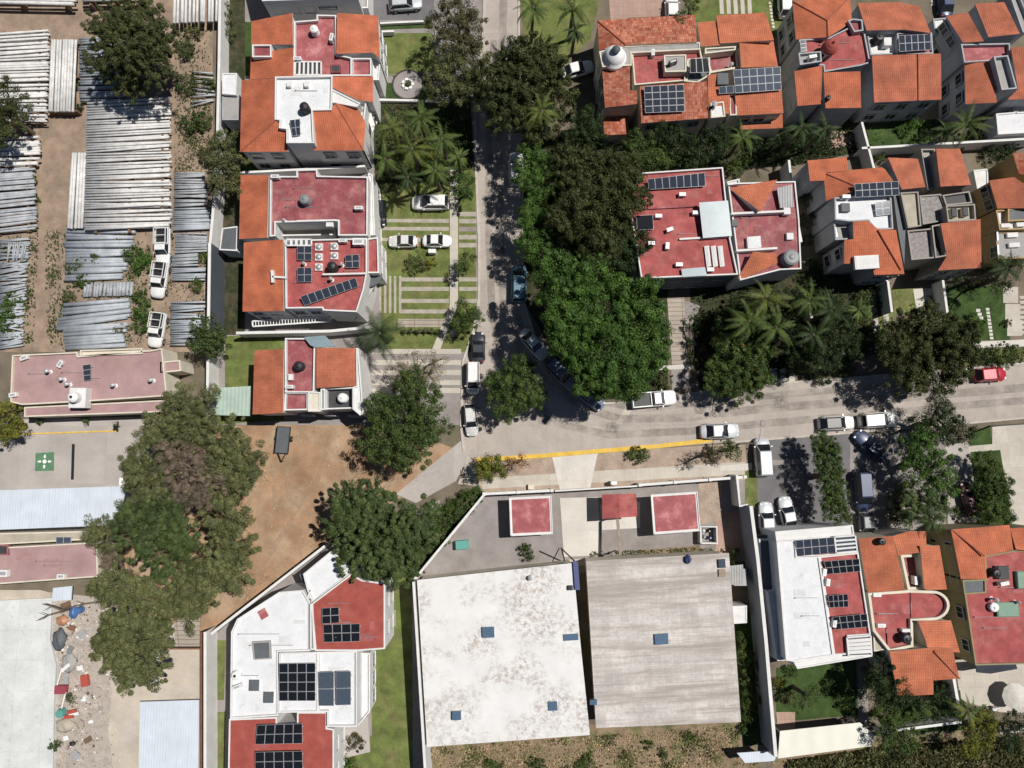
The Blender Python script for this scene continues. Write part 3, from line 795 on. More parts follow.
# ---------------------------------------------------------------- vehicles
PAINT = {}
def paint(name, c, metal=.1):
    if name not in PAINT:
        PAINT[name] = plain(name+'_paint', c, .38, metal, .5, .2)
    return PAINT[name]
CARP = {'white': (.78, .78, .77), 'silver': (.52, .54, .56), 'dark': (.035, .038, .05), 'navy': (.03, .045, .10), 'grey': (.2, .21, .22),
        'red': (.42, .012, .03), 'black': (.012, .012, .014), 'teal': (.12, .22, .28), 'maroon': (.08, .012, .025), 'pale': (.62, .62, .6), 'blue': (.13, .165, .21)}
def car(label, px, py, ang, ln=4.4, kind='sedan', col='white', cat='car', wd=None, z=0, roof=None, name='car', group=None):
    """ang: direction of the front in the picture, degrees, 0 = right, 90 = up"""
    H = {'sedan': 1.45, 'hatch': 1.5, 'suv': 1.72, 'pickup': 1.75, 'van': 1.85}[kind]
    B = {'sedan': .92, 'hatch': .95, 'suv': 1.05, 'pickup': 1.05, 'van': 1.1}[kind]
    wd = wd or {'sedan': 1.76, 'hatch': 1.7, 'suv': 1.85, 'pickup': 1.85, 'van': 1.88}[kind]
    t = thing(name, label, cat, W(px, py, .8)*1, R(ang), group); t.location.z = z
    pm = paint(col, CARP[col]); h = ln/2; w = wd/2
    # lower body: stations (x, half width, z bottom, z top)
    if kind == 'pickup': st = [(-h, .9, .5, .9), (-h+.08, .97, .38, B), (-h*.1, 1, .3, B), (h*.42, 1, .3, B+.0), (h*.75, .97, .3, B-.02), (h-.3, .9, .33, B-.1), (h-.1, .78, .36, B-.18), (h, .55, .42, .7)]
    elif kind == 'van': st = [(-h, .93, .45, .95), (-h+.1, .98, .35, B), (0, 1, .28, B), (h*.5, 1, .28, B), (h*.78, .95, .3, B-.12), (h-.25, .86, .33, .9), (h-.08, .72, .38, .78), (h, .5, .42, .66)]
    else: st = [(-h, .5, .48, .7), (-h+.05, .68, .42, .8), (-h+.2, .88, .36, B-.07), (-h*.6, .98, .28, B), (0, 1, .26, B), (h*.42, 1, .26, B-.02), (h*.72, .96, .28, B-.1), (h-.32, .88, .3, B-.2), (h-.12, .74, .33, B-.26), (h-.03, .56, .38, .66), (h, .4, .42, .6)]
    def sec(x, f, z0, z1):
        a = w*f; return [Vector((x, -a*.9, z0)), Vector((x, -a, z0+.14)), Vector((x, -a, z1-.22)), Vector((x, -a*.93, z1-.06)), Vector((x, -a*.8, z1)), Vector((x, 0, z1+.025)),
                         Vector((x, a*.8, z1)), Vector((x, a*.93, z1-.06)), Vector((x, a, z1-.22)), Vector((x, a, z0+.14)), Vector((x, a*.9, z0))]
    mb = MB(); rings = [sec(*s_) for s_ in st]; m_ = 11
    vs = [p for r_ in rings for p in r_]; fs = []
    for k in range(len(rings)-1):
        for i in range(m_): fs.append([k*m_+i, k*m_+(i+1) % m_, (k+1)*m_+(i+1) % m_, (k+1)*m_+i])
    fs += [list(range(m_))[::-1], [(len(rings)-1)*m_+i for i in range(m_)]]
    mb.solid(vs, fs); bd = mb.build('body', pm, t, smooth=True)
    # greenhouse
    gx = {'sedan': (-h*.72, -h*.40, h*.10, h*.42), 'hatch': (-h*.96, -h*.72, h*.12, h*.46), 'suv': (-h*.97, -h*.82, h*.10, h*.42),
          'pickup': (-h*.12, -h*.04, h*.26, h*.46), 'van': (-h*.98, -h*.92, h*.30, h*.66)}[kind]
    wb, wt = w*.88, w*.72; zb, zt = B-.05, H-.04
    q = [Vector((gx[0], -wb, zb)), Vector((gx[3], -wb, zb)), Vector((gx[3], wb, zb)), Vector((gx[0], wb, zb)),
         Vector((gx[1], -wt, zt)), Vector((gx[2], -wt, zt)), Vector((gx[2], wt, zt)), Vector((gx[1], wt, zt))]
    def pane(nm, ids):
        c = sum((q[i] for i in ids), Vector())/4
        pts = [c+(q[i]-c)*.93 for i in ids]; n = (pts[1]-pts[0]).cross(pts[3]-pts[0]).normalized()
        if n.dot(c-Vector((0, 0, B))) < 0: n = -n
        g = MB(); g.prism([p-n*.02 for p in pts], [p+n*.012 for p in pts]); return g.build(nm, T['carglass'], t)
    pane('windshield', (1, 2, 6, 5)); pane('rear_window', (0, 3, 7, 4)); pane('side_window', (0, 1, 5, 4)); pane('side_window', (3, 2, 6, 7))
    cb = MB(); cb.solid(q, [[0, 1, 5, 4], [2, 3, 7, 6], [1, 2, 6, 5], [3, 0, 4, 7], [3, 2, 1, 0]]); cb.build('cabin', pm, t)
    rf = MB(); rp = [q[4], q[5], q[6], q[7]]; rc = sum(rp, Vector())/4
    rf.prism([rc+(p-rc)*1.02 for p in rp], [rc+(p-rc)*.9+Vector((0, 0, .07)) for p in rp])
    ro = rf.build('roof', paint(roof, CARP[roof]) if roof else pm, t)
    if kind in ('sedan', 'hatch', 'suv', 'van'):
        dr = MB()
        for sgn in (-1, 1): dr.box((gx[0]*.35+gx[3]*.65, sgn*(w+.005), B-.25), (.16, .03, .035)); dr.box((gx[0]*.75+gx[3]*.25, sgn*(w+.005), B-.25), (.16, .03, .035))
        dr.build('door_handles', T['greyp'], t)
    if kind == 'pickup':
        b = MB(); b.box((-h*.56, 0, B+.04), (h*.80, wd*.80, .03)); b.build('cargo_floor', T['blackp'], t)
        rl = MB()
        for sgn in (-1, 1): rl.box((-h*.55, sgn*wd*.445, B+.12), (h*.86, .1, .22))
        rl.box((-h+.08, 0, B+.12), (.08, wd*.8, .22)); rl.box((-h*.145, 0, B+.12), (.08, wd*.8, .22)); rl.build('cargo_side', pm, t)
    for sx in (-.62, .62):
        for sy in (-1, 1):
            wb_ = MB(); wr = .33 if kind in ('sedan', 'hatch') else .37
            wb_.cyl((h*sx, sy*(w-.2), wr), (h*sx, sy*(w+.015), wr), wr, n=18); wo = wb_.build('wheel', T['tyre'], t)
            rb = MB(); rb.cyl((h*sx, sy*(w+.01), wr), (h*sx, sy*(w+.03), wr), wr*.6, n=14); rb.build('rim', T['rim'], wo)
    for sy in (-1, 1):
        a = MB(); a.box((h-.24, sy*w*.62, .68), (.26, .3, .14), 0, 0, .8); a.build('headlight', T['lamp_w'], t)
        a = MB(); a.box((-h+.13, sy*w*.68, .78), (.16, .24, .16), 0, 0, .85); a.build('tail_light', T['lamp_r'], t)
        a = MB(); a.box((gx[3]-.28, sy*(w+.08), B+.02), (.14, .2, .13), 0, 0, .85); a.build('mirror', pm, t)
    bp = MB(); bp.box((h-.03, 0, .42), (.1, wd*.5, .18), 0, 0, .9); bp.box((-h+.02, 0, .45), (.1, wd*.8, .18), 0, 0, .9); bp.build('bumper', pm if kind != 'pickup' else T['greyp'], t)
    return t
# ---------------------------------------------------------------- other small things
def box_thing(name, label, cat, px, py, z, s, rz=0, m='whitep', top=None, group=None, o=None, taper=.97, lip=True):
    t = thing(name, label, cat, loc(px, py, z+s[2], o)*1, R(rz), group); t.location.z = z
    mb = MB(); mb.box((0, 0, s[2]/2), s, 0, 0, taper); mb.build('box_body', T[m], t)
    if lip:
        l = MB(); l.box((0, 0, s[2]+.03), (s[0]*1.03, s[1]*1.03, .06), 0, 0, .94); l.build('lid', T[top or m], t)
    return t
def poles(label, group, q, n, r, m, z0=.5, across='x', r1=None, jit=.12, o=None, name='concrete_pole', cat='pole', skip=0.0, ang=.015):
    """n round poles side by side inside a quad a b c d (long sides a-b and d-c), resting on cross bearers"""
    a, b, c, d = pp(q, z0+r, o)
    first = None
    for k in range(n):
        if random.random() < skip: continue
        t = (k+.5)/n+random.uniform(-.16, .16)/n
        p0 = a.lerp(d, t); p1 = b.lerp(c, t); dv = p1-p0
        e0 = random.uniform(0, jit)*.3; e1 = random.uniform(0, jit)
        p0, p1 = p0+dv*e0*.3, p1-dv*e1*.3
        if first is None:
            ln = dv.length; mb = MB()
            mb.cyl(Vector((0, 0, 0)), Vector((ln, 0, 0)), r, r1 or r, 12)
            ob = mb.build(name, T[m]); first = (ob, ln)
            for p in ob.data.polygons: p.use_smooth = len(p.vertices) == 4
        else:
            ob = first[0].copy(); COL.objects.link(ob)
        dv = p1-p0; s_ = random.uniform(.82, 1.12); ob.scale = (dv.length/first[1], s_, s_)
        ob.location = p0+Vector((0, 0, random.uniform(-.03, .03)))
        flip = 0
        ob.rotation_euler = (random.uniform(0, 6), 0, math.atan2(dv.y, dv.x)+random.gauss(0, ang))
        tag(ob, label, cat, group)
    return a, b, c, d
def bearers(label, group, quad, z, ts=(.12, .5, .88)):
    a, b, c, d = quad
    for t in ts:
        p0, p1 = a.lerp(b, t), d.lerp(c, t); dv = (p1-p0).normalized()*.25
        cen = (p0+p1)/2; cen.z = 0
        mb = MB(); p0, p1 = p0-dv, p1+dv
        nst = max(1, round(z/.3)); hh = z/nst
        for k in range(nst): mb.bar(Vector((p0.x, p0.y, hh*(k+.5))), Vector((p1.x, p1.y, hh*(k+.5))), .28-.02*(k % 2), hh-.004)
        o_ = mb.build('timber_bearer', T['timber'], org=cen); tag(o_, label, 'timber', group)
# ================================================================ ground, streets, gardens
mb = MB(); S_ = 900
mb.face([(-S_, -S_, 0), (S_, -S_, 0), (S_, S_, 0), (-S_, S_, 0)])
tag(mb.build('ground', T['earth']), kind='structure')
zone('industrial_yard', '-60,-60 212,-60 214,352 -60,352', 'yard')
zone('bare_lot', '150,424 262,426 362,412 470,455 400,498 322,545 212,636 170,640 120,560', 'lot')
zone('junk_yard', '40,590 214,634 216,800 -60,800 -60,590', 'paledirt')
zone('rubble_strip', '50,592 104,598 98,650 112,690 108,730 118,800 44,800', 'rubble')
zone('courtyard', '-60,421 172,416 165,500 -60,500', 'court')
zone('courtyard_back', '-60,528 100,525 100,556 -60,556', 'pave_pale')
zone('house_plot', '222,-60 486,-60 480,425 205,425', 'paving')
zone('house_plot', '522,-80 1100,-80 1100,400 560,400', 'earth')
zone('corner_house_plot', '208,640 325,546 440,500 425,800 206,800', 'paving')
zone('warehouse_yard', '483,493 745,478 760,560 415,585', 'paving')
zone('back_plot', '424,735 745,715 770,800 424,800', 'scrub')
zone('back_garden', '745,505 1100,470 1100,800 770,800', 'earth')
zone('scrub_strip', '772,752 870,742 1100,712 1100,830 772,830', 'scrub')
zone('garden_bed', '690,285 880,262 880,352 825,372 700,390 690,350', 'bed')  # soil and ground cover; the palms' deep shade is put into the colour
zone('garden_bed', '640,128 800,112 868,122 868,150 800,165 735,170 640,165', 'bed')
zone('verge', '474,460 745,443 748,480 480,494', 'verge')
# the street
road = '487,-80 520,-80 519,40 521,100 522,300 535,340 560,374 598,404 640,401 700,392 770,384 860,377 960,369 1100,356 1100,411 960,424 860,432 715,443 600,453 480,460 464,456 461,425 462,372 474,330 479,300 479,240 476,170 475,100 483,40'
zone('street', road, 'street')
strip('kerb', '487,-80 483,40 475,100 476,170 479,240 479,300 474,330 463,362 461,425 464,452', .3, .13, 'kerb')
strip('kerb', '519,-80 519,40 522,100 523,300 536,340 561,374 598,404 614,403', .25, .13, 'kerb')
strip('kerb', '614,403 640,401 700,392 770,384 860,377 960,369 1100,356', .2, .06, 'kerb')
strip('kerb', '1100,411 960,424 860,432 735,442', .2, .09, 'kerb')
strip('yellow_kerb', '712,440 660,446 600,451 540,456 476,460', .5, .14, 'yellow')
zone('crossing_strip', '616,423 630,400 639,400 622,424', 'pave_pale')
zone('pavement', '462,440 468,458 456,481 416,503 396,494 420,474', 'court')
zone('pavement', '468,456 474,462 480,486 458,484', 'pave_pale')
zone('pavement', '482,478 745,462 747,474 482,489', 'pave_pale')
zone('pavement', '552,456 598,452 590,489 560,490', 'drive')
zone('pavement', '720,466 752,463 752,470 720,471', 'drive')
zone('footpath', '448,168 457,168 458,305 440,350 430,352 449,306 450,250', 'pave_pale')
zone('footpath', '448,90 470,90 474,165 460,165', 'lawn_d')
# left gardens
zone('lawn', '380,33 432,33 440,72 380,75', 'lawn')
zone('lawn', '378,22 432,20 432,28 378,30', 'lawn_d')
zone('driveway', '369,-60 434,-60 434,20 369,20', 'asphalt')
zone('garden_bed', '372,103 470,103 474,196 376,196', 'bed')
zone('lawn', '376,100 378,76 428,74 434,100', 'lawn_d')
zone('lawn', '381,195 475,168 477,352 381,352', 'lawn')
zone('footpath', '450,170 458,170 458,305 440,350 431,352 450,306', 'pave_pale')
for k, y in enumerate((219, 227, 238)): zone('paver_strip', f'378,{y} 449,{y} 449,{y+4} 378,{y+3.2}', 'paver')
for y in (212, 219, 227, 235, 243): zone('paver_strip', f'459,{y} 477,{y} 477,{y+4.5} 459,{y+4.5}', 'paving' if y == 227 else 'paver')
for k in range(5): zone('paver_strip', f'{379+k*5},276 {381.4+k*5},276 {381.4+k*5},313 {379+k*5},313', 'paver')
for y in (277.5, 287, 299, 309.5): zone('paver_strip', f'400,{y} 449,{y} 449,{y+4} 400,{y+4}', 'paver')
for y in (277.5, 287, 299): zone('paver_strip', f'459,{y} 478,{y} 478,{y+4} 459,{y+4}', 'paver')
zone('paver_strip', '398,319 446,319 442,327 398,327', 'steps')
zone('lawn_edge', '400,330 440,330 440,334 400,334', 'lawn_d')
for y in (349, 360, 370, 380, 388): zone('paver_strip', f'372,{y} 461,{y} 461,{y+5} 372,{y+5}', 'pave_pale')
zone('lawn', '225,336 284,336 284,420 206,425 206,412 225,412', 'lawn')
zone('lawn', '224,260 240,260 240,315 224,315', 'lawn_d')
zone('lawn', '232,22 252,22 252,76 234,76', 'lawn_d')
zone('garden_bed', '225,-20 245,-20 245,335 222,335', 'bed')
zone('lawn', '224,158 330,158 330,172 224,172', 'lawn_d')
zone('lawn', '386,580 412,570 413,800 330,800 340,760 372,735 370,652 386,640', 'lawn')
zone('lawn', '213,640 226,640 224,700 213,700', 'lawn')
zone('lawn', '213,712 226,712 224,800 213,800', 'lawn')
zone('garden_slab', '388,610 396,610 396,626 388,626', 'paving')
zone('ground_cover', '400,530 478,485 484,494 412,582 400,575', 'lawn_d')
# right gardens
zone('lawn', '522,-60 560,-60 600,0 590,40 560,70 540,130 524,130', 'lawn')
zone('driveway', '604,-60 672,-60 672,16 628,18 612,40', 'plaza')
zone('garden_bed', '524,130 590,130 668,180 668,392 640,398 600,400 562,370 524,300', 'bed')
zone('lawn', '690,-60 790,-60 790,32 770,40 690,20', 'lawn')
for k in range(5): zone('paver_strip', f'{716+k*7},-60 {720+k*7},-60 {724+k*7},14 {720+k*7},14', 'pave_pale')
for k in range(8): zone('stepping_stone', f'{768.5+k*.5},{2+k*3.4} {771+k*.5},{2+k*3.4} {771.3+k*.5},{4.2+k*3.4} {769+k*.5},{4.2+k*3.4}', 'drive')
for k in range(3): zone('paver_strip', f'{929+k*6},-60 {933+k*6},-60 {935+k*6},6 {931+k*6},6', 'pave_pale')
zone('driveway', '667,297 684,297 689,366 672,366', 'steps')
zone('pavement', '660,366 690,364 690,369 659,370', 'drive')
zone('driveway', '671,370 688,369 689,388 672,391', 'paving')
zone('footpath', '684,300 700,306 690,330 697,345 690,347 686,330', 'paving')
for k in range(3):
    for j in range(2): zone('stepping_stone', f'{771+k*9},{369+j*7} {777+k*9},{368+j*7} {777+k*9},{374+j*7} {771+k*9},{375+j*7}', 'drive')
zone('pavement', '824,352 846,350 846,356 824,359', 'pave_pale')
zone('verge_lawn', '790,374 845,370 845,357 820,360 790,364', 'lawn')
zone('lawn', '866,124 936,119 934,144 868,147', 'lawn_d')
zone('patio', '830,128 852,134 854,146 832,148', 'plaza')
zone('lawn', '868,290 890,286 894,325 868,335', 'lawn')
for k in range(2): zone('paver_strip', f'{870+k*11},292 {875+k*11},290 {879+k*11},330 {874+k*11},332', 'pave_pale')
zone('lawn', '892,288 915,288 918,314 894,314', 'lawn')
zone('driveway', '913,289 940,288 944,318 918,320', 'drive')
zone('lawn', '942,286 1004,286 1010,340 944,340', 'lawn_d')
zone('pavement', '972,342 1100,336 1100,344 974,348', 'drive')
zone('lawn', '955,350 1100,345 1100,354 960,366', 'lawn')
for k in range(9): zone('stepping_stone', f'{985.5+k*.5},{308+k*3.6} {989+k*.5},{308+k*3.6} {989.3+k*.5},{310.6+k*3.6} {986+k*.5},{310.6+k*3.6}', 'drive')
for k in range(3): zone('stepping_stone', f'{976+k*1.5},{309+k*3.8} {980+k*1.5},{309+k*3.8} {980+k*1.5},{312+k*3.8} {976+k*1.5},{312+k*3.8}', 'drive')
for k, y in enumerate((287, 304, 320)): zone('driveway', f'{1003+k*2},{y} {1018+k*2},{y} {1018+k*2},{y+16} {1003+k*2},{y+16}', 'pave_pale')
for k in range(8): zone('paver_strip', f'1019,{296+k*5} 1060,{295+k*5} 1060,{298+k*5} 1020,{299+k*5}', 'pave_pale')
# south-east plots
zone('driveway', '756,440 850,432 850,535 758,535', 'asphalt')
zone('driveway', '757,461 800,459 800,464 757,466', 'paving')
zone('lawn', '745,471 757,470 758,506 745,507', 'lawn')
zone('driveway', '850,436 950,428 945,530 850,535', 'paving')
zone('plaza', '945,445 968,442 976,525 948,530', 'court')
zone('lawn', '968,430 990,427 992,444 970,446', 'lawn_d')
zone('plaza', '968,446 1100,436 1100,530 975,530', 'pave_pale')
zone('driveway', '992,427 1100,416 1100,440 992,446', 'pave_pale')
zone('lawn', '970,452 1000,450 1012,525 980,528', 'lawn_d')
zone('patio', '890,488 906,486 904,520 886,530', 'pave_pale')
zone('lawn', '776,668 855,655 858,715 776,722', 'lawn_d')
zone('patio', '776,712 795,712 795,730 778,732', 'plaza')
zone('patio', '955,660 1100,640 1100,715 1000,712 960,700', 'pave_pale')
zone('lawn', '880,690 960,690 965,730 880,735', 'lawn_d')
zone('garden_path', '858,655 868,655 868,722 858,722', 'paving')
# warehouse yard details
zone('driveway', '560,498 598,497 601,555 564,557', 'drive')
zone('driveway', '600,505 640,502 640,528 602,530', 'drive')
zone('yard_edge', '424,576 560,560 730,549 730,556 560,567 424,584', 'paledirt')
zone('yard_patch', '715,512 742,512 744,555 716,555', 'plaza')
zone('yard_patch', '698,484 722,482 722,520 700,524', 'verge')
zone('weeds', '640,550 700,545 700,553 640,556', 'scrub')
zone('weeds', '734,612 758,612 764,745 744,745', 'lawn_d')

# worn wheel tracks on the street
m, nt, b = nt_new('worn_track')
pos = world_pos(nt); a_ = ramp(nt, noise(nt, pos, .5, 8, .7), .36, .66, 0, .36)
b.inputs['Base Color'].default_value = (.16, .14, .125, 1); b.inputs['Roughness'].default_value = .9; L(nt, a_, b.inputs['Alpha']); T['worn'] = m
m, nt, b = nt_new('oil_stain'); pos = world_pos(nt); tc = N(nt, 'ShaderNodeTexCoord')
g_ = N(nt, 'ShaderNodeTexGradient', gradient_type='SPHERICAL'); L(nt, tc.outputs['Object'], g_.inputs['Vector'])
b.inputs['Base Color'].default_value = (.06, .055, .05, 1); b.inputs['Roughness'].default_value = .6
L(nt, math_(nt, 'MULTIPLY', ramp(nt, g_.outputs['Fac'], .0, .6, 0, .5), ramp(nt, noise(nt, pos, 2.5, 6), .35, .65, .1, 1)), b.inputs['Alpha']); T['oil'] = m
def flat_ribbon(name, s, w, z, m):
    l, r = line_strip(pp(s), w); mb = MB()
    for i in range(len(l)-1): mb.face([l[i]+Vector((0, 0, z)), r[i]+Vector((0, 0, z)), r[i+1]+Vector((0, 0, z)), l[i+1]+Vector((0, 0, z))])
    tag(mb.build(name, T[m]), kind='structure')
ZR = max(t for b_, t in _layer)*.004+.012
flat_ribbon('wheel_track', '504,-20 502,60 499,140 500,240 504,310 520,350 548,384 585,408 620,419 680,418 760,409 860,401 960,393 1080,383', 1.0, ZR, 'worn')
flat_ribbon('wheel_track', '494,40 489,140 489,240 492,310 500,352 522,392 560,424 610,435 690,431 780,422 880,414 980,404 1080,396', .9, ZR+.003, 'worn')
flat_ribbon('wheel_track', '510,300 528,338 556,372 592,400 640,409 720,401 800,393 900,385 1000,375', .8, ZR+.006, 'worn')
for k, (x, y, r_) in enumerate(((492, 395, .9), (612, 428, 1.1), (700, 410, .8), (780, 402, 1.2), (930, 402, 1.0), (500, 250, .8), (545, 420, .9), (772, 470, .9), (785, 490, .7), (820, 440, .8))):
    mb = MB(); mb.face([(r_*math.cos(a*.5236), r_*.7*math.sin(a*.5236), 0) for a in range(12)]); ob = mb.build('oil_stain', T['oil']); p = W(x, y, 0); ob.location = (p.x, p.y, ZR+.01+.002*k); tag(ob, kind='structure')

m, nt, b = nt_new('dirt_rut'); pos = world_pos(nt)
b.inputs['Base Color'].default_value = (.42, .31, .215, 1); b.inputs['Roughness'].default_value = .95; L(nt, ramp(nt, noise(nt, pos, .8, 8, .72), .42, .62, 0, .75), b.inputs['Alpha']); T['rut'] = m
for k, s_ in enumerate(('284,462 290,500 310,515 350,490 385,474 405,466', '272,462 276,506 300,534 350,512 380,490 402,478', '262,440 250,500 235,560 216,610', '330,440 318,480 290,520 262,570 240,600')): flat_ribbon('wheel_rut', s_, .55, ZR+.003*k, 'rut')
# ================================================================ houses, left column
A2, A7, A3 = (200, 0), (200, 160), (200, 320)
h = House('white house with a slatted pergola at the top edge, above the top-left orange-tiled pair', 115+200, 0, 'white')
h.flat('225,-160 355,-160 358,-2 262,1', 5.8, 'greyroof', .3)
h.flat('355,-160 368,-160 368,8 358,8', 3.2, 'greyroof', .3)
h.slats('316,-2 334,-2 337,9 320,9', 4.6, 7, 'slate', along='y')
h.windows('266,2 314,1', 5.8, 3, (1.5, 4.2)); h.windows('338,0 356,-1', 5.8, 1, (1.5,)); h.done()
h = House('orange-tiled house with a red terrace, north half of the top-left pair, beside the striped lawn', 115, 45, 'white', o=A2)
h.tile('205,85 370,52 372,178 205,178', 5.7, 6.7, 'W'); h.tile('204,215 373,190 373,305 200,318', 5.7, 6.7, 'W')
h.flat('208,178 285,178 285,228 208,228', 6.2, 'maroon', .35)
h.flat('376,85 466,78 466,58 545,60 545,215 607,230 607,303 375,303', 5.8, 'rose', .45)
h.flat('607,232 685,232 685,303 607,303', 5.2, 'rose', .45)
h.slats('382,248 485,248 485,300 380,300', 6.2, 6, 'white', w=.22, along='y', under='dark')
h.tile('548,52 712,62 720,236 692,210 545,215', 5.8, 6.8, 'E')
h.flat('692,208 722,236 716,320 690,320', 4.2, 'white', .2)
h.skylight('524,258 562,258 562,290 524,290', 5.8, .3, 'maroon', 'dark')
h.windows('712,62 720,236', 5.8, 2, (1.5, 4.1)); h.done()
tank('white round water tank on the red terrace of the top-left house', 458, 122, 5.85, .5, 1.1, 'whitep', A2)
ac('pale air conditioner by the parapet of the top-left red terrace', 392, 240, 5.85, 0, o=A2)
ac('dark-shadowed air conditioner beside the right tiled roof of the top-left house', 528, 155, 5.85, 80, o=A2)
h = House('house with a white flat roof amid orange hip tiles, south half of the top-left pair', 105, 110, 'white', o=A2)
h.tile('166,322,5.5 300,312,6.7 300,482,6.7 160,607,5.5|160,607,5.5 300,482,6.7 346,514,6.39 353,607,5.5', ridge='300,312,6.7 300,482,6.7 160,607,5.5')
h.tile('530,306,6.7 692,306,5.5 692,408,5.6 632,400,6 530,350,6.7|450,440,6.7 522,440,6.7 542,412,6.7 655,602,5.5 455,602,5.5|542,412,6.7 632,432,6 662,490,5.5 655,602,5.5', ridge='542,412,6.7 655,602,5.5')
h.flat('300,306 530,302 526,440 450,442 456,572 345,572 345,516 315,512 318,480 298,478', 6.5, 'whiteroof', .4)
h.flat('522,352 642,412 628,428 520,408', 6.5, 'white', .15)
h.flat('628,396 667,396 657,482 630,482', 4.8, 'white', .6)
h.slab('668,400 700,500 690,530 660,440', 3.2, .15, 'white', 'balcony_slab')
h.windows('170,607 340,607', 5.5, 2, (1.4, 4.2)); h.windows('462,604 650,604', 5.5, 2, (1.4, 4.2)); h.windows('664,490 690,306', 5.5, 1, (1.5,)); h.done()
solar('dark solar collector lying across the white flat roof of the top-left pair', '358,480,7 400,475,7 402,540,6.8 370,545,6.8', 2, 2, A2, m='solar')
tank('black water tank on the white flat roof amid hip tiles', 420, 432, 6.52, .55, 1.3, 'blackp', A2)
for k, (x, lb) in enumerate(((355, 'left white vent box on the white roof, top-left pair'), (425, 'right white vent box on the white roof, top-left pair'))): hatch(lb, x, 335, 6.52, (.5, .7, .4), 0, 'whitep', A2)
h = House('long maroon flat-roofed house with one orange tile strip and a sunken patio, left column', 118, 48, 'white', o=A7)
h.tile('162,60 275,60 268,310 156,316', 5.4, 6.4, 'W')
h.flat('280,64 385,64 385,38 468,36 470,62 672,66 670,302 552,302 552,244 302,250 302,304 278,306', 6, 'maroon', .4)
h.flat('672,50 692,60 700,300 672,302', 4.6, 'white', .15)
h.flat('306,252 540,250 540,300 306,304', 3.4, 'beigeroof', .5)
h.coping('385,66 384,240', 6, .12, .25, 'maroon'); h.coping('385,244 545,240', 6, .45, .2, 'white')
h.windows('695,70 700,300', 4.6, 3, (1.5,)); h.done()
tank('dark grey water tank on the long maroon roof of the left column', 420, 160, 6.03, .6, 1.2, 'greyp', A7)
ac('white air conditioner in the north-west corner of the long maroon roof', 303, 70, 6.03, 0, o=A7)
ac('white air conditioner near the east parapet of the long maroon roof', 637, 195, 6.03, 0, o=A7)
hatch('white roof box beside the sunken patio on the long maroon roof', 518, 258, 6.03, (.8, .5, .4), 0, 'whitep', A7)
vent('stubby vent at the foot of the long maroon roof', 335, 240, 6.03, .5, .12, A7)
h = House('red-roofed house with five white roof domes and a slanted row of solar panels, left column', 118, 110, 'white', o=A7)
h.tile('175,330 332,318 335,604 170,606', 5.4, 6.4, 'W')
h.flat('338,320 668,312 668,452 655,520 627,608 492,602 488,592 342,594', 6, 'red', .4)
h.flat('668,314 712,308 716,452 668,452', 5.2, 'red', .3)
h.coping('490,457 664,453', 6, .6, .2, 'white'); h.coping('288,440 290,490', 6.2, .5, .3, 'white'); h.coping('288,466 345,470', 6.2, .5, .2, 'white')
h.slats('345,318 446,318 446,342 345,342', 6.5, 5, 'white', w=.3, along='y', under='slate')
h.slab('664,452 728,452 722,490 662,515', 4.2, .2, 'slate', 'canopy')
h.slab('655,520 700,505 690,520 620,640', 3.4, .2, 'grey', 'canopy')
h.slats('210,645 520,625 520,645 212,666', 3.0, 26, 'whitep', w=.08, along='y', name='balcony_railing')
h.windows('180,606 330,606', 5.4, 2, (1.4, 4.2)); h.windows('350,600 480,598', 5.9, 2, (1.4, 4.2)); h.windows('714,310 716,450', 5.2, 2, (1.5, 4)); h.done()
for (x, y), lb in zip(((475, 348), (475, 388), (475, 428), (537, 345), (537, 383)), ('upper of three white roof domes in a column', 'middle of three white roof domes in a column', 'lowest of three white roof domes in a column', 'upper right white roof dome by the air conditioner', 'right white roof dome above the black tank')):
    t = thing('roof_dome', lb, 'roof dome', loc(x, y, 6.3, A7)); t.location.z = 6.02
    mb = MB(); mb.box((0, 0, .15), (.85, .85, .3), 0, 0, .95); mb.build('curb', T['whitep'], t)
    mb = MB(); mb.lathe((0, 0, .3), [(.36, 0), (.33, .1), (.22, .2), (.05, .25)], 18); mb.build('dome_glazing', T['steel'], t, smooth=True)
solar('four-panel solar array, upper of two in the left half of the domed red roof', '388,345,6.6 447,343,6.6 447,402,6.4 388,400,6.4', 2, 2, A7)
solar('four-panel solar array, lower of two in the left half of the domed red roof', '388,430,6.6 447,430,6.6 447,487,6.4 388,489,6.4', 2, 2, A7)
solar('four-panel solar array near the east side of the domed red roof', '580,380,6.6 636,377,6.6 638,430,6.4 582,432,6.4', 2, 2, A7)
solar('slanted row of eight solar panels on the red roof', '400,546,6.8 622,470,6.8 634,506,6.4 418,584,6.4', 8, 1, A7)
tank('black water tank under the white domes on the red roof', 531, 428, 6.03, .55, 1.5, 'blackp', A7)
ac('wide white air conditioner on the domed red roof near its top edge', 573, 325, 6.03, 0, o=A7)
ac('big cream air conditioner in the top right corner of the domed red roof', 636, 330, 6.03, 0, (1.3, .8, .8), o=A7)
vent('white vent pipe between the two left solar arrays', 414, 412, 6.03, .6, .12, A7)
vent('white vent pipe below the short parapet of the domed red roof', 522, 474, 6.03, .8, .13, A7)
vent('white vent pipe left of the east solar array', 564, 415, 6.03, .8, .13, A7)
h = House('small house with orange tile slopes either side of a maroon patio, above the bare lot', 108, 58, 'white', o=A3)
h.tile('218,122 335,116 332,372 210,378', 5.2, 6.1, 'W', 'tile_b'); h.tile('465,110 624,112 626,264 465,272', 5.4, 6.1, 'E', 'tile_b')
h.flat('340,72 460,72 460,110 456,290 340,290', 5.4, 'maroon', .5)
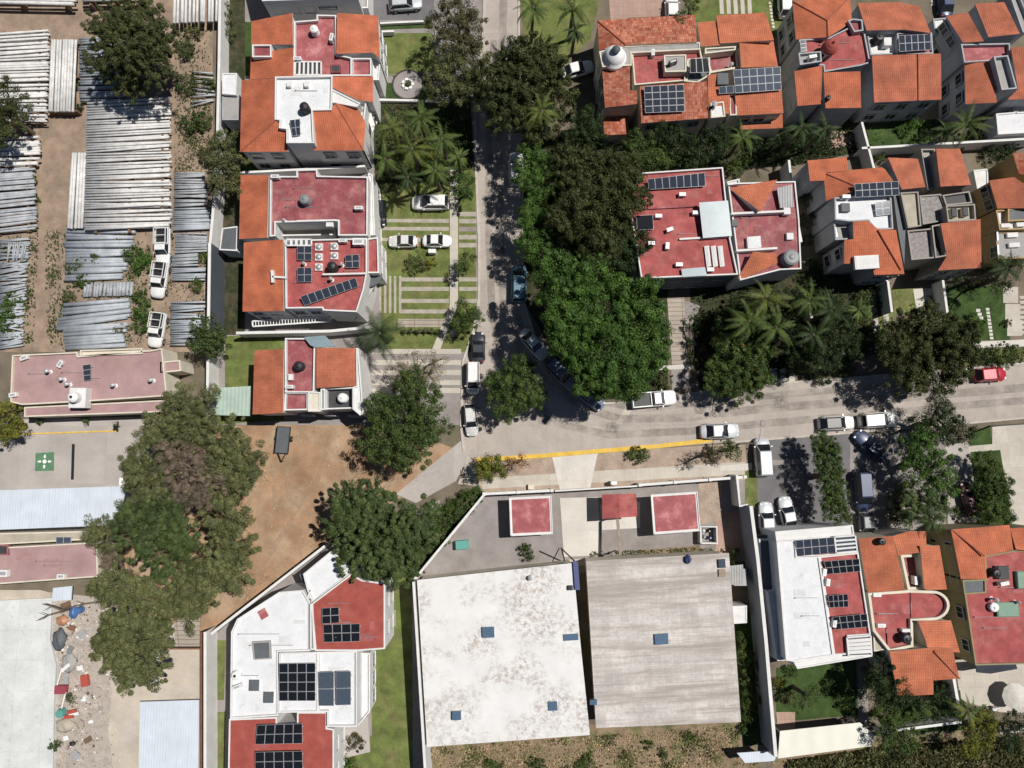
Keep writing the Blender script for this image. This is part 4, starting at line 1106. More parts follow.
h.slab('415,68 500,62 542,105 460,110 440,100', 6.1, .2, 'glassroof', 'awning')
h.flat('340,290 432,290 432,360 336,362', 5.0, 'maroon', .5); h.flat('432,288 482,288 482,366 432,366', 5.6, 'cream', .2)
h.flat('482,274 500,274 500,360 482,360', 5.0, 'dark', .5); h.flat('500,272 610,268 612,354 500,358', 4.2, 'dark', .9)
h.flat('624,112 634,112 655,376 640,382 610,356 610,268 626,264', 5.4, 'white', .25)
h.windows('630,130 652,360', 5.2, 2, (1.4, 4)); h.windows('345,376 640,380', 5, 3, (1.4,)); h.done()
tank('white water tank in the dark roof well of the small orange-tiled house', 572, 312, 4.25, .55, 1.1, 'whitep', A3)
tank('black water tank on the maroon patio of the small orange-tiled house', 397, 185, 5.43, .55, 1.2, 'blackp', A3)
ac('white air conditioner at the foot of the maroon patio of the small house', 360, 268, 5.43, 0, o=A3)
hatch('white box beside the black tank on the maroon patio', 362, 228, 5.43, (.5, .7, .5), 0, 'whitep', A3)
# lean-to roofs along the yard wall
h = House('white lean-to roof against the yard wall beside the top-left house', 228, 84, 'white', 'shed', 'shed'); h.flat('222,73 237,73 236,95 222,94', 3.4, 'whiteroof', .1); h.done()
h = House('grey lean-to roof against the yard wall under the white one', 229, 108, 'grey', 'shed', 'shed'); h.flat('222,95 240,95 240,120 222,120', 3.0, 'greyroof', .08); h.done()
h = House('small dark grey lean-to roof against the yard wall beside the maroon roof', 228, 238, 'white', 'shed', 'shed'); h.flat('222,228 238,226 237,251 219,250', 3.0, 'slate', .08); h.done()
h = House('pale green corrugated lean-to at the west side of the small orange-tiled house', 232, 402, 'grey', 'shed', 'shed')
h.sheet('215,388 251,386 251,416 211,415', 'greensheet', z=2.8); h.walls.box((W(232, 402, 2).x, W(232, 402, 2).y, 1.3), (.12, 3, 2.6)); h.done()
# ================================================================ pink and pale buildings at far left
h = House('long dusty pink flat-roofed building south of the pole yard', 88, 384, 'cream', 'building', 'building')
h.flat('12,355 77,352 78,356 152,350 162,348 167,396 94,401 22,405 10,402', 3.4, 'pink', .3)
h.flat('24,407 165,400 166,412 24,417', 3.0, 'pink', .08)
h.flat('80,350 142,348 142,354 80,356', 3.4, 'cream', .3); h.flat('160,362 180,360 181,371 160,373', 3.2, 'pink', .2)
h.windows('30,416 110,413', 3, 5, (1.4,)); h.done()
t = thing('water_tank', 'white water tank on its square plinth at the edge of the pink roof', 'water tank', loc(79, 398, 4.2)); t.location.z = 3.4
mb = MB(); mb.box((0, 0, .55), (1.9, 2.3, 1.1)); mb.build('plinth', T['white'], t)
mb = MB(); mb.lathe((0, 0, 1.1), [(.6, 0), (.6, .9), (.4, 1.1), (.18, 1.15), (.18, 1.22)], 22); mb.build('tank_body', T['whitep'], t)
mb = MB(); mb.lathe((0, 0, 2.32), [(.17, 0), (.12, .06)], 14); mb.build('lid', T['blackp'], t)
for x, y, lb in ((25, 358, 'white air conditioner in the north-west corner of the pink roof'), (61, 364, 'white tilted box on the pink roof near its north edge'), (14, 395, 'white box at the south-west corner of the pink roof')): ac(lb, x, y, 3.42, random.randint(0, 60), (.9, .5, .4))
for x, y, lb in ((46, 371, 'short white vent in the left part of the pink roof'), (60, 379, 'tall white vent left of the tank on the pink roof'), (66, 384, 'white vent just above the water tank plinth'), (112, 385, 'white vent right of the tank on the pink roof'), (150, 380, 'white vent at the east end of the pink roof')): vent(lb, x, y, 3.42, .8, .15)
solar('two small solar collectors in a column on the pink roof', '82.5,365,3.9 91,364,3.9 91,380,3.7 84,381,3.7', 1, 3, m='solar')
h = House('pale white canopy roof along the south side of the courtyard', 60, 508, 'white', 'canopy', 'canopy')
h.slab('-80,493 126,486 118,525 -80,533', 3.6, .2, 'metalroof')
for x in (-40, 0, 40, 80, 114):
    p = W(x, 523, 3.4); h.walls.box((p.x, p.y, 1.7), (.16, .16, 3.4))
    p = W(x+2, 494, 3.4); h.walls.box((p.x, p.y, 1.7), (.16, .16, 3.4))
h.done()
h = House('long pink-roofed building below the white canopy', 45, 565, 'cream', 'building', 'building')
h.flat('-80,552 97,542 98,577 -80,590', 3.2, 'pink', .2); h.flat('-80,535 85,531 85,540 -80,549', 2.8, 'beigeroof', .05)
h.skylight('-2,545 8,545 8,555 -2,555', 3.2, .3, 'maroon', 'dark'); h.done()
ac('white air conditioner with a lid near the left edge of the lower pink roof', 4, 573, 3.22, 0, (1.2, .8, .5)); ac('white air conditioner in the middle of the lower pink roof', 62, 576, 3.22, 0, (.9, .5, .4))
solar('two glass panels lying on the beige ledge of the lower pink building', '56,537,3.1 71,537,3.1 71,543,3 56,544,3', 2, 1, m='solar_b', legs=.1)
h = House('low weathered white slab in the bottom-left corner', 20, 690, 'white', 'concrete slab', 'concrete_slab')
h.flat('-80,604 52,598 50,640 56,665 54,705 52,800 -80,800', .45, 'oldroof', .0); h.slab('53,588 72,586 71,600 52,601', 1.2, .15, 'metalroof'); h.done()
h = House('low pale blue-grey sheet roof beside the long wall at the bottom left', 168, 735, 'grey', 'shed', 'shed')
h.slab('140,702 199,700 198,800 138,800', .8, .18, 'metalroof'); h.slab('144,719 198,718 198,735 144,736', .84, .08, 'metalroof')
for x, y in ((143, 706), (196, 704), (143, 780), (196, 780)):
    p = W(x, y, .6); h.walls.box((p.x, p.y, .3), (.15, .15, .6))
h.done()
# ================================================================ bottom-left white house
B6, B1 = (200, 576), (200, 480)
h = House('large white flat-roofed house with brick-red wings and many solar panels, bottom left', 295, 670, 'white')
h.flat('231,632 237,619 279,592 303,590 310,603 310,651 278,652 278,716 230,719', 5.2, 'whiteroof', .3)
h.flat('303,574 331,551 352,566 350,574 313,603 307,590', 5.2, 'whiteroof', .25)
h.flat('311,604 351,574 362,580 385,583 385,649 358,651 315,651', 5.8, 'brick', .12)
h.flat('279,653 318,652 318,712 278,713', 5.6, 'whiteroof', .2); h.flat('318,652 357,651 357,727 327,727 327,712 318,712', 5.4, 'whiteroof', .35)
h.flat('357,653 370,653 370,712 358,726', 3.2, 'white', .3)
h.flat('229,719 277,717 277,724 297,724 297,712 327,712 327,728 334,729 334,820 227,820', 5.2, 'brick', .06)
h.flat('334,729 368,716 370,752 336,760', .35, 'court', 0)
h.flat('310,604 313,604 315,650 310,650', 5.5, 'whiteroof', .45)
h.slats('310,590 308,598 311,600 311,640', 5.3, 6, 'white')
h.skylight('252,642 270,641 271,659 254,660', 5.2, .35, 'greyroof', 'slate')
h.slab('299,574 309,577 310,589 303,583', 4.2, .2, 'slate', 'awning')
h.windows('371,655 371,710', 3.2, 3, (1.5,)); h.windows('385,590 385,645', 5.8, 2, (1.5, 4.2)); h.windows('334,735 334,790', 5.2, 2, (1.5, 4)); h.done()
solar('sixteen dark solar panels in a square on the white roof', '279,663.5,6.2 315.5,663,6.2 315.5,701,5.9 279,701,5.9', 4, 4, m='solar_k')
solar('left of two large blue collectors on the white roof', '318,672,6.1 334,671.5,6.1 334,706,5.8 318.5,706,5.8', 1, 2, m='solar_b')
solar('right of two large blue collectors on the white roof', '335.7,671.5,6.1 351,671,6.1 351,705,5.8 335.7,705.5,5.8', 1, 2, m='solar_b')
solar('upper four panels of the stepped solar array on the brick-red roof', '322,608,6.2 339,607,6.2 339.5,623,6.1 322,624,6.1', 2, 2, m='solar_k')
solar('lower eight panels of the stepped solar array on the brick-red roof', '323,624.5,6.1 360,623.5,6.1 360,641.5,6 324,642.5,6', 4, 2, m='solar_k')
solar('ten dark solar panels on the south red wing, upper array', '257,725,5.8 302.5,723.5,5.8 302.5,743.5,5.5 255,744.5,5.5', 5, 2, m='solar_k')
solar('dark solar panels on the south red wing, array cut by the photo edge', '255,752,5.8 302.5,751,5.8 303,771,5.5 255,772,5.5', 5, 2, m='solar_k')
hatch('upper dark square hatch on the white roof', 254, 685.5, 5.22, (1.05, 1.1, .3), 0, 'whitep', lid='slate'); hatch('lower dark square hatch on the white roof', 268.5, 697.5, 5.22, (1.05, 1.1, .3), 0, 'whitep', lid='slate')
hatch('pinkish red hatch turned askew on the white roof', 263, 614, 5.22, (.85, .95, .12), 30, 'rose', lid='rose')
tank('small dark-lidded water tank by the west parapet of the white roof', 236, 675, 5.22, .45, .8, 'whitep', lid='blackp')
ac('pale air conditioner below the small tank on the white roof', 238, 686, 5.22, 20)
# ================================================================ warehouses
h = House('large warehouse with a stained white roof', 505, 655, 'cream', 'warehouse', 'warehouse')
h.tile('417,580 573,563 581,648 422,664|422,664 581,648 590,735 427,747', 4.4, 4.8, 'W', 'stainwhite', eave=.3, walls=False)
pw = ccw(pp('419,582 572,565 588,733 429,745', 4.25)); h.walls.prism([Vector((p.x, p.y, -.05)) for p in pw], [Vector((p.x, p.y, p.z)) for p in pw])
for q in ('482,627.5 494,627 494.5,637.5 482.5,638', '563,634.5 578,633.5 578.5,640 563.5,641', '548,702 557,701.5 557.5,710.5 548.5,711', '452,712 461,711.5 461,720 452,720.5'):
    pts = ccw(pp(q, 4.85)); sk = MB(); sk.prism([Vector((p.x, p.y, 4.4)) for p in pts], pts); ob = h.part('skylight', sk, 'bluesky')
h.done()
h = House('large warehouse with a weathered grey sheet roof', 665, 640, 'cream', 'warehouse', 'warehouse')
h.tile('586,561 729,553 741,722 596,728', 4.6, 4.8, 'W', 'fibre', eave=.3)
for q in ('654.5,634.5 668,633.5 668.5,644 655,645', '590,700 597,700 597,705 590,705'):
    pts = ccw(pp(q, 4.95)); sk = MB(); sk.prism([Vector((p.x, p.y, 4.5)) for p in pts], pts); h.part('skylight', sk, 'bluesky')
rb = MB()
for k in range(1, 24):
    a = W(586+10*k/24, 561+167*k/24, 4.63); b = W(729+12*k/24, 553+169*k/24, 4.83); rb.bar(a, b, .05, .03)
h.part('sheet_joints', rb, 'fibre'); h.done()
def canopy(label, q, z, m, gable=False, posts=True):
    px = px_list(q); c = (sum(p[0] for p in px)/len(px), sum(p[1] for p in px)/len(px))
    hh = House(label, c[0], c[1], 'white', 'canopy' if posts else 'gatehouse', 'canopy' if posts else 'gatehouse')
    if gable:
        a, b, c_, d = px; m1 = ((a[0]+b[0])/2, (a[1]+b[1])/2); m2 = ((c_[0]+d[0])/2, (c_[1]+d[1])/2)
        f = lambda p, zz: f'{p[0]},{p[1]},{zz}'
        hh.tile(' '.join((f(a, z), f(m1, z+.5), f(m2, z+.5), f(d, z)))+'|'+' '.join((f(m1, z+.5), f(b, z), f(c_, z), f(m2, z+.5))), m=m, walls=False)
        pts = ccw(pp(q, z)); ins = inset(pts, .5); hh.walls.prism([Vector((p.x, p.y, 0)) for p in ins], [Vector((p.x, p.y, z-.1)) for p in ins])
    else:
        pts = ccw(pp(q, z)); mb = MB(); mb.prism([p-Vector((0, 0, .3)) for p in pts], pts, 0); hh.part('roof_slab', mb, 'white')
        ins = inset(pts, .22); mb = MB(); mb.prism([p-Vector((0, 0, .1)) for p in ins], [p+Vector((0, 0, .02)) for p in ins]); hh.part('red_coating', mb, m)
        for p in inset(pts, .5):
            pb = MB(); pb.box((p.x, p.y, (z-.3)/2), (.18, .18, z-.3)); hh.part('post', pb, 'steel')
        mb = MB(); ribbon(mb, [*pts, pts[0]], .14, z-.05, z+.1); hh.part('fascia', mb, 'white')
    return hh.done()
canopy('left open-sided carport with a faded rose roof in the warehouse yard', '509.5,498 551,496 552.5,533.5 511,535.5', 2.7, 'rose')
canopy('small gatehouse with a red gable roof at the warehouse entrance', '602,494.5 636,493.5 637.5,516.5 602.5,519', 3.0, 'red', True, False)
canopy('right open-sided carport with a red roof in the warehouse yard', '651,495 697,492 700,530.5 654,534', 2.7, 'rose')
# ================================================================ houses, top right
R4, R5, S1, S2, Q4, Q8 = (580, 0), (768, 0), (580, 160), (768, 160), (768, 480), (768, 576)
h = House('house with mottled old barrel tiles and a white dome, top centre', 70, 75, 'cream', o=R4)
h.tile('70,82,5.4 460,58,5.4 468,168,6.5 185,180,6.5|70,82,5.4 185,180,6.5 180,184,6.5 76,200,5.4', m='tile_m', ridge='70,82,5.4 185,180,6.5')
h.tile('88,268 200,265 200,362 228,362 228,416 100,430', 5.6, 6.3, 'W', 'tile_m'); h.tile('240,345 507,325 513,472 245,493', 5.5, 6.6, 'S', 'tile_m')
h.flat('76,205 180,183 480,168 482,198 207,212 207,262 90,268', 6.2, 'greyroof', .1)
h.flat('207,212 482,198 490,235 440,240 430,322 218,340', 5.6, 'red', .45)
h.flat('335,220 425,217 426,286 340,288', 6.6, 'greyroof', .1); h.flat('430,235 520,230 522,300 470,330 415,325', 5.9, 'slate', .3)
h.tile('92,462 192,460 196,536 98,541', 2.9, 3.3, 'S', 'tile_m', ridge=None)
h.windows('76,200 95,420', 5.6, 3); h.windows('250,492 505,474', 5.5, 3)
c = loc(138, 225, 6.6, R4)
mb = MB(); mb.lathe((c.x, c.y, 5.9), [(1.45, 0), (1.45, .5), (1.3, .55), (1.22, .95), (1.0, 1.35), (.7, 1.65), (.36, 1.82)], 28); dm = h.part('dome', mb, 'dome_w', True)
mb = MB(); mb.lathe((c.x, c.y, 7.65), [(.42, 0), (.42, .35), (.5, .38), (.3, .62), (.04, .75)], 20); h.part('lantern', mb, 'slate', parent=dm)
h.done()
solar('twenty-panel solar grid on the mottled tiles of the domed house', '256,345,6.95 416,337,6.95 419,446,6.2 261,452,6.2', 5, 4, R4, legs=.2)
solar('black tilted collector at the east end of the domed house roof', '440,234,7.4 512,230,7.4 520,289,7 440,292,7', 3, 1, R4, m='solar_k', legs=.5)
ac('dark air conditioner on the raised grey block of the domed house', 370, 252, 6.63, 20, m='blackp', o=R4); ac('white air conditioner at the north parapet of the domed house', 290, 215, 5.63, 90, (.8, .4, .6), o=R4)
h = House('bright orange-tiled house with a large bluish solar grid, top centre', 165, 70, 'cream', o=R4)
h.tile('468,90 545,84 560,180 485,186', 5.5, 6.5, 'N', 'tile_r'); h.tile('545,62 742,50 776,160 560,173', 5.5, 6.6, 'N', 'tile_r')
h.tile('638,172 774,165 792,266 645,270', 5.5, 6.4, 'E', 'tile_r'); h.flat('488,190 630,182 640,272 522,292', 5, 'maroon', .5, pw=.25)
h.tile('612,290 800,280 814,452 628,462', 5.3, 6.5, 'S', 'tile_r'); h.tile('512,300 550,294 600,380 600,456 515,442', 5.4, 6.4, 'S', 'tile_r')
h.flat('596,378 626,374 628,460 600,462', 5.4, 'maroon', .15); h.flat('522,412 575,405 582,466 524,472', 5.6, 'white', .15)
h.tile('765,456 810,454 812,512 640,518 642,500 765,496', 3.2, 3.8, 'S', 'tile_r')
h.flat('500,192 625,184 622,200 500,215', 6, 'greyroof', .25)
h.windows('775,165 812,450', 5.6, 4); h.windows('640,462 760,456', 5.3, 2, (1.5, 4)); h.done()
solar('large eighteen-panel solar grid with pale reflections on orange tiles', '613,279,6.95 802,266,6.95 806,360,6.3 621,373,6.3', 6, 3, R4, m='solar_b', legs=.25)
solar('two-panel solar strip left of the large grid on orange tiles', '555,346,6.5 614,342,6.5 616,372,6.2 557,376,6.2', 2, 1, R4, m='solar_b', legs=.2)
hatch('dark grey roof hatch above the two-panel solar strip', 571, 315, 6.0, (1.3, 1.4, .4), 0, 'greyp', R4, 'slate'); vent('black vent stack at the south-west corner of the orange tiles', 538, 415, 5.7, .9, .2, R4, 'blackp')
vent('pale vent in the maroon roof recess', 606, 256, 5.05, .7, .15, R4)
h = House('house with a dark red roof and a small tiled dome tower, top right', 60, 60, 'grey', o=R5)
h.tile('98,5,5.4 328,-12,5.4 238,82,6.6|98,5,5.4 238,82,6.6 240,148,6.6 112,158,5.4|328,-12,5.4 336,82,5.6 300,112,6 240,148,6.6 238,82,6.6', m='tile', ridge='98,5,5.4 238,82,6.6 328,-12,5.4|238,82,6.6 240,148,6.6')
h.flat('125,158 242,150 322,110 332,78 378,78 410,250 372,262 225,288 222,262 130,255', 5.6, 'red', .3)
h.flat('320,82 340,74 378,78 382,122 345,128', 5.9, 'maroon', .4)
h.flat('122,212 212,204 216,246 128,260', 6.3, 'greyroof', .45)
h.tile('105,285 218,262 212,416 118,424', 5.4, 6.5, 'S', ridge=None); h.tile('222,290 370,285 373,431 230,433', 5.4, 6.3, 'S')
h.windows('98,30 112,158', 5.4, 2); h.windows('105,290 118,420', 5.4, 2)
c = loc(243, 195, 6.6, R5)
mb = MB(); mb.lathe((c.x, c.y, 5.5), [(.8, 0), (.8, 1.1), (.9, 1.15), (.9, 1.25)], 18); tw = h.part('tower', mb, 'cream')
mb = MB(); mb.lathe((c.x, c.y, 6.76), [(.95, 0), (.9, .3), (.72, .62), (.45, .9), (.16, 1.05), (.1, 1.25), (.03, 1.4)], 22); h.part('dome', mb, 'brick', parent=tw)
mb = MB()
for k in range(8):
    a = k*math.pi/4; mb.box((c.x+.8*math.cos(a), c.y+.8*math.sin(a), 6.1), (.08, .34, .6), a)
h.part('tower_windows', mb, 'glass', parent=tw); h.done()
ac('air conditioner inside the small white roof box beside the dome tower', 175, 232, 6.33, 10, o=R5); tank('small black tank on the orange tiles below the dome tower', 240, 392, 5.75, .3, .6, 'blackp', R5)
solar('tiny speckled collector left of the dome tower', '128,160,6.2 152,158,6.2 156,205,6 132,208,6', 1, 3, R5, m='solar')
h = House('orange-tiled house with a white roof terrace and ten dark solar panels, top right', 135, 55, 'grey', o=R5)
h.tile('358,12 525,8 606,25 652,132 545,118 395,122', 5.4, 6.5, 'N', 'tile_b'); h.flat('395,124 516,120 520,216 410,220', 5.2, 'white', .3); h.flat('516,130 656,130 662,214 520,216', 5.6, 'rose', .25)
h.tile('416,222 692,214 694,398 425,410', 5.3, 6.5, 'S', 'tile_b', ridge='600,217,6.52 602,402,5.36')
h.windows('425,410 690,400', 5.3, 3, (1.5, 4.1)); h.windows('405,130 412,220', 5.2, 1); h.done()
solar('ten dark solar panels beside the white roof terrace', '522,142,6.3 650,135,6.3 653,199,6.3 526,207,6.3', 5, 2, R5, legs=.5)
tank('black water tank in the shade of the white roof terrace', 440, 155, 5.23, .55, 1.2, 'blackp', R5); hatch('white box beside the black tank on the roof terrace', 478, 168, 5.23, (.9, .9, .7), 0, 'whitep', R5)
h = House('orange-tiled house with a pink terrace and white-rimmed roof tower, top right corner', 235, 60, 'grey', o=R5)
h.tile('712,64 800,50 864,165 780,170', 5.4, 6.4, 'W', 'tile_b'); h.tile('828,15 945,8 1008,135 882,148', 5.5, 6.6, 'N', 'tile_b')
h.flat('772,176 968,172 972,238 785,250', 5.4, 'rose', .45); h.tile('786,254 892,246 916,410 790,417', 5.3, 6.4, 'W', 'tile_b')
h.tile('972,190 1100,182 1110,396 958,398 1000,356', 5.3, 6.4, 'S', 'tile_b'); h.flat('903,226 960,220 997,354 935,360', 6.4, 'greyroof', .6)
h.flat('660,75 712,70 712,128 670,135', 3, 'white', .2); h.flat('960,-40 1000,-40 1060,110 1020,130', 5.6, 'greyroof', .4)
h.windows('786,260 790,415', 5.3, 2); h.windows('712,70 770,170', 5.3, 2); h.done()
h = House('white flat-roofed outbuilding at the right edge below the roof tower', 248, 125, 'white', 'shed', 'shed', o=R5); h.flat('912,454 985,448 985,422 996,420 1000,448 1060,444 1060,530 920,538', 3, 'whiteroof', .15); h.done()
h = House('white garden shed roof between the orange-tiled houses at right', 212, 22, 'white', 'shed', 'shed', o=S2); h.flat('822,40 880,34 882,105 838,122', 2.6, 'white', .1); h.done()
# ---- second row
h = House('house with a white stepped roof, dark solar panels and orange slopes, right row', 90, 55, 'grey', o=S2)
h.tile('158,2 315,-12 322,42 232,50 228,82 168,84', 5.2, 5.8, 'N', 'tile'); h.tile('222,50,5.4 462,28,5.4 502,84,6.5 342,100,6.5|222,50,5.4 342,100,6.5 340,125,6.5 232,164,5.4', m='tile', ridge='222,50,5.4 342,100,6.5')
h.tile('480,-10 600,-5 630,108 535,118', 5.4, 6.4, 'E', 'tile_b')
h.flat('266,150 492,130 502,276 430,278 402,242 325,246 268,238', 5.8, 'whiteroof', .4)
h.flat('262,240 338,238 343,316 270,320', 4.9, 'greyroof', .5)
h.tile('340,245 400,243 440,276 512,280 546,456 425,460 418,412 304,415 306,320 342,316', 5.3, 6.4, 'S', 'tile', ridge='440,280,6.3 532,440,5.45')
h.skylight('345,384 442,379 446,432 350,438', 5.75, .35, 'white', 'white')
h.slab('500,130 528,126 550,280 545,420 520,280', 5.2, .2, 'slate', 'awning')  # dark slab put in for the shaded wall face in the gap
h.windows('266,240 304,415', 5, 2); h.windows('430,460 540,456', 5.3, 2, (1.5, 4)); h.done()
solar('twelve dark solar panels along the top of the white stepped roof', '346,95,7.1 522,84,7.1 526,141,6.7 350,150,6.7', 6, 2, S2, legs=.5)
solar('pale glass collector on the white stepped roof', '428,168,6.3 486,162,6.3 490,218,6.1 432,224,6.1', 2, 2, S2, m='solar_b', legs=.2)
ac('white air conditioner at the north-west corner of the white stepped roof', 308, 150, 5.83, 0, o=S2); hatch('grey hatch on the white stepped roof', 310, 190, 5.83, (1, 1, .3), 0, 'greyp', S2, 'slate')
h = House('house with grey cement roof decks between orange slopes, right row', 175, 60, 'taupe', o=S2)
h.flat('530,130 602,126 614,264 560,272', 5.5, 'beigeroof', .25); h.flat('606,142 692,135 712,190 700,244 620,258', 5.2, 'gravel', .2); h.flat('558,282 660,272 668,392 574,400', 5.0, 'gravel', .45)
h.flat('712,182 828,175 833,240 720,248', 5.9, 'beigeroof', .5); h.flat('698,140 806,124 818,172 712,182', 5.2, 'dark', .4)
h.tile('672,-45 768,-45 812,100 690,106', 5.2, 6.3, 'E', 'tile_b'); h.tile('690,254 850,236 855,431 680,442 715,385', 5.3, 6.4, 'S', 'tile_b')
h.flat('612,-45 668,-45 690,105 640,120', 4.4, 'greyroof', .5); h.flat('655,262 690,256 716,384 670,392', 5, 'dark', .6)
h.windows('690,440 850,432', 5.3, 2, (1.5, 4)); h.windows('574,400 668,392', 5, 2, (1.5, 4)); h.done()
hatch('pale curb box on the cement deck of the grey-decked house', 745, 210, 5.93, (.6, 1, .5), 0, 'cream', S2, 'dark'); hatch('darker curb box on the cement deck of the grey-decked house', 790, 206, 5.93, (.6, 1, .5), 0, 'cream', S2, 'dark')
h = House('ochre-walled house with a white-edged terrace at the right photo edge', 245, 60, 'ochre', o=S2)
h.tile('885,82 985,68 1060,120 1060,192 918,194', 5.3, 6.4, 'W', 'tile_b'); h.tile('978,-28 1080,-30 1080,70 1004,55', 5.3, 6.2, 'W', 'tile_m')
h.flat('912,200 1080,192 1080,275 926,280', 5, 'white', .4); h.flat('908,288 1080,282 1080,392 922,396', 4.6, 'greyroof', .12)
h.flat('960,195 1080,190 1080,240 960,245', 5.6, 'slate', .1)
h.windows('885,90 918,194', 5.3, 2); h.windows('912,205 922,396', 4.8, 3); h.done()
for x, y, lb in ((950, 262, 'left white skylight box on the terrace edge at the right photo edge'), (1012, 258, 'right white skylight box on the terrace edge at the right photo edge')): hatch(lb, x, y, 5.03, (1.1, .5, .3), 3, 'whitep', S2)
for x, y, lb in ((978, 300, 'upper white skylight box on the grey roof at the right photo edge'), (985, 340, 'lower white skylight box on the grey roof at the right photo edge')): hatch(lb, x, y, 4.63, (1.3, .55, .25), 3, 'whitep', S2)
# ---- centre red houses
h = House('wide red flat-roofed house with a grey glass roof panel, north of the pickup truck', 105, 65, 'white', o=S1); h.wallonly = 'darkwall'  # dark walls, with the south face's shade put into the colour
h.flat('250,50 572,28 600,303 633,458 245,474 200,196 214,112', 5.9, 'red', .35)
h.coping('208,196 470,183', 5.9, .25, .2, 'maroon'); h.coping('398,316 604,304', 5.9, .3, .22, 'white')
h.sheet('476,170,6.9 592,162,6.9 608,303,6.6 492,312,6.6', 'glassroof', 'glass_roof')
for k, x in enumerate((497, 524, 551)): h.skylight(f'{x},345 {x+19},342 {x+28},424 {x+10},428', 5.9, .25, 'white', 'oldroof')
h.slab('405,436 500,428 508,462 410,468', 6.3, .15, 'glassroof', 'awning')
h.windows('262,474 620,458', 5.9, 4, (1.5, 4.3)); h.done()
solar('row of eight solar panels along the north edge of the wide red roof', '270,76,6.7 500,49,6.7 502,105,6.3 275,119,6.3', 8, 1, S1, legs=.3)
solar('single black collector at the west side of the wide red roof', '225,222,6.5 292,218,6.5 295,278,6.2 228,280,6.2', 1, 1, S1, m='solar_k')
for x, y, lb, r_ in ((408, 140, 'square white air conditioner below the row of eight panels', 0), (462, 213, 'white air conditioner left of the grey glass roof', 0), (358, 280, 'white air conditioner in the middle of the wide red roof', 20), (348, 345, 'upright white air conditioner in the lower half of the wide red roof', 85), (395, 420, 'white air conditioner near the south parapet of the wide red roof', 0), (285, 335, 'white air conditioner beside the tree at the west side of the red roof', 0), (313, 226, 'white air conditioner right of the single black collector', 0), (520, 440, 'white air conditioner at the foot of the three pale skylights', 0)):
    ac(lb, x, y, 5.93, r_, (.8, .45, .5), o=S1)
h = House('red-roofed house with two orange tile triangles and a round grey tank', 185, 65, 'white', o=S1)
h.flat('592,92 862,84 878,240 886,436 800,440 640,482 628,380', 5.4, 'maroon', .2)
h.tile('596,112,5.6 790,78,5.6 722,206,6.9', m='tile_r'); h.tile('632,472,5.5 692,368,6.6 786,372,6.6 790,412,6.3 642,482,5.5', m='tile_r')
h.coping('605,214 818,204', 5.4, .8, .25, 'white'); h.coping('626,362 790,352', 5.4, .8, .25, 'white')
h.sheet('788,112,6.1 848,98,6.1 856,188,5.9 800,192,5.9', 'corrgrey'); h.flat('588,86 638,74 640,95 592,100', 5.8, 'white', .2)
h.skylight('668,308 722,303 726,350 672,354', 5.4, .5, 'white', 'whiteroof')
h.windows('862,90 886,430', 5.4, 4); h.windows('650,480 790,442', 5.2, 2, (1.5, 4)); h.done()
tank('big grey ribbed water tank on the red-roofed house with tile triangles', 842, 392, 5.45, .95, 1.2, 'greyp', S1)
hatch('white hatch near the east parapet of the red-roofed house', 840, 305, 5.43, (.8, .8, .3), 0, 'whitep', S1); hatch('upper pale hatch at the end of the white parapet', 828, 204, 5.43, (.8, .8, .6), 0, 'whitep', S1)
hatch('small grey box at the west edge of the red-roofed house', 618, 252, 5.43, (.7, .8, .3), 0, 'greyp', S1, 'slate')
# ---- south-east houses
h = House('white-roofed house with a red terrace strip carrying solar panels, south-east', 50, 90, 'white', o=Q4)
h.flat('28,206 340,180 346,222 34,246', 5.2, 'white', .12)
h.flat('34,246 110,240 116,306 206,306 264,702 102,727 72,722', 5.6, 'whiteroof', .15); h.flat('0,448 34,440 72,722 38,724', 4, 'white', .1)
h.flat('102,727 330,692 415,688 418,706 118,756', 4.8, 'white', .12); h.flat('206,306 362,290 412,620 322,626 322,698 264,702', 5.1, 'red', .25)
h.flat('110,242 348,222 362,290 206,306 116,306', 5.1, 'red', .05)
h.flat('-36,236 26,238 52,446 -28,444', 3.2, 'slate', .06)  # lower terrace; its slate tone stands for the house's shadow
h.slats('266,228 348,222 356,284 272,292', 5.8, 4, 'white', w=.2, under='solar_b'); h.slats('315,630 410,622 414,700 322,704', 5.5, 5, 'white', w=.35, h=.15, under='slate')
h.windows('34,730 90,726', 4, 1, (1.5,)); h.done()
solar('ten solar panels under the north ledge of the white-roofed house', '110,241,6 265,228,6 271,292,5.7 115,306,5.7', 5, 2, Q4, legs=.3)
solar('upper ten-panel solar array on the red terrace strip', '224,325,5.9 365,314,5.9 370,366,5.5 236,378,5.5', 5, 2, Q4, m='solar_k'); solar('steep small solar array in the middle of the red terrace strip', '240,462,6.1 320,455,6.1 322,508,5.5 246,511,5.5', 4, 2, Q4, m='solar_k', legs=.5)
solar('lower ten-panel solar array on the red terrace strip', '258,548,5.9 396,534,5.9 402,588,5.5 268,599,5.5', 5, 2, Q4, m='solar_k')
for x, y, lb in ((222, 368, 'white air conditioner left of the upper array on the red terrace strip'), (236, 408, 'white air conditioner between arrays on the red terrace strip'), (262, 572, 'white air conditioner left of the lower array on the red terrace strip')): ac(lb, x, y, 5.13, 80, (.8, .4, .6), o=Q4)
h = House('orange-tiled house with a red terrace curving out to a rounded wall, south-east', 140, 120, 'cream', o=Q4)
h.tile('362,234 500,224 548,440 400,450', 5.3, 6.3, 'W', 'tile_r')
h.tile('500,224 565,205 632,205 634,262 604,262 608,290 522,302', 5.2, 6.2, 'N', 'tile_r'); h.tile('608,264 686,262 716,438 640,440 626,436', 5.2, 6.2, 'E', 'tile_r')
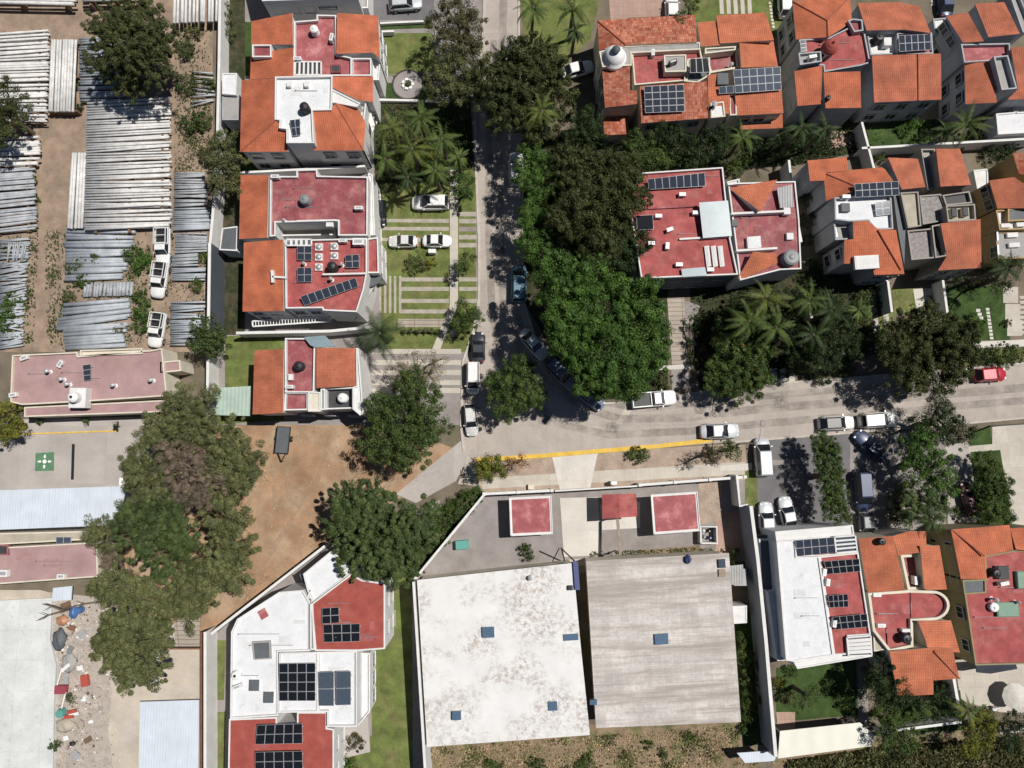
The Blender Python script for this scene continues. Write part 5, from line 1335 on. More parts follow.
arc = ' '.join(f'{655+72*math.cos(a):.1f},{502-60*math.sin(a):.1f}' for a in [math.radians(k) for k in range(75, -76, -15)])
h.flat('400,452 548,442 560,440 '+arc+' 580,566 582,668 486,688 420,604', 5.1, 'red', .45, pw=.28)
h.flat('530,300 612,296 634,436 560,440', 4.6, 'maroon', .6, pw=.28); h.coping('572,440 574,560', 5.1, .12, .1, 'maroon')
h.tile('600,564 732,562 768,690 640,682 630,640', 5.2, 6.2, 'E', 'tile_r')
h.t['label'] = h.t['label']
h.o = Q8; h.tile('486,302 648,288 660,330 662,474 520,482', 5.2, 6.3, 'S', 'tile_r'); h.tile('640,285 738,290 766,410 664,418', 5.2, 6.2, 'S', 'tile_r', ridge='664,300,6.2 766,410,5.25')
h.flat('420,200 474,200 480,296 424,302', 5.0, 'beigeroof', .1)
h.windows('525,482 655,476', 5.2, 2, (1.5, 4)); h.done()
tank('black water tank on the red terrace by the rounded wall', 548, 632, 5.13, .55, 1.2, 'blackp', Q4); hatch('white box above the black tank by the rounded wall', 552, 602, 5.13, (.9, .35, .5), 0, 'whitep', Q4)
for x, y, lb in ((432, 458, 'white air conditioner at the top of the curving red terrace'), (450, 580, 'white air conditioner at the left of the curving red terrace')): ac(lb, x, y, 5.13, 0, (.9, .4, .5), o=Q4)
ac('pale air conditioner in the narrow maroon roof recess', 586, 400, 4.63, 90, o=Q4); tank('dark bushy-topped round tank at the orange roof corner', 455, 246, 5.9, .4, .6, 'blackp', Q4)
h = House('olive-walled house with a bright red flat roof and barrel tiles at the right photo edge', 235, 110, 'olive', o=Q4)
h.tile('732,198 965,180 992,278 866,304 876,396 772,396', 5.2, 6.2, 'N', 'tile_m' if False else 'tile', ridge='735,198,5.25 866,304,6.1'); h.tile('968,194 1100,186 1100,290 992,278', 5.2, 6, 'N', 'tile')
h.flat('866,304 992,280 1100,290 1100,735 830,742 778,398 876,396', 5.2, 'red', .2)
h.flat('778,400 872,397 874,452 786,458', 5.7, 'slate', .15); h.slab('832,742 990,730 998,756 890,775 836,770', 2.8, .15, 'navy', 'awning')
h.windows('735,210 828,735', 5.2, 4); h.done()
hatch('large sage green roof box on the bright red roof', 960, 518, 5.22, (2.3, 1.5, .35), 0, 'greenp', Q4, 'greenp'); hatch('sage green roof box cut by the right photo edge', 1020, 400, 5.22, (1.2, 1.8, .4), 0, 'greenp', Q4, 'greenp')
tank('white round tank left of the sage green roof box', 902, 508, 5.22, .5, .6, 'whitep', Q4); tank('black water tank in a white frame on the bright red roof', 905, 372, 5.22, .5, 1.3, 'blackp', Q4)
hatch('white-framed black hatch on the bright red roof', 942, 370, 5.22, (1.2, 1.4, .5), 0, 'whitep', Q4, 'dark'); vent('white vent stack above the white round tank', 915, 480, 5.22, .9, .14, Q4); ac('white air conditioner below the white-framed hatch', 938, 412, 5.22, 10, o=Q4); vent('thin vent right of the sage green roof box', 1004, 490, 5.22, .7, .1, Q4)
h = House('cream panelled canopy roof at the south end of the south-east garden', 825, 740, 'cream', 'canopy', 'canopy')
h.sheet('780,731,2.9 860,722.5,2.9 874,735,2.7 872,746,2.7 778,758.5,2.7', 'cream_corr')
for x, y in ((782, 734), (858, 725), (780, 755), (868, 745)):
    p = W(x, y, 2.6); h.walls.box((p.x, p.y, 1.3), (.14, .14, 2.6))
h.done()
h = House('small pale lean-to roof in the corner by the long east wall', 755, 757, 'grey', 'shed', 'shed')
h.slab('737,753 766,751 776,758 774,761 745,763', 2.4, .1, 'metalroof'); h.walls.box((W(742, 758, 1).x, W(742, 758, 1).y, 1.1), (.14, .14, 2.2)); h.walls.box((W(770, 758, 1).x, W(770, 758, 1).y, 1.1), (.14, .14, 2.2)); h.done()
h = House('small white-roofed hut against the grey warehouse', 739, 614, 'white', 'shed', 'shed'); h.flat('732,606 747,605.5 747,623 732,624', 2.6, 'white', .06); h.done()
h = House('small grey sheet roof at the corner of the grey warehouse', 736, 575, 'grey', 'shed', 'shed'); h.sheet('728,566,2.8 743,564.5,2.8 744,584,2.6 729,585,2.6', 'corrgrey'); h.walls.box((W(736, 575, 1).x, W(736, 575, 1).y, 1.3), (1.5, 1.9, 2.5)); h.done()
# ================================================================ boundary walls
wall('long white wall between the pole yard and the upper left houses', '220,-20 219,60 217,150 213,212 210,243', 2.7, .25, 'white')
wall('high dark grey wall between the pole yard and the domed red roof', '209.5,243 208,345', 4.2, .25, 'darkwall', cap='white')
wall('pale wall between the pole yard and the small orange-tiled house lawn', '208,345 207,416', 2.8, .25, 'white')
wall('long pale wall along the west side of the bottom-left white house', '205,632 205,800', 3.0, .25, 'white')
wall('slanting white wall between the bare lot and the bottom-left white house', '211,634 325,546', 2.6, .22, 'white')
wall('slanting white wall at the west corner of the warehouse yard', '414,580 484,495', 2.6, .2, 'white')
wall('narrow white wall along the west side of the stained white warehouse', '413.5,582 425,768 428,800', 4.5, .2, 'white')
wall('low white front wall of the warehouse yard, left of the gate', '484,494 552,490.5', 2.0, .22, 'white', pil=3)
wall('low white front wall of the warehouse yard, right of the gate', '640,485 745,477', 2.0, .22, 'white', pil=3.5)
wall('pale sliding gate of the warehouse yard under the white driveway', '555,491 638,486', 1.9, .1, 'cream', name='sliding_gate', cat='gate')
wall('long east wall of the warehouses beside the white-roofed house', '751,506 758,560 766,640 771,700 776,757', 4.2, .3, 'shadewall')  # blue-grey of the shaded west face is put into the wall colour
wall('short white wall beside the lawn strip at the parking court', '737,475 740,506 748,505', 2.8, .2, 'white')
wall('white garden wall behind the top right houses', '862,148 935,144 1040,138', 2.3, .2)
wall('short white garden wall running down to the long garden wall', '862,122 874,168', 2.3, .2)
wall('white garden wall west of the stepped white roof house', '789,160 797,230', 2.8, .2); wall('white wall stub by the red-roofed house, below the garden wall', '797,220 801,242', 2.8, .3)
wall('white garden wall beside the driveway of the stepped white roof house', '888,281 892,312', 2.2, .2); wall('white garden wall beside the pale driveway of the grey-decked house', '943,280 948,316', 2.2, .2)
wall('white wall in the palm garden of the red-roofed houses', '806,292 812,318', 2.2, .22); wall('white top edge of the lawn north of the round planter', '378,31.5 394,31', .9, .15); wall('low white kerb wall north of the striped lawn', '380,23 424,21', .5, .15)
wall('low white kerb wall under the round planter', '378,99.5 420,100.5', .6, .2)
wall('white wall between the south houses of the left column', '236,333 330,331 372,327', 2.6, .25); wall('white wall behind the upper pair and the maroon-roofed house', '240,172.5 365,166', 2.0, .18, 'white')
wall('white garden wall beside the patio at the south-east', '954,679 960,713', 2.2, .25); wall('pale garden wall along the scrub at the south-east', '880,733 915,728 962,722', 1.8, .2)
wall('pale retaining wall at the right end of the scrub strip', '1000,733 1040,728', 1.2, .25)
wall('dark blue slatted side wall of the parking court', '759,536 776,536', 2.6, .12, 'slate', cap='slate')
wall('thin brown rail along the long pale wall at the bottom left', '201,632 201,800', 1.4, .08, 'rust', cap='rust', name='railing', cat='railing')
wall('low white wall on the west side of the wide red roof driveway', '663,300 664,364', 1.2, .2, 'white')
# ================================================================ pole yard
g = 'pale concrete poles in the great stack right of the dirt aisle'
q = poles('long pale concrete pole in the great stack right of the dirt aisle', g, '87,103 172,98 172,229 84,231', 50, .165, 'pole_w', 1.0, r1=.12)
bearers('stacked timber bearer under the great pale pole stack', 'bearers under the great pale pole stack', q, 1.0)
poles('lower pale pole showing in the gaps of the great stack', 'lower poles in the great stack', '88,104 171,99 171,228 85,230', 34, .17, 'pole_w', .62)
poles('lower pale pole showing in the gaps of the upper left stack', 'lower poles in the upper left stack', '-45,37 50,30 47,120 -45,119', 25, .17, 'pole_w', .62)
g = 'pale concrete poles in the upper left stack'
q = poles('pale concrete pole in the upper left stack beside the upright bundle', g, '-45,36 51,29 48,121 -45,120', 36, .16, 'pole_w', 1.0, r1=.12)
bearers('timber bearer under the upper left pole stack', 'bearers under the upper left pole stack', q, 1.0)
g = 'white poles in the upright bundle by the upper left stack'
q = poles('white square-ended pole in the upright bundle left of the pine', g, '51,40 48,112 74,112 77,40', 9, .17, 'pole_w', 1.1, jit=.02, ang=.002)
bearers('timber bearer under the upright bundle of white poles', 'bearers under the upright bundle', q, 1.1, (.03, .5, .97))
q = poles('white pole in the narrow upright bundle against the great stack', 'white poles in the narrow upright bundle', '72,153 67,229 83,229 86,153', 5, .19, 'pole_w', .9, jit=.03, ang=.002)
bearers('timber bearer under the narrow upright bundle', 'bearers under the narrow upright bundle', q, .9, (.05, .5, .95))
q = poles('pale pole at the left edge below the dark tree', 'pale poles at the left edge below the dark tree', '-45,141 41,137 40,165 -45,168', 12, .15, 'pole_w', .9)
bearers('timber bearer under the pale poles at the left edge', 'bearers under the left edge poles', q, .9)
q = poles('dull grey steel pole in the left stack beside the dirt aisle', 'dull grey poles left of the aisle', '-45,172 35,166 38,228 -45,238', 30, .13, 'pole_g', .6, ang=.018, name='steel_pole')
bearers('timber bearer under the dull grey pole stack', 'bearers under the dull grey stack', q, .6)
poles('short grey pole dumped in the loose heap at the left edge', 'short poles in the loose heap', '-4,240 32,238 27,300 -4,305', 44, .10, 'pole_g', .25, ang=.13, jit=.35, name='steel_pole'); poles('short bluish pole in the heap right above the pink building', 'short poles above the pink building', '-4,302 27,298 24,348 -4,350', 32, .11, 'pole_b', .2, ang=.12, jit=.4, name='steel_pole')
poles('upright grey rod in the loose heap at the left edge', 'upright rods in the loose heap', '8,242 6,262 26,262 28,242', 9, .08, 'pole_g', .45, ang=.12, jit=.3, name='steel_pole')
for s_, n in (('65,230 139,230 138,241 66,240', 3), ('64,241 138,240 137,252 65,252', 3), ('65,253 134,250 133,260 66,261', 3), ('66,261 128,260 128,269 68,271', 3), ('65,271 126,268 126,280 66,282', 3)): poles('wide blue-grey pipe lying below the great pale stack', 'wide blue-grey pipes below the great stack', s_, n, .30, 'pole_b', .05, r1=.24, name='pipe', cat='pipe', jit=.28, ang=.015)
poles('upright grey sheet pole between the two groups of blue pipes', 'upright grey poles between the pipe groups', '84,283 82,298 132,296 133,282', 15, .2, 'pole_g', .1, jit=.25, ang=.05, name='steel_pole')
for s_, n in (('64,304 133,297 132,310 62,316', 3), ('58,318 133,310 131,324 57,331', 4), ('64,337 126,332 127,347 66,350', 4), ('64,330 130,324 129,332 64,337', 2)): poles('wide slanting blue-grey pipe above the pink building', 'wide slanting pipes above the pink building', s_, n, .30, 'pole_b', .05, r1=.24, name='pipe', cat='pipe', jit=.25, ang=.015)
poles('thin blue-grey pole at the upper end of the right-hand pole strip', 'thin poles, upper right-hand strip', '174,172 207,173 208,208 174,210', 17, .12, 'pole_g', .35, jit=.3, ang=.04, name='steel_pole'); poles('blue-grey pole in the right-hand strip beside the grey wall', 'thin poles, middle right-hand strip', '173,211 211,210 211,230 173,231', 10, .14, 'pole_b', .35, jit=.2, ang=.02, name='steel_pole')
poles('grey pole in the dense bundle behind the first white truck', 'grey poles behind the first white truck', '175,233 208,234 207,252 175,254', 13, .10, 'pole_g', .4, jit=.15, ang=.02, name='steel_pole'); poles('grey pole in the bundle right of the middle white truck', 'grey poles right of the middle truck', '172,255 199,253 198,266 172,267', 7, .11, 'pole_g', .4, jit=.2, ang=.03, name='steel_pole')
poles('bluish pole in the lowest bundle right of the middle white truck', 'bluish poles right of the middle truck', '172,268 207,267 206,280 172,281', 7, .12, 'pole_b', .35, jit=.15, ang=.02, name='steel_pole'); poles('bluish pole in the bundle right of the lowest white truck', 'bluish poles right of the lowest truck', '171,302 207,301 202,345 170,346', 20, .13, 'pole_b', .35, jit=.25, ang=.03, name='steel_pole')
poles('blue-grey pole half hidden under the tall pine', 'blue-grey poles under the pine', '79,38 124,34 124,101 79,102', 24, .17, 'pole_b', .4, jit=.4, ang=.03, name='steel_pole')
poles('grey stray pole among the weeds beside the wall', 'stray poles among the weeds', '192,70 215,72 216,105 190,108', 9, .1, 'pole_g', .3, jit=.5, ang=.12, name='steel_pole'); poles('pale pole in the stack cut by the top edge near the wall', 'pale poles in the top edge stack by the wall', '173,-20 172,24 218,22 219,-20', 12, .2, 'pole_w', 1.2, jit=.04, ang=.003)
q = poles('pale pole in the stack cut by the top left edge', 'pale poles in the top left edge stack', '-40,-12 78,-12 78,3 -40,3', 5, .2, 'pole_w', 1.3); bearers('timber bearer under the top left edge stack', 'bearers under the top left stack', q, 1.3)
q = poles('pale pole in the second top edge stack above the pine', 'pale poles in the second top edge stack', '82,-14 143,-14 143,2 82,2', 5, .2, 'pole_w', 1.3); bearers('timber bearer under the second top edge stack', 'bearers under the second top stack', q, 1.3)
# ================================================================ vehicles
def work_truck(label, px, py, ang, ln):
    t = car(label, px, py, ang, ln, 'pickup', 'white', 'pickup truck', 1.75, name='pickup_truck')
    rk = MB()
    for sy in (-1, 1): rk.bar((-ln*.47, sy*.72, 1.75), (-ln*.02, sy*.72, 1.75), .07, .07); rk.box((-ln*.46, sy*.72, 1.4), (.07, .07, .7)); rk.box((-ln*.06, sy*.72, 1.4), (.07, .07, .7))
    for k in range(3): rk.bar((-ln*(.46-.2*k), -.72, 1.75), (-ln*(.46-.2*k), .72, 1.75), .07, .07)
    rk.build('ladder_rack', T['whitep'], t); return t
work_truck('white pickup truck with a rack, uppermost of three in the pole yard', 163, 247, -88, 4.7)
work_truck('white pickup truck with a rack, middle of three in the pole yard', 159.5, 280, -96, 4.5)
work_truck('white pickup truck with a rack, lowest of the three, by the pink building', 157, 330, -97, 4.3)
car('silver car at the top edge on the dark driveway', 405, 3, 5, 4.3, 'hatch', 'silver')
car('white suv with a black sunroof parked on the lawn driveway', 430, 202.5, 180, 4.6, 'suv', 'white')
sr = bpy.data.objects[[o.name for o in bpy.data.objects if o.get('label', '').startswith('white suv with a black')][0]]
mb = MB(); mb.box((.35, 0, 1.76), (.95, 1.0, .05)); mb.build('sunroof', T['carglass'], sr)
car('silver-grey sedan on the lawn driveway nearer the house', 403, 241, 180, 3.6, 'sedan', 'pale', wd=1.55); car('white sedan on the lawn driveway nearer the footpath', 437, 240.5, 0, 3.6, 'sedan', 'white', wd=1.6)
car('black car tight against the maroon-roofed house', 380, 213, -90, 3.4, 'hatch', 'black', wd=1.5)
car('dark grey car at the kerb, first of three along the left kerb', 478, 347, 90, 3.8, 'sedan', 'dark', wd=1.7)
car('white van at the kerb behind the dark grey car', 473, 378, -90, 3.9, 'van', 'white', 'van', wd=1.6)
car('white car half under the trees at the street corner', 471, 420, -85, 3.9, 'hatch', 'pale', wd=1.6)
car('white car in deep shade on the right kerb, north end', 516, 168, 90, 4.3, 'suv', 'white'); car('blue-teal van in the shade at the right kerb', 519, 283, 90, 4.6, 'van', 'teal', 'van', roof='teal')
car('grey car in the shade on the curve, first in the shaded row', 534, 344, -50, 4.4, 'sedan', 'pale'); car('bluish grey car in the shade on the curve, middle of the shaded row', 562, 374, -46, 4.6, 'suv', 'grey', roof='blue'); car('dull blue car in the shade on the curve, last of the shaded row', 589, 396, -40, 4.4, 'sedan', 'blue')
car('white pickup truck with a black open bed on the cross street', 654, 399, 5, 5.4, 'pickup', 'white', 'pickup truck', name='pickup_truck')
car('silver sedan at the end of the yellow kerb', 720, 431, 2, 4.7, 'sedan', 'silver', wd=1.85)
car('white car with a dark glass roof on the cross street', 837, 423, 3, 4.3, 'hatch', 'white', roof='black'); car('white suv with black hood trim behind the dark-roofed white car', 879, 420, 4, 4.7, 'suv', 'white')
car('bright red car on the cross street', 991, 374.5, 4, 3.9, 'hatch', 'red')
car('silver minivan parked at the entrance of the parking court', 763, 457, 92, 4.6, 'van', 'silver', 'van'); car('silver car by the shade-toned terrace in the parking court', 767, 520, 92, 4.2, 'sedan', 'silver'); car('white-and-dark car half shaded in the parking court', 788, 514, 100, 4.1, 'sedan', 'silver')
car('dark blue car parked slanting under the kerb tree', 871, 446, 135, 4.6, 'sedan', 'navy'); car('dark blue van in the shade behind the hedge', 863, 491, -88, 4.7, 'van', 'navy', 'van', roof='navy'); car('grey car nosing against the orange-tiled roof', 867, 526, -88, 3.2, 'hatch', 'grey')
car('dark maroon car on the pale driveway by the hedge', 970, 499, 100, 4.1, 'hatch', 'maroon'); car('white car in the shade of the round tree beside the domed house', 577, 69, 15, 4.4, 'sedan', 'white')
car('small white car at the top edge beside the stepping stones', 785, 2, 90, 4, 'hatch', 'white'); car('dark blue car at the top edge in front of the top right house', 946, 2, 90, 4, 'sedan', 'navy'); car('white car nose at the top of the plaza driveway', 672, 8, 90, 3.6, 'hatch', 'white')
# trailer on the bare lot
t = thing('flatbed_trailer', 'dark flatbed trailer standing on the bare brown lot', 'trailer', W(283, 440, .6), R(-94)); t.location.z = 0
mb = MB(); mb.box((0, 0, .62), (3.1, 1.55, .1)); mb.build('deck', T['slate'], t)
mb = MB()
for sy in (-1, 1): mb.box((0, sy*.8, .72), (3.2, .07, .2))
mb.box((-1.6, 0, .72), (.07, 1.6, .2)); mb.build('side_rail', T['blackp'], t)
for sy in (-1, 1):
    mb = MB(); mb.cyl((-.2, sy*.84, .32), (-.2, sy*1.02, .32), .32, n=18); wo = mb.build('wheel', T['tyre'], t); mb = MB(); mb.cyl((-.2, sy*1.01, .32), (-.2, sy*1.04, .32), .18, n=12); mb.build('rim', T['rim'], wo)
mb = MB(); mb.bar((1.55, .5, .5), (2.6, 0, .45), .09, .09); mb.bar((1.55, -.5, .5), (2.6, 0, .45), .09, .09); mb.cyl((2.55, .1, 0), (2.55, .1, .6), .05); mb.build('drawbar', T['blackp'], t)
# ================================================================ painted meeting point, drain, panel
t = thing('meeting_point_marking', 'green painted meeting point square with four white arrows on the courtyard', 'floor marking', W(45, 461.5, 0))
o_ = t.location.copy(); mb = MB(); pts = ccw(pp('36,453 54,452 54,470.5 35.5,471', 0)); up = Vector((0, 0, .085)); mb.prism([p for p in pts], [p+up for p in pts]); mb.build('green_square', T['mark_g'], t, o_)
for k in range(4):
    a = k*math.pi/2; u = Vector((math.cos(a), math.sin(a), 0)); v = Vector((-u.y, u.x, 0)); z = Vector((0, 0, .089)); mb = MB()
    pts = [u*.82+v*.09, u*.82-v*.09, u*.58-v*.09, u*.58-v*.2, u*.36, u*.58+v*.2, u*.58+v*.09]
    pts = ccw(pts); mb.prism([p+z for p in pts], [p+z+Vector((0, 0, .004)) for p in pts]); mb.build('white_arrow', T['mark_w'], t)
mb = MB(); mb.lathe((0, 0, .089), [(.24, 0), (.23, .004)], 20); mb.build('white_dot', T['mark_w'], t)
mb = MB(); a, b = W(73.7, 444), W(72.7, 479.5); mb.bar(a+Vector((0, 0, .07)), b+Vector((0, 0, .07)), .3, .08)
for k in range(22): p = a.lerp(b, (k+.5)/22); mb.box((p.x, p.y, .115), (.28, .05, .02))
tag(mb.build('drain_grate', T['blackp'], org=(a+b)/2), 'long dark drain grate across the courtyard', 'drain')
strip('yellow_line', '-10,436 24,434 70,432.5 118,431', .16, .095, 'yellow')
t = thing('panel_board', 'white panel with dark marks at the corner of the white canopy by the big trees', 'panel', W(128.5, 483.5, 2.5)); t.location.z = 0
mb = MB(); mb.box((0, .25, 3.0), (1.6, .9, .08)); mb.build('board', T['mark_w'], t); mb = MB(); mb.cyl((0, .1, 0), (0, .1, 2.98), .07); mb.build('post', T['steel'], t)
mb = MB()
for x, w_ in ((-.42, .26), (-.05, .2), (.36, .26)): mb.box((x, .1, 3.045), (w_, .09, .012)); mb.box((x-.08, .2, 3.045), (.07, .3, .014)); mb.box((x+.05, -.05, 3.045), (w_*.6, .07, .013))
mb.build('dark_marks', T['slate'], t)
# ================================================================ junk yard
random.seed(21)
box_thing('crate', 'red plastic crate on the rubble, uppermost red item of the junk yard', 'crate', 84, 681, 0, (.8, 1.3, .5), 10, 'redp'); box_thing('crate', 'maroon crate by the edge of the weathered white slab', 'crate', 60, 690, 0, (1.3, .9, .6), 0, 'mar_p')
def barrel(label, px, py, m, r=.42, hgt=.95):
    t = thing('barrel', label, 'barrel', W(px, py, hgt)); t.location.z = 0
    mb = MB(); mb.lathe((0, 0, 0), [(r*.92, 0), (r, .1), (r, hgt*.33), (r*1.05, hgt*.36), (r, hgt*.4), (r, hgt*.64), (r*1.05, hgt*.67), (r, hgt*.7), (r*.97, hgt)], 20); mb.build('drum', T[m], t)
    mb = MB(); mb.lathe((0, 0, hgt), [(r*.9, 0), (r*.86, .03)], 18); mb.build('lid', T[m], t)
barrel('turquoise barrel beside the red-and-white boards', 59, 714, 'tealp', .45); barrel('small blue drum beside the blue tarp in the junk yard', 77, 611, 'bluep', .4)
t = thing('tarp', 'bright blue tarp bundle under the trees in the junk yard', 'tarp', W(72, 613, .5)); t.location.z = 0
def lump(name, m, t, sx, sy, sz, n=12):
    mb = MB(); prof = [(1, 0), (.97, .35), (.75, .7), (.4, .92), (.1, 1)]; mb.lathe((0, 0, 0), prof, n); mb.v = [(x*sx*(1+.18*math.sin(5*math.atan2(y, x)+z*4)), y*sy*(1+.15*math.cos(4*math.atan2(y, x)+z*5)), z*sz*(1+.2*math.sin(7*x+3*y))) for x, y, z in mb.v]; return mb.build(name, T[m], t, smooth=True)
lump('cover', 'bluep', t, .5, .75, .6)
for k, (x, y, sx, sy, a_, m, lb) in enumerate(((66, 606, 1.2, .9, 20, 'timber', 'brown board heap left of the blue tarp'), (82, 634, .9, .7, 40, 'steel', 'grey metal sheet on the pale dust near the olive trees'), (72, 628, .8, .6, -20, 'rust', 'rusty sheet beside the orange-brown heap'), (70, 650, .9, .6, 70, 'greyp', 'grey panel between the scrap heaps'), (80, 668, .7, .5, 10, 'whitep', 'white panel above the red crate'), (66, 678, 1.1, .5, 80, 'steel', 'grey sheet left of the red crate'), (88, 740, .9, .6, 30, 'timber', 'brown panel low in the rubble'), (76, 755, 1.0, .7, -40, 'steel', 'grey panel at the bottom of the rubble'), (66, 738, .6, .5, 15, 'whitep', 'white panel below the straw heap'), (96, 705, .5, .4, 15, 'stone', 'stone slab at the east side of the rubble'))):
    mb = MB(); p = W(x, y, .2); mb.box((p.x, p.y, .22), (sx, sy, .06), R(a_)); mb.box((p.x+.1, p.y+.12, .29), (sx*.7, sy*.5, .05), R(a_+25)); mb.box((p.x, p.y, .1), (sx*.5, sy*.5, .2), R(a_)); tag(mb.build('metal_scrap', T[m], org=p), lb, 'scrap')
t = thing('sack_heap', 'orange-brown heap beside the blue tarp', 'heap', W(61, 621, .4)); t.location.z = 0; lump('heap_body', 'orangep', t, .75, .6, .5)
t = thing('scrap_heap', 'dark grey-green scrap net heap at the edge of the weathered white slab', 'heap', W(58, 640, .4)); t.location.z = 0; lump('heap_body', 'slate', t, .8, 1.25, .6, 18)
t = thing('scrap_heap', 'grey scrap heap below the dark net heap', 'heap', W(68, 663, .3)); t.location.z = 0; lump('heap_body', 'greyroof', t, .85, 1.1, .4, 18)
t = thing('straw_heap', 'yellow-brown straw heap below the turquoise barrel', 'heap', W(64, 726, .3)); t.location.z = 0; lump('heap_body', 'beigeroof', t, 1.1, .8, .45, 16)
for k, (x, y, a, lb, m) in enumerate(((70, 716, 5, 'red board lying by the turquoise barrel, lower one', 'redp'), (73, 711, 14, 'red board lying by the turquoise barrel, upper one', 'redp'), (65, 700, 77, 'white plank leaning in the junk yard between crates', 'whitep'), (61, 676, 75, 'white plank above the maroon crate', 'whitep'), (75, 713, 8, 'white board over the red boards', 'whitep'), (67, 667, 40, 'pale sheet scrap beside the grey heap', 'whitep'))):
    mb = MB(); p = W(x, y, .2); ln = 2.0 if 'plank' in lb else 1.2; d = Vector((math.cos(R(a)), math.sin(R(a)), .06))*ln/2; mb.bar(p-d+Vector((0, 0, .25)), p+d+Vector((0, 0, .25)), .16 if 'plank' in lb else .38, .05); tag(mb.build('board', T[m], org=p), lb, 'board')
rk = MB()
for k in range(1000):
    x, y = random.gauss(80, 15), random.uniform(600, 768)
    if 56 < x < 122 and not (y < 640 and x > 104):
        p = W(x, y, 0); s_ = random.uniform(.05, .22)*(1.8 if random.random() < .06 else 1); rk.box((p.x, p.y, s_*.3), (s_, s_*random.uniform(.5, 1.6), s_*.7), random.uniform(0, 3), random.choice((0, 0, 1, 1, 1, 1, 1, 2, 3, 4)), random.uniform(.5, .9))
tag(rk.build('rubble', [T['stone'], T['rubble'], T['pink'], T['whitep'], T['timber']]), 'loose grey-brown rubble and litter strewn over the junk yard', 'rubble', kind='stuff')
sw = MB()
for k in range(9): a, b = W(176-k*.2, 647-k*4.2, .15+.16*k), W(200, 646-k*4.4, .15+.16*k); sw.bar(a, b, .55, .18)
tag(sw.build('outdoor_stairs', T['steps'], org=W(188, 628, 0)), 'weathered brown outdoor steps under the big trees', 'stairs')
mb = MB(); a, b = W(160, 648.5, 1.8), W(201, 648.5, 1.8); mb.bar(a, b, .18, .18); mb.box((a.x, a.y, .9), (.14, .14, 1.8)); tag(mb.build('steel_beam', T['rust'], org=(a+b)/2), 'dark beam spanning at the foot of the outdoor steps', 'beam')
for k, (a, b, lb) in enumerate((((42, 604), (62, 610), 'bare dark branch over the corner of the weathered white slab'), ((36, 621), (60, 612), 'long bare branch reaching over the weathered white slab'), ((62, 609), (106, 601), 'dark fallen trunk at the junk yard, under the trees'))):
    p, q_ = W(*a, 2.6), W(*b, 1.6); mb = MB(); mid = p.lerp(q_, .5)+Vector((0, .15, .2)); mb.tube([q_, mid, p], [.13, .08, .03], 7); mb.tube([mid, mid+Vector((-.8, .4, .3))], [.05, .02], 6); mb.tube([mid, mid+Vector((-.7, -.5, .2))], [.05, .02], 6); mb.cyl(q_, (q_.x, q_.y, 0), .13, .18, 7); tag(mb.build('bare_branch', T['bark'], org=q_), lb, 'branch')
for k, (x, y, lb) in enumerate(((83, 700, 'pale bag on the rubble below the red crate'), (90, 722, 'pale bag at the middle of the rubble'), (72, 744, 'dark bag low in the rubble'))):
    t = thing('sack', lb, 'bag', W(x, y, .2)); t.location.z = 0; lump('bag_body', 'whitep' if 'pale' in lb else 'blackp', t, .35, .28, .35)
# ================================================================ warehouse yard objects
t = box_thing('dumpster', 'teal box standing on the grey paving of the warehouse yard', 'container', 462, 545, 0, (1.5, 1.0, .9), 4, 'tealp')
t = thing('storage_pen', 'white-walled pen holding dark items beside the right carport', 'pen', W(709, 535, 1.2)); t.location.z = 0
mb = MB(); c4 = [Vector((x, y, 0)) for x, y in ((-.95, -.95), (.95, -.95), (.95, .95), (-.95, .95))]; ribbon(mb, c4+[c4[0]], .2, 0, 1.2); mb.build('pen_wall', T['white'], t)
for k, (x, y, m) in enumerate(((-.4, -.3, 'greyp'), (.3, -.4, 'bluetarp'), (.2, .4, 'blackp'), (-.45, .4, 'whitep'))):
    gt = thing('gas_cylinder', ('grey', 'dark blue', 'black', 'white')[k]+' cylinder standing inside the white-walled pen', 'cylinder', t.location+Vector((x, y, .0))); mb = MB(); mb.lathe((0, 0, 0), [(.2, 0), (.2, .6), (.14, .72), (.05, .76)], 16); mb.build('cylinder_body', T[m], gt); mb = MB(); mb.lathe((0, 0, .76), [(.05, 0), (.07, .1)], 10); mb.build('valve', T['steel'], gt)
mb = MB(); a, b = W(617.5, 519, 3.2), W(620.5, 555, 3.8); mb.bar(a, b, .32, .16); mb.box((b.x, b.y, 1.7), (.12, .12, 3.4)); mb.box((a.x, a.y, 1.6), (.12, .12, 3.2)); tag(mb.build('cable_gantry', T['wood'], org=(a+b)/2), 'narrow brown beam walkway from the gatehouse to the grey warehouse', 'beam')
mb = MB()
for q_ in (((561, 548), (574.5, 561)), ((565, 562), (561.5, 549))): mb.bar(W(*q_[0], .4), W(*q_[1], 4.6), .14, .1)
tag(mb.build('timber_prop', T['blackp'], org=W(568, 556, 2)), 'dark crossed timber props against the corner of the white warehouse', 'prop')
mb = MB(); pts = pp('573,561,5.1 578,562,4.9 580,590,4.9 575,590,5.1'); mb.prism([p-Vector((0, 0, .3)) for p in ccw(pts)], ccw(pts)); tag(mb.build('tarp', T['bluetarp'], org=pts[0]), 'dark blue tarp strip along the east edge of the white warehouse roof', 'tarp')
box_thing('junction_box', 'small black box near the blue tarp on the white warehouse roof', 'box', 570.5, 588, 4.75, (.5, .5, .35), 0, 'blackp'); vent('black vent near the north edge of the white warehouse roof', 530, 578, 4.7, .35, .16, m='blackp')
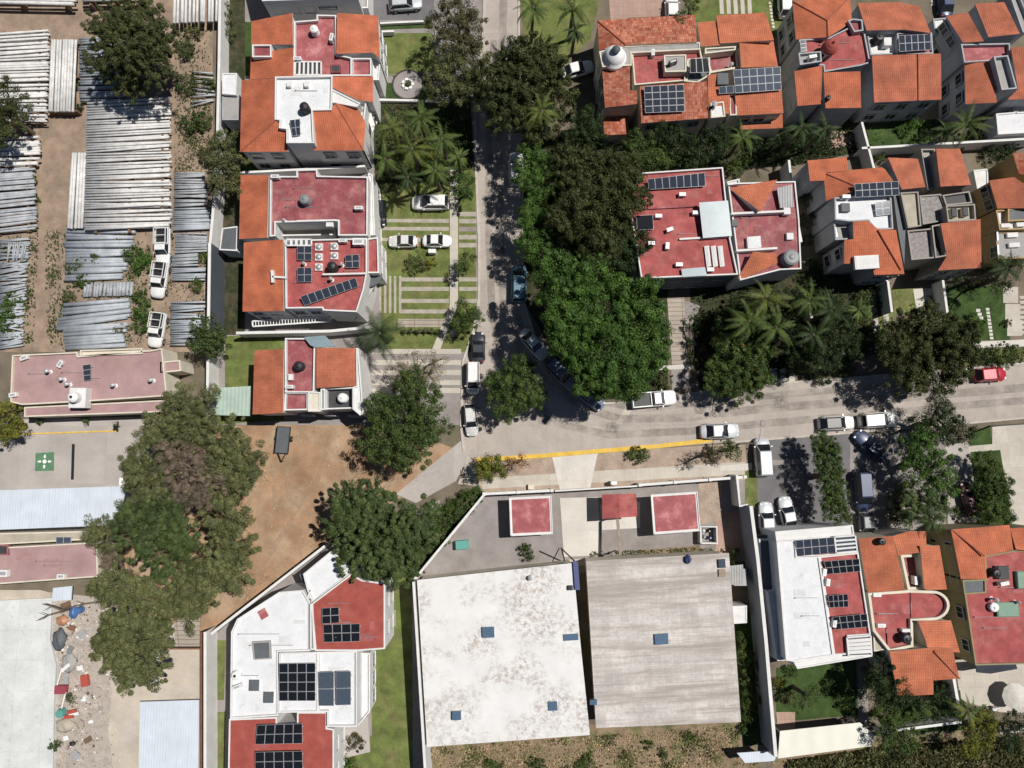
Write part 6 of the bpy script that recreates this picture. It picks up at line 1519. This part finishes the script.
t = thing('bundle', 'dark blue bundle at the north edge of the grey warehouse roof', 'bundle', W(688, 559.5, 5.0)); t.location.z = 4.72; lump('bundle_body', 'bluetarp', t, .4, .5, .6)
t = hatch('pale blue lid box at the corner of the grey warehouse roof', 722, 563.5, 4.75, (.75, .9, .3), 3, 'greyp', lid='solar_b'); box_thing('pallet', 'brownish slatted pallet below the pale blue lid box', 'pallet', 722, 573, 4.75, (.75, .8, .18), 0, 'wood')
shrub('blue-green bush against the north wall of the white warehouse', '527,551,6,1.8 529,557,5,1.8 524,547,4,1.2', 1.6, 'feather'); shrub('small bush at the corner of the grey warehouse', '735,552,5 735,560,4', 1.5, 'mid')
# planter ring
t = thing('round_planter', 'white flower ring in the round brick planter beside the striped lawn', 'planter', W(408, 85, 0))
mb = MB(); mb.lathe((0, 0, 0), [(2.05, 0), (2.05, .16), (1.85, .16), (1.85, .03)], 36); mb.build('edge_ring', T['edge'], t); mb = MB(); mb.lathe((0, 0, 0), [(1.84, 0), (1.84, .1)], 36); mb.build('paved_disc', T['paving'], t)
for k in range(7): a = k*2*math.pi/7; mb = MB(); mb.box((.62*math.cos(a), .62*math.sin(a), .2), (.34, .5, .3), a, 0, .8); mb.build('white_block', T['whitep'], t)
mb = MB(); mb.lathe((0, 0, .05), [(.35, 0), (.3, .35), (.1, .5)], 14); mb.build('planting', T['lawn_d'], t)
zone('paver_path', '378,76 393,76 394,83 378,83', 'paving')
# round table / fountain bottom right
t = thing('parasol', 'round cream parasol over the pale patio, bottom right', 'parasol', W(1017, 697, 1.8)); t.location.z = 0
mb = MB(); mb.lathe((0, 0, 1.45), [(1.5, 0), (1.5, .05), (1.05, .28), (.5, .48), (.06, .58)], 10); mb.build('canopy', T['drive'], t)
mb = MB(); mb.cyl((0, 0, 0), (0, 0, 2.05), .04); mb.build('pole', T['steel'], t)
mb = MB(); mb.lathe((0, 0, 0), [(.4, 0), (.4, .06), (.1, .14)], 18); mb.build('base', T['greyp'], t)
t = thing('garden_chair', 'white and black garden chair on the patio, bottom right', 'chair', W(995, 709, .5)); t.location.z = 0
mb = MB(); mb.box((0, 0, .42), (.5, .5, .06)); mb.build('seat', T['whitep'], t); mb = MB(); mb.box((0, .24, .7), (.5, .06, .5)); mb.build('backrest', T['whitep'], t)
for sx in (-.22, .22):
    for sy in (-.22, .22): mb = MB(); mb.box((sx, sy, .2), (.05, .05, .4)); mb.build('leg', T['blackp'], t)
# street lamps
def lamp(label, px, py, ang, h_=6.5, arm=2.0):
    t = thing('street_lamp', label, 'street lamp', W(px, py, 0)); d = Vector((math.cos(R(ang)), math.sin(R(ang)), 0)); mb = MB(); mb.tube([Vector((0, 0, 0)), Vector((0, 0, h_*.5)), Vector((0, 0, h_))], [.11, .08, .06], 10); mb.build('pole', T['steel'], t)
    mb = MB(); mb.tube([Vector((0, 0, h_-.05)), d*arm*.5+Vector((0, 0, h_+.35)), d*arm+Vector((0, 0, h_+.4))], [.05, .045, .04], 8); mb.build('arm', T['steel'], t)
    mb = MB(); c = d*(arm+.25)+Vector((0, 0, h_+.38)); mb.box(c, (.6, .24, .12), R(ang), 0, .8); mb.build('lamp_head', T['greyp'], t)
lamp('slender street lamp beside the silver sedan at the yellow kerb', 739, 444, 80); lamp('slender street lamp at the lawn corner on the right of the cross street', 990, 426, 85)
t = thing('flat_stone', 'pale boulder on the grass beside the small kerb tree', 'stone', W(453, 333, .2)); t.location.z = 0; lump('stone_body', 'stone', t, .4, .5, .35)
box_thing('utility_box', 'small white box on the lawn below the white sedan', 'box', 432, 251, 0, (.9, .5, .9), 0, 'whitep'); box_thing('utility_box', 'white meter box set at the kerb under the yellow line', 'box', 614, 483, 0, (.7, .4, 1.3), 0, 'whitep'); box_thing('utility_box', 'white meter box at the front wall left of the gate', 'box', 531, 487, 0, (.7, .6, .5), 0, 'cream')
# ================================================================ trees and plants
random.seed(5)
tree('tall dark pine towering over the pole yard', 11, '128,42,30,11 110,28,22,9 150,28,22,9.5 108,60,20,8 152,62,22,9 130,80,19,7 163,45,17,8 135,12,20,9', 'deepolive', .2, 'pine_tree', dens=75, clump=.5, airy=True)
tree('dark tree at the left photo edge beside the upper left poles', 7, '4,100,20 10,118,17 0,135,16', 'deepolive', .17)
tree('loose yellow-green tree over the yard wall beside the maroon-roofed house', 6.5, '222,140,13 232,160,15 222,178,16 236,185,12 216,160,10', 'olive', .18, dens=60)
tree('spiky dark tree at the yard wall above the green lean-to', 5.5, '208,328,15 216,342,13 200,342,12', 'feather', .2, dens=60)
tree('round yellow-green tree at the left edge of the courtyard', 4.5, '5,418,16 14,428,11 0,432,12', 'yellow', .16)
g = 'mingled trees between courtyard and bare lot'
tree('green tree at the top of the mingled grove, over the pink roof', 9, '178,408,20 165,430,20 192,425,22 205,400,12', 'olive', .19, group=None, airy=True)
tree('grey-olive tree at the right of the mingled grove beside the bare lot', 9.5, '222,440,24 240,458,22 225,478,20 245,480,15', 'olive', .19, airy=True)
tree('purple-brown tree in the heart of the mingled grove', 9.5, '188,470,26 205,485,20 175,455,16 195,495,16', 'purple', .18, dens=75, airy=True)
tree('green tree at the courtyard side of the mingled grove', 8.5, '140,462,18 150,485,20 133,470,12 160,470,14 150,440,13', 'olive', .19, airy=True)
tree('wide green tree in the middle of the mingled grove', 9, '150,530,29 170,555,24 130,515,14 165,515,18 185,535,16', 'feather', .18, airy=True)
tree('dull green tree at the lower right of the mingled grove, along the bare lot', 8.5, '225,510,24 235,540,20 215,560,24 200,585,22 240,575,14', 'olive', .19, airy=True)
tree('small light tree between white canopy and lower pink roof', 5.5, '98,527,13 108,542,12 90,538,9', 'olive', .16, dens=60, airy=True)
tree('little brownish tree at the end of the lower pink roof', 4.5, '112,553,12 106,562,8', 'purple', .15, dens=60, airy=True)
tree('olive tree below the middle of the mingled grove', 8, '120,585,22 150,600,22 175,600,20 105,590,14 190,615,14', 'olive', .19, airy=True)
tree('feathery olive tree at the foot of the mingled grove', 7.5, '130,640,28 145,662,22 115,645,18 110,625,14 155,635,16 128,675,14', 'olive', .22, dens=90, airy=True)
tree('broad green street tree with pale blossom beside the bare lot', 8, '400,420,28 420,400,24 385,440,22 408,448,22 430,425,18 380,410,16 412,385,16', 'mid', .17, extra=('blossom', 'pale', 700, .8))
tree('pale sparse blossoming tree above the broad street tree', 6.5, '415,368,20 430,375,14 400,375,14 438,360,10', 'pale', .14, dens=28)
tree('large dark feathery tree at the corner of the bare lot', 8.5, '375,530,34 352,500,18 365,555,26 405,535,26 395,560,22 345,525,18 420,515,16 375,495,14', 'feather', .21, dens=95, clump=.55, airy=True)
tree('mid-green tree standing alone in the street bend', 7, '515,385,24 508,402,18 528,395,17 520,368,14 500,385,14', 'mid', .17)
tree('big dark round tree at the top of the street', 9.5, '525,90,38 505,105,26 548,100,26 525,60,24 545,70,24 500,80,24 530,125,18', 'deepolive', .19, dens=110)
tree('brownish olive tree left of the top of the street', 8, '455,18,22 470,30,18 440,28,18 462,45,16', 'brown', .17, dens=55)
tree('olive-brown tree between round planter and street', 7.5, '455,72,24 440,85,18 475,65,18 465,90,18', 'olive', .17, dens=80)
tree('small dark tree under the domed house', 6, '583,125,19 578,142,15 592,135,14', 'dark', .16)
tree('bright green tree at the right kerb below the round tree', 8.5, '540,165,16 545,185,15 528,182,13 527,160,13 522,172,11', 'bright', .16)
tree('narrow bright green tree along the right kerb, middle', 8, '533,210,15 538,232,15 530,245,14 545,252,14 531,222,13', 'bright', .16)
tree('large dark tree filling the garden right of the street', 10.5, '590,185,34 575,215,26 605,215,28 620,180,24 570,170,22 600,245,20 630,200,18', 'deepolive', .18, dens=105)
tree('dark green tree between garden and red flat roof', 7.5, '628,238,20 620,258,17 638,245,13 610,270,14', 'dark', .17)
tree('huge bright green tree at the street bend', 13, '560,340,14,11 578,366,13,11 594,380,13,10 610,386,14,10 630,383,15,10.5 600,310,36 570,300,26 560,275,20 632,300,26 640,330,26 605,345,30 575,335,24 620,370,24 650,360,16 595,375,20 590,280,22 560,320,16', 'bright', .19, dens=105, clump=.75)
tree('green tree in front of the domed house, left one', 7, '640,150,18 655,160,16 628,165,14', 'mid', .17); tree('dark green tree in front of the domed house, middle one', 7, '680,145,18 668,135,13 690,158,14', 'dark', .17); tree('dark green tree in front of the domed house, right one', 7, '708,148,16 715,135,12', 'dark', .17)
tree('big dark green tree with red blossoms at the cross street', 6, '738,365,28 722,378,18 754,374,20 740,386,18 730,348,18 757,352,18', 'mid', .18, extra=('red_blossom', 'flower', 26, 1.1))
tree('dark leafy tree in the garden left of the olive street tree', 6.5, '838,330,18 825,350,16 850,345,14 818,362,11', 'dark', .16)
tree('broad olive street tree over the cross street', 8.5, '925,350,34 902,338,24 948,342,26 935,373,24 908,372,22 958,362,18 890,350,16 925,322,18 963,345,14', 'deepolive', .17, dens=110)
tree('dark thin-crowned tree at the south kerb of the cross street', 6.5, '940,420,20 955,432,16 925,430,16 940,405,12', 'dark', .15, dens=60)
tree('lush green tree between parking court and pale driveway', 7, '920,450,20 935,468,18 915,470,15 940,490,14', 'bright', .17)
tree('light feathery tree above the orange roof with the red terrace', 6, '922,500,16 935,512,14 912,512,13', 'feather', .18, airy=True)
tree('dense dark green tree at the end of the white-roofed house', 6.5, '885,675,18 893,690,16 878,690,14', 'dark', .15); tree('tall mid-green tree at the foot of the dense dark one', 5.5, '888,712,14 895,728,13 905,738,11 885,738,9', 'mid', .15)
tree('yellow-green tree at the corner of the warehouse verge', 4.5, '491,466,13 482,470,9 498,472,9', 'yellow', .15); tree('bare reddish-orange little tree on the verge', 4, '521,461,9 513,463,6', 'orange', .13, dens=40)
tree('small green tree on the lawn by the kerb', 4.5, '467,312,12 472,322,11 460,322,10', 'mid', .15); tree('small tree on the strip right of the lawn footpath', 4, '466,260,9 462,268,7', 'mid', .14); tree('bright small tree beside the footpath, top of the lawns', 4, '463,185,11 468,195,7', 'bright', .14)
tree('dark small-leaved tree over the verge by the silver sedan', 4.5, '716,452,9 708,458,7', 'brown', .13, dens=45); tree('small green tree behind the silver sedan on the verge', 4, '733,452,9 728,446,6', 'mid', .14)
tree('grey-green small tree right of the pale patio', 4.5, '1005,735,16 1018,722,12', 'dark', .15, dens=70); tree('yellow-green bushy tree at the scrub edge', 5, '978,735,15 985,722,12 970,748,9', 'yellow', .15)
tree('tree at the top edge between driveway and plaza', 6, '690,8,10 683,20,8', 'mid', .15, dens=60)
tree('dark fine tree at the garden of the right edge driveway', 6, '1010,270,14 1000,285,10', 'dark', .14, dens=40); tree('dark garden tree beside the pink terrace house, bottom garden', 5, '925,705,14 940,700,12', 'dark', .15, dens=60)
tree('small dark tree in the garden by the patio', 5, '812,695,9 800,705,7', 'mid', .15, dens=50)
# palms
P_ = [(392, 128, 22, 6.5, 'palmy', 'tall yellowish palm nearest the orange hip roof'), (420, 118, 22, 7, 'palm', 'palm at the top of the dense palm garden'), (442, 140, 21, 7, 'palm', 'palm at the right side of the dense palm garden'), (412, 150, 22, 6.5, 'palmy', 'yellowish palm in the heart of the palm garden'), (385, 160, 19, 5.5, 'palm', 'palm at the lower left of the palm garden'), (435, 172, 19, 5.5, 'palm', 'palm at the lower right of the palm garden'), (408, 178, 17, 5, 'palmd', 'small dark palm above the white suv'), (458, 158, 15, 5, 'palm', 'slim palm at the street side of the palm garden')]
for x, y, r, hh, m, lb in P_: palm(lb, x, y, r, hh, m, 18, droop=.55)
palm('broad-fronded palm east of the small orange-tiled house', 380, 334, 27, 5.5, 'palmd', 20, droop=.3, w=.55); palm('yellowish palm against the big dark round tree', 541, 112, 21, 9.5, 'palmy', 20, droop=.6)
for x, y, r, hh, m, lb in ((533, 8, 20, 7, 'palm', 'palm at the top edge right of the street'), (573, 10, 22, 6, 'palm', 'wide palm at the top edge above the round tree'), (575, 32, 15, 5, 'palmd', 'small dark palm below the wide top edge palm'), (742, 138, 20, 5, 'palm', 'palm behind the orange-tiled house with the large grid'), (800, 128, 20, 6, 'palmd', 'left of two palms south of the dome tower house'), (824, 130, 18, 6, 'palmd', 'right of two palms south of the dome tower house'), (965, 125, 24, 6, 'palm', 'large palm below the top right corner house'), (945, 132, 17, 5, 'palmd', 'small dark palm left of the large corner palm')): palm(lb, x, y, r, hh, m, 18)
for x, y, r, hh, m, lb in ((765, 298, 24, 8, 'palmy', 'tall sunlit palm south of the red-roofed houses'), (748, 322, 26, 7, 'palm', 'palm with long fronds over the dark driveway'), (775, 328, 22, 7, 'palm', 'palm beside the red-blossomed tree'), (808, 300, 22, 7, 'palm', 'palm at the white garden wall of the palm garden'), (830, 312, 24, 7, 'palmd', 'dark palm at the right of the palm garden'), (812, 335, 20, 6, 'palmd', 'dark low palm above the white stepping stones'), (858, 310, 15, 5, 'palm', 'small palm left of the lawn with two paver strips'), (1005, 268, 20, 7, 'palmd', 'dark palm at the right edge above the driveway')): palm(lb, x, y, r, hh, m, 18)
palm('drooping dark palm above the orange roof, by the pale driveway', 930, 520, 19, 5.5, 'palmd', 18, droop=.8); palm('pale arching palm beside the patio garden wall', 966, 710, 17, 5.5, 'palmy', 14, droop=.7)
# hedges and shrubs
tree('tall clipped hedge between parking court and dark blue van', 5.6, '826,447,12,5 828,458,14 829,472,14 831,486,14 833,500,14 836,513,13 822,440,9,4.6', 'mid', .14, 'hedge', 'hedge', dens=130, clump=.4, cname='foliage')
tree('overgrown hedge along the pale driveway with the maroon car', 3.6, '982,462,12 990,475,14 984,488,14 996,500,15 988,512,13 1000,485,12 1004,515,10', 'mid', .15, 'hedge', 'hedge', dens=110, clump=.45, cname='foliage')
tree('narrow green hedge beside the striped driveway', 2.2, '661,308,4 662,320,5 663,332,5 664,344,5 664,356,5 663,364,4', 'bright', .12, 'hedge', 'hedge', dens=150, clump=.3, cname='foliage')
tree('thin hedge right of the striped driveway', 1.4, '690,318,3 689,326,4 690,342,4 691,354,4 692,362,3', 'mid', .11, 'hedge', 'hedge', dens=150, clump=.3, cname='foliage')
tree('low hedge edging the lawn above the paver bands', 1.0, '404,331,3 411,331,3 418,331,3 425,331,3 432,331,3 438,331,3', 'mid', .1, 'hedge', 'hedge', dens=160, clump=.25, cname='foliage')
tree('overgrown ground hedge along the corner house wall', 2.2, '476,494,8 466,502,11 456,511,12 444,520,13 434,530,13 425,546,12 417,564,10 440,538,10', 'mid', .14, 'hedge', 'hedge', dens=90, clump=.45, cname='foliage')
tree('dark hedge strip along the grey warehouse', 1.8, '742,638,8 744,652,9 747,666,9 749,682,10 751,698,10 748,714,9', 'mid', .13, 'hedge', 'hedge', dens=100, clump=.4, cname='foliage')
S_ = [('sunlit round shrub on the lawn below the silver-grey sedan', '416,262,10', 2.2, 'olive'), ('small yellow shrub on the lawn under the white sedan', '432,263,6', 1.2, 'yellow'), ('low green bush on the bare verge right of the white driveway', '638,455,8 645,455,6 631,456,5', 1.2, 'mid'), ('bush in the yard weeds under the pine, upper', '187,50,10', 1.4, 'feather'), ('bush beside the yard wall, second from the top', '186,85,12', 1.5, 'feather'), ('bush at the foot of the yard wall, right of the second bush', '208,85,8', 1.3, 'mid'), ('broad bush right of the great pale stack', '190,122,12 203,120,11', 1.6, 'mid'), ('yellowish bush at the top of the yard weeds', '193,33,9', 1.2, 'olive'), ('bush under the loose tree at the yard wall', '207,155,10', 1.4, 'olive'), ('green bush left of the uppermost white truck', '140,262,12 132,254,8 146,255,8', 1.6, 'bright'), ('green bush left of the middle white truck', '142,300,9 143,313,10 141,325,9', 1.6, 'bright'), ('low weeds on the blue pipes, left', '74,268,8 82,262,5', .9, 'mid'), ('low weeds on the blue pipes, middle', '83,282,8 97,258,6', .9, 'mid'), ('low weeds at the lower pipe group', '120,330,6 70,298,7', .8, 'olive'), ('bushy weeds at the left edge of the pole yard', '6,310,10 12,300,8 2,325,8', 1.2, 'bright'), ('weeds beside the dull grey pole stack', '34,182,4 36,200,4 34,212,4', .8, 'mid'), ('small bush at the grey poles by the wall', '197,285,7', 1.1, 'mid'), ('green tuft right of the grey bundle by the wall', '204,258,5', 1.0, 'bright'), ('dark weeds below the tall pine', '98,77,6 88,70,5', .9, 'feather'), ('dark bush where the upright bundle meets the pine', '80,108,5 78,86,4', .9, 'dark'), ('small round bush at the wall of the pink building, middle', '86,421,4', 1.2, 'mid'), ('small dark bush at the wall of the pink building, right', '117,426,4', 1.2, 'dark'), ('small bush at the wall of the pink building, left', '40,421,4', 1.1, 'mid'),
 ('reddish plant at the patio south of the large white house', '355,741,9', 1.4, 'brown'), ('bright bush at the south end of the large white house lawn', '342,764,9 352,768,8', 1.1, 'bright'), ('weed clump in the junk yard by the crates', '71,699,5', .9, 'olive'), ('green clump at the rubble edge, lower', '54,745,6', .9, 'mid'), ('shrub at the foot of the striped driveway beside the pickup truck', '665,380,9 660,386,7', 1.4, 'olive'), ('bush at the kerb between dark garden and cross street', '822,377,9 812,374,7', 1.2, 'dark'), ('yellowish kerb bush left of the olive street tree', '838,368,9 848,370,8', 1.1, 'olive'), ('round kerb bush above the red car', '1002,356,13', 1.9, 'mid'), ('dark kerb bush left of the round kerb bush', '988,357,9', 1.4, 'dark'), ('green verge bush at the right photo edge', '1018,354,9', 1.3, 'olive'), ('round clipped bush on the garden edge by the pale driveway', '1007,323,4', .9, 'brown'), ('lush bush in the garden with stepping stones', '978,326,9 972,320,7', 1.2, 'bright'), ('green garden bush behind the garden wall, top right', '915,122,8 905,130,7', 1.2, 'bright'), ('dark garden bush behind the garden wall, top right', '925,135,8 938,128,8', 1.4, 'dark'), ('shrub below the garden wall at the shed', '995,150,14 1008,146,10', 1.6, 'dark'), ('shrub between the garden walls, upper', '880,158,6', 1.2, 'mid'), ('dark shrub at the west wall of the stepped white roof house', '812,265,9 808,280,8', 1.5, 'dark'), ('small lush shrub south of the orange-tiled house with the grid', '735,168,10 745,160,7', 1.2, 'mid'), ('small round bush by the maroon car', '957,512,5', 1.0, 'mid'), ('small round bush at the pale driveway', '955,486,5', 1.0, 'dark'), ('flower bed bush in the parking court corner', '905,490,10 896,500,9', 1.5, 'olive'), ('bush under the light feathery tree', '895,515,9', 1.3, 'olive'), ('bright yellow-green bush beside the long east wall', '779,683,6', 1.0, 'yellow'), ('dry brown bush beside the long east wall', '786,696,7', .9, 'brown'), ('garden bush under the white-roofed house', '845,700,9', 1.4, 'mid'), ('small bush at the south ledge of the white-roofed house', '790,670,6', 1.0, 'mid'), ('bush at the orange roof corner by the scrub', '912,720,8', 1.3, 'mid'), ('green shrub in the scrub under the orange house', '912,748,8', 1.2, 'mid'), ('dark shrub in the scrub right of the cream canopy', '890,752,9', 1.2, 'dark'), ('yellowish shrub in the scrub at the canopy end', '872,757,9', 1.1, 'olive'), ('brown shrub in the scrub, middle', '930,755,10', 1.0, 'brown'), ('yellow-green shrub in the scrub near the patio', '968,752,7', 1.0, 'yellow'), ('brown shrub in the scrub at right', '1000,755,10 1015,748,9', 1.1, 'brown'), ('green shrub at the bottom of the bare back plot, middle', '588,760,7 580,766,6', .9, 'mid'), ('green shrub at the bottom of the bare back plot, left', '540,765,6 532,762,5', .8, 'mid'), ('shrub in the back plot, right of the middle', '648,745,5', .8, 'mid'), ('second shrub in the back plot, right of the middle', '664,752,5', .8, 'mid'), ('shrub below the corner of the grey warehouse', '688,736,5', .8, 'mid'), ('shrub at the end of the hedge by the grey warehouse', '745,728,7', .9, 'mid'), ('low shrub at the left of the bare back plot', '490,764,6 500,768,5', .7, 'mid'), ('small tuft in the middle of the bare back plot', '624,756,4', .6, 'olive')]
for lb, q, hh, m in S_: shrub(lb, q, hh, m)
# loose ground weeds and dry grass
def tufts(name, label, area, n, m, hh=.25, w=.14):
    pts = px_list(area); xs = [p[0] for p in pts]; ys = [p[1] for p in pts]
    def inside(x, y):
        c = False; j = len(pts)-1
        for i in range(len(pts)):
            if (pts[i][1] > y) != (pts[j][1] > y) and x < (pts[j][0]-pts[i][0])*(y-pts[i][1])/(pts[j][1]-pts[i][1])+pts[i][0]: c = not c
            j = i
        return c
    cl = [(rng.uniform(min(xs), max(xs)), rng.uniform(min(ys), max(ys))) for _ in range(max(6, n//60))]
    P = []
    while len(P) < n:
        a = cl[rng.integers(len(cl))] if rng.random() < .75 else None
        x, y = (a[0]+rng.normal()*5, a[1]+rng.normal()*4) if a else (rng.uniform(min(xs), max(xs)), rng.uniform(min(ys), max(ys)))
        if inside(x, y): p = W(x, y, 0); P.append((p.x, p.y, rng.uniform(.03, hh)))
    P = np.array(P); D = rng.normal(size=P.shape)*.7+np.array([0, 0, .6]); tag(quads_obj(name, P, D, rng.uniform(.6, 1.4, len(P))*w, F[m]), label, 'grass', kind='stuff')
tufts('weeds', 'scattered weeds in the pole yard along the wall', '175,20 212,25 212,345 160,345 175,230', 3200, 'olive')
tufts('weeds', 'weeds growing between the pipes of the pole yard', '45,230 150,230 145,350 50,350', 2600, 'mid', .5)
tufts('dry_grass', 'dry grass tufts over the bare brown lot', '190,430 360,420 460,460 320,545 215,630 180,620', 1500, 'straw', .12, .1)
tufts('weeds', 'weeds on the bare back plot behind the warehouses', '430,748 735,725 760,765 430,775', 1700, 'olive', .25)
tufts('scrub_growth', 'tangled brownish scrub along the bottom right edge', '785,760 870,748 1023,735 1024,775 785,775', 9000, 'brown', .7, .17)
tufts('scrub_growth', 'green growth in the bottom right scrub', '785,760 870,748 1023,735 1024,775 785,775', 4500, 'olive', .8, .17)
tufts('grass', 'uneven grass along the north edge of the grey warehouse', '590,552 730,546 730,556 590,560', 700, 'olive', .3)
tufts('weeds', 'ground growth in the shaded garden right of the street', '526,130 660,180 660,390 600,398 560,360', 4000, 'dark', .5, .18)
tufts('weeds', 'weeds in the left pole heap', '0,230 40,230 34,345 0,345', 1200, 'mid', .5)
tufts('weeds', 'grass in the gardens of the right row', '865,125 940,118 1005,285 1005,345 870,335', 1500, 'mid', .2)

# more shade planting in the palm gardens
for lb, hh, q, m in (('dark bushy tree under the tall sunlit palm', 4.5, '735,318,15 748,306,14 724,330,12', 'dark'), ('dark bushy tree beside the white garden wall of the palm garden', 5, '785,318,15 795,302,14 790,335,12', 'dark'), ('dark bushy tree left of the round garden palms', 4.5, '838,318,15 826,302,13', 'dark'), ('dark tree above the white stepping stones', 4.5, '800,358,15 815,352,12 830,362,12', 'dark')): tree(lb, hh, q, m, .16, dens=90)
for lb, q, hh, m in (('dense dark shrub east of the red-roofed house', '806,200,8 808,220,8 805,240,8', 1.8, 'dark'), ('dense green shrub below the stepped white roof house', '862,300,8 866,318,8', 1.4, 'mid'), ('dark shrub mass under the two palms south of the dome tower house', '795,140,10 812,145,11 826,140,9', 1.6, 'dark'), ('dark shrub mass behind the orange-tiled house with the grid', '755,150,11 772,148,10 785,140,8', 1.8, 'dark'), ('dark shrub row at the top right garden wall', '945,140,9 960,142,9 975,138,9', 1.7, 'dark'), ('dark shrub at the north side of the right edge driveway', '955,275,9 970,282,9 990,276,8', 1.5, 'dark'), ('dark shrub in the corner below the orange house', '945,690,10 930,692,9', 1.6, 'dark'), ('shrub below the domed house gate', '600,140,9 612,150,8', 1.5, 'dark')): shrub(lb, q, hh, m)

for lb, q, hh, m in (('dense low shrub under the palm garden, upper', '388,140,9 402,135,9 418,138,9', 1.6, 'olive'), ('dense low shrub under the palm garden, lower', '395,172,9 412,165,9 425,160,9 445,160,8', 1.6, 'mid'), ('yellow-green shrub among the palms of the palm garden', '428,150,8 400,150,8', 1.7, 'yellow'), ('shrub by the street edge of the palm garden', '458,175,7 462,150,7', 1.3, 'mid'), ('dark shrub between lean-to roofs and the upper left houses', '232,140,7 232,152,8', 1.5, 'dark'), ('climbing green at the top of the yard wall', '228,20,7 230,35,6 226,8,7', 1.6, 'olive')): shrub(lb, q, hh, m)

tufts('weeds', 'shady ground cover in the palm garden of the red-roofed houses', '690,285 880,262 880,352 825,372 700,390', 5000, 'dark', .6, .16)
tufts('weeds', 'shady ground cover in the palm garden by the left houses', '376,104 470,104 472,194 380,194', 3500, 'mid', .5, .14)
tufts('weeds', 'shady ground cover between the domed house and the wide red roof', '640,128 800,112 868,122 868,150 800,165 735,170 640,165', 3500, 'dark', .6, .16)
tufts('dry_grass', 'dry grass on the bare back plot behind the warehouses', '430,748 735,725 760,765 430,775', 5000, 'straw', .18, .1)
# ================================================================ light, sky, camera
sund = Vector((.50, .19, 1.0)).normalized()
el = math.asin(sund.z); az = math.atan2(sund.x, sund.y)
ld = bpy.data.lights.new('sun', 'SUN'); ld.energy = 5.0; ld.angle = R(.53); ld.color = (1, .955, .89)
lo = bpy.data.objects.new('sun', ld); COL.objects.link(lo); lo.location = (40, 20, 80)
lo.rotation_euler = (-sund).to_track_quat('-Z', 'Y').to_euler()
w = bpy.data.worlds.new('World'); SC.world = w; w.use_nodes = True
nt = w.node_tree; sk = nt.nodes.new('ShaderNodeTexSky'); sk.sky_type = 'NISHITA'; sk.sun_disc = False
sk.sun_elevation = el; sk.sun_rotation = az; sk.altitude = 1500; sk.air_density = .75; sk.dust_density = .4
nt.links.new(sk.outputs[0], nt.nodes['Background'].inputs['Color']); nt.nodes['Background'].inputs['Strength'].default_value = .05
cd = bpy.data.cameras.new('camera'); co = bpy.data.objects.new('camera', cd); COL.objects.link(co)
cd.sensor_width = 36; cd.lens = 36*FPX/1024; cd.clip_end = 5000; cd.clip_start = .5
co.location = (0, 0, CAMH); co.rotation_euler = (TILT, 0, 0); SC.camera = co
SC.view_settings.view_transform = 'Standard'; SC.view_settings.look = 'None'; SC.view_settings.exposure = -.1; SC.view_settings.gamma = 1
SC.render.resolution_x = 1024; SC.render.resolution_y = 768
SC.cycles.max_bounces = 6; SC.cycles.use_denoising = True
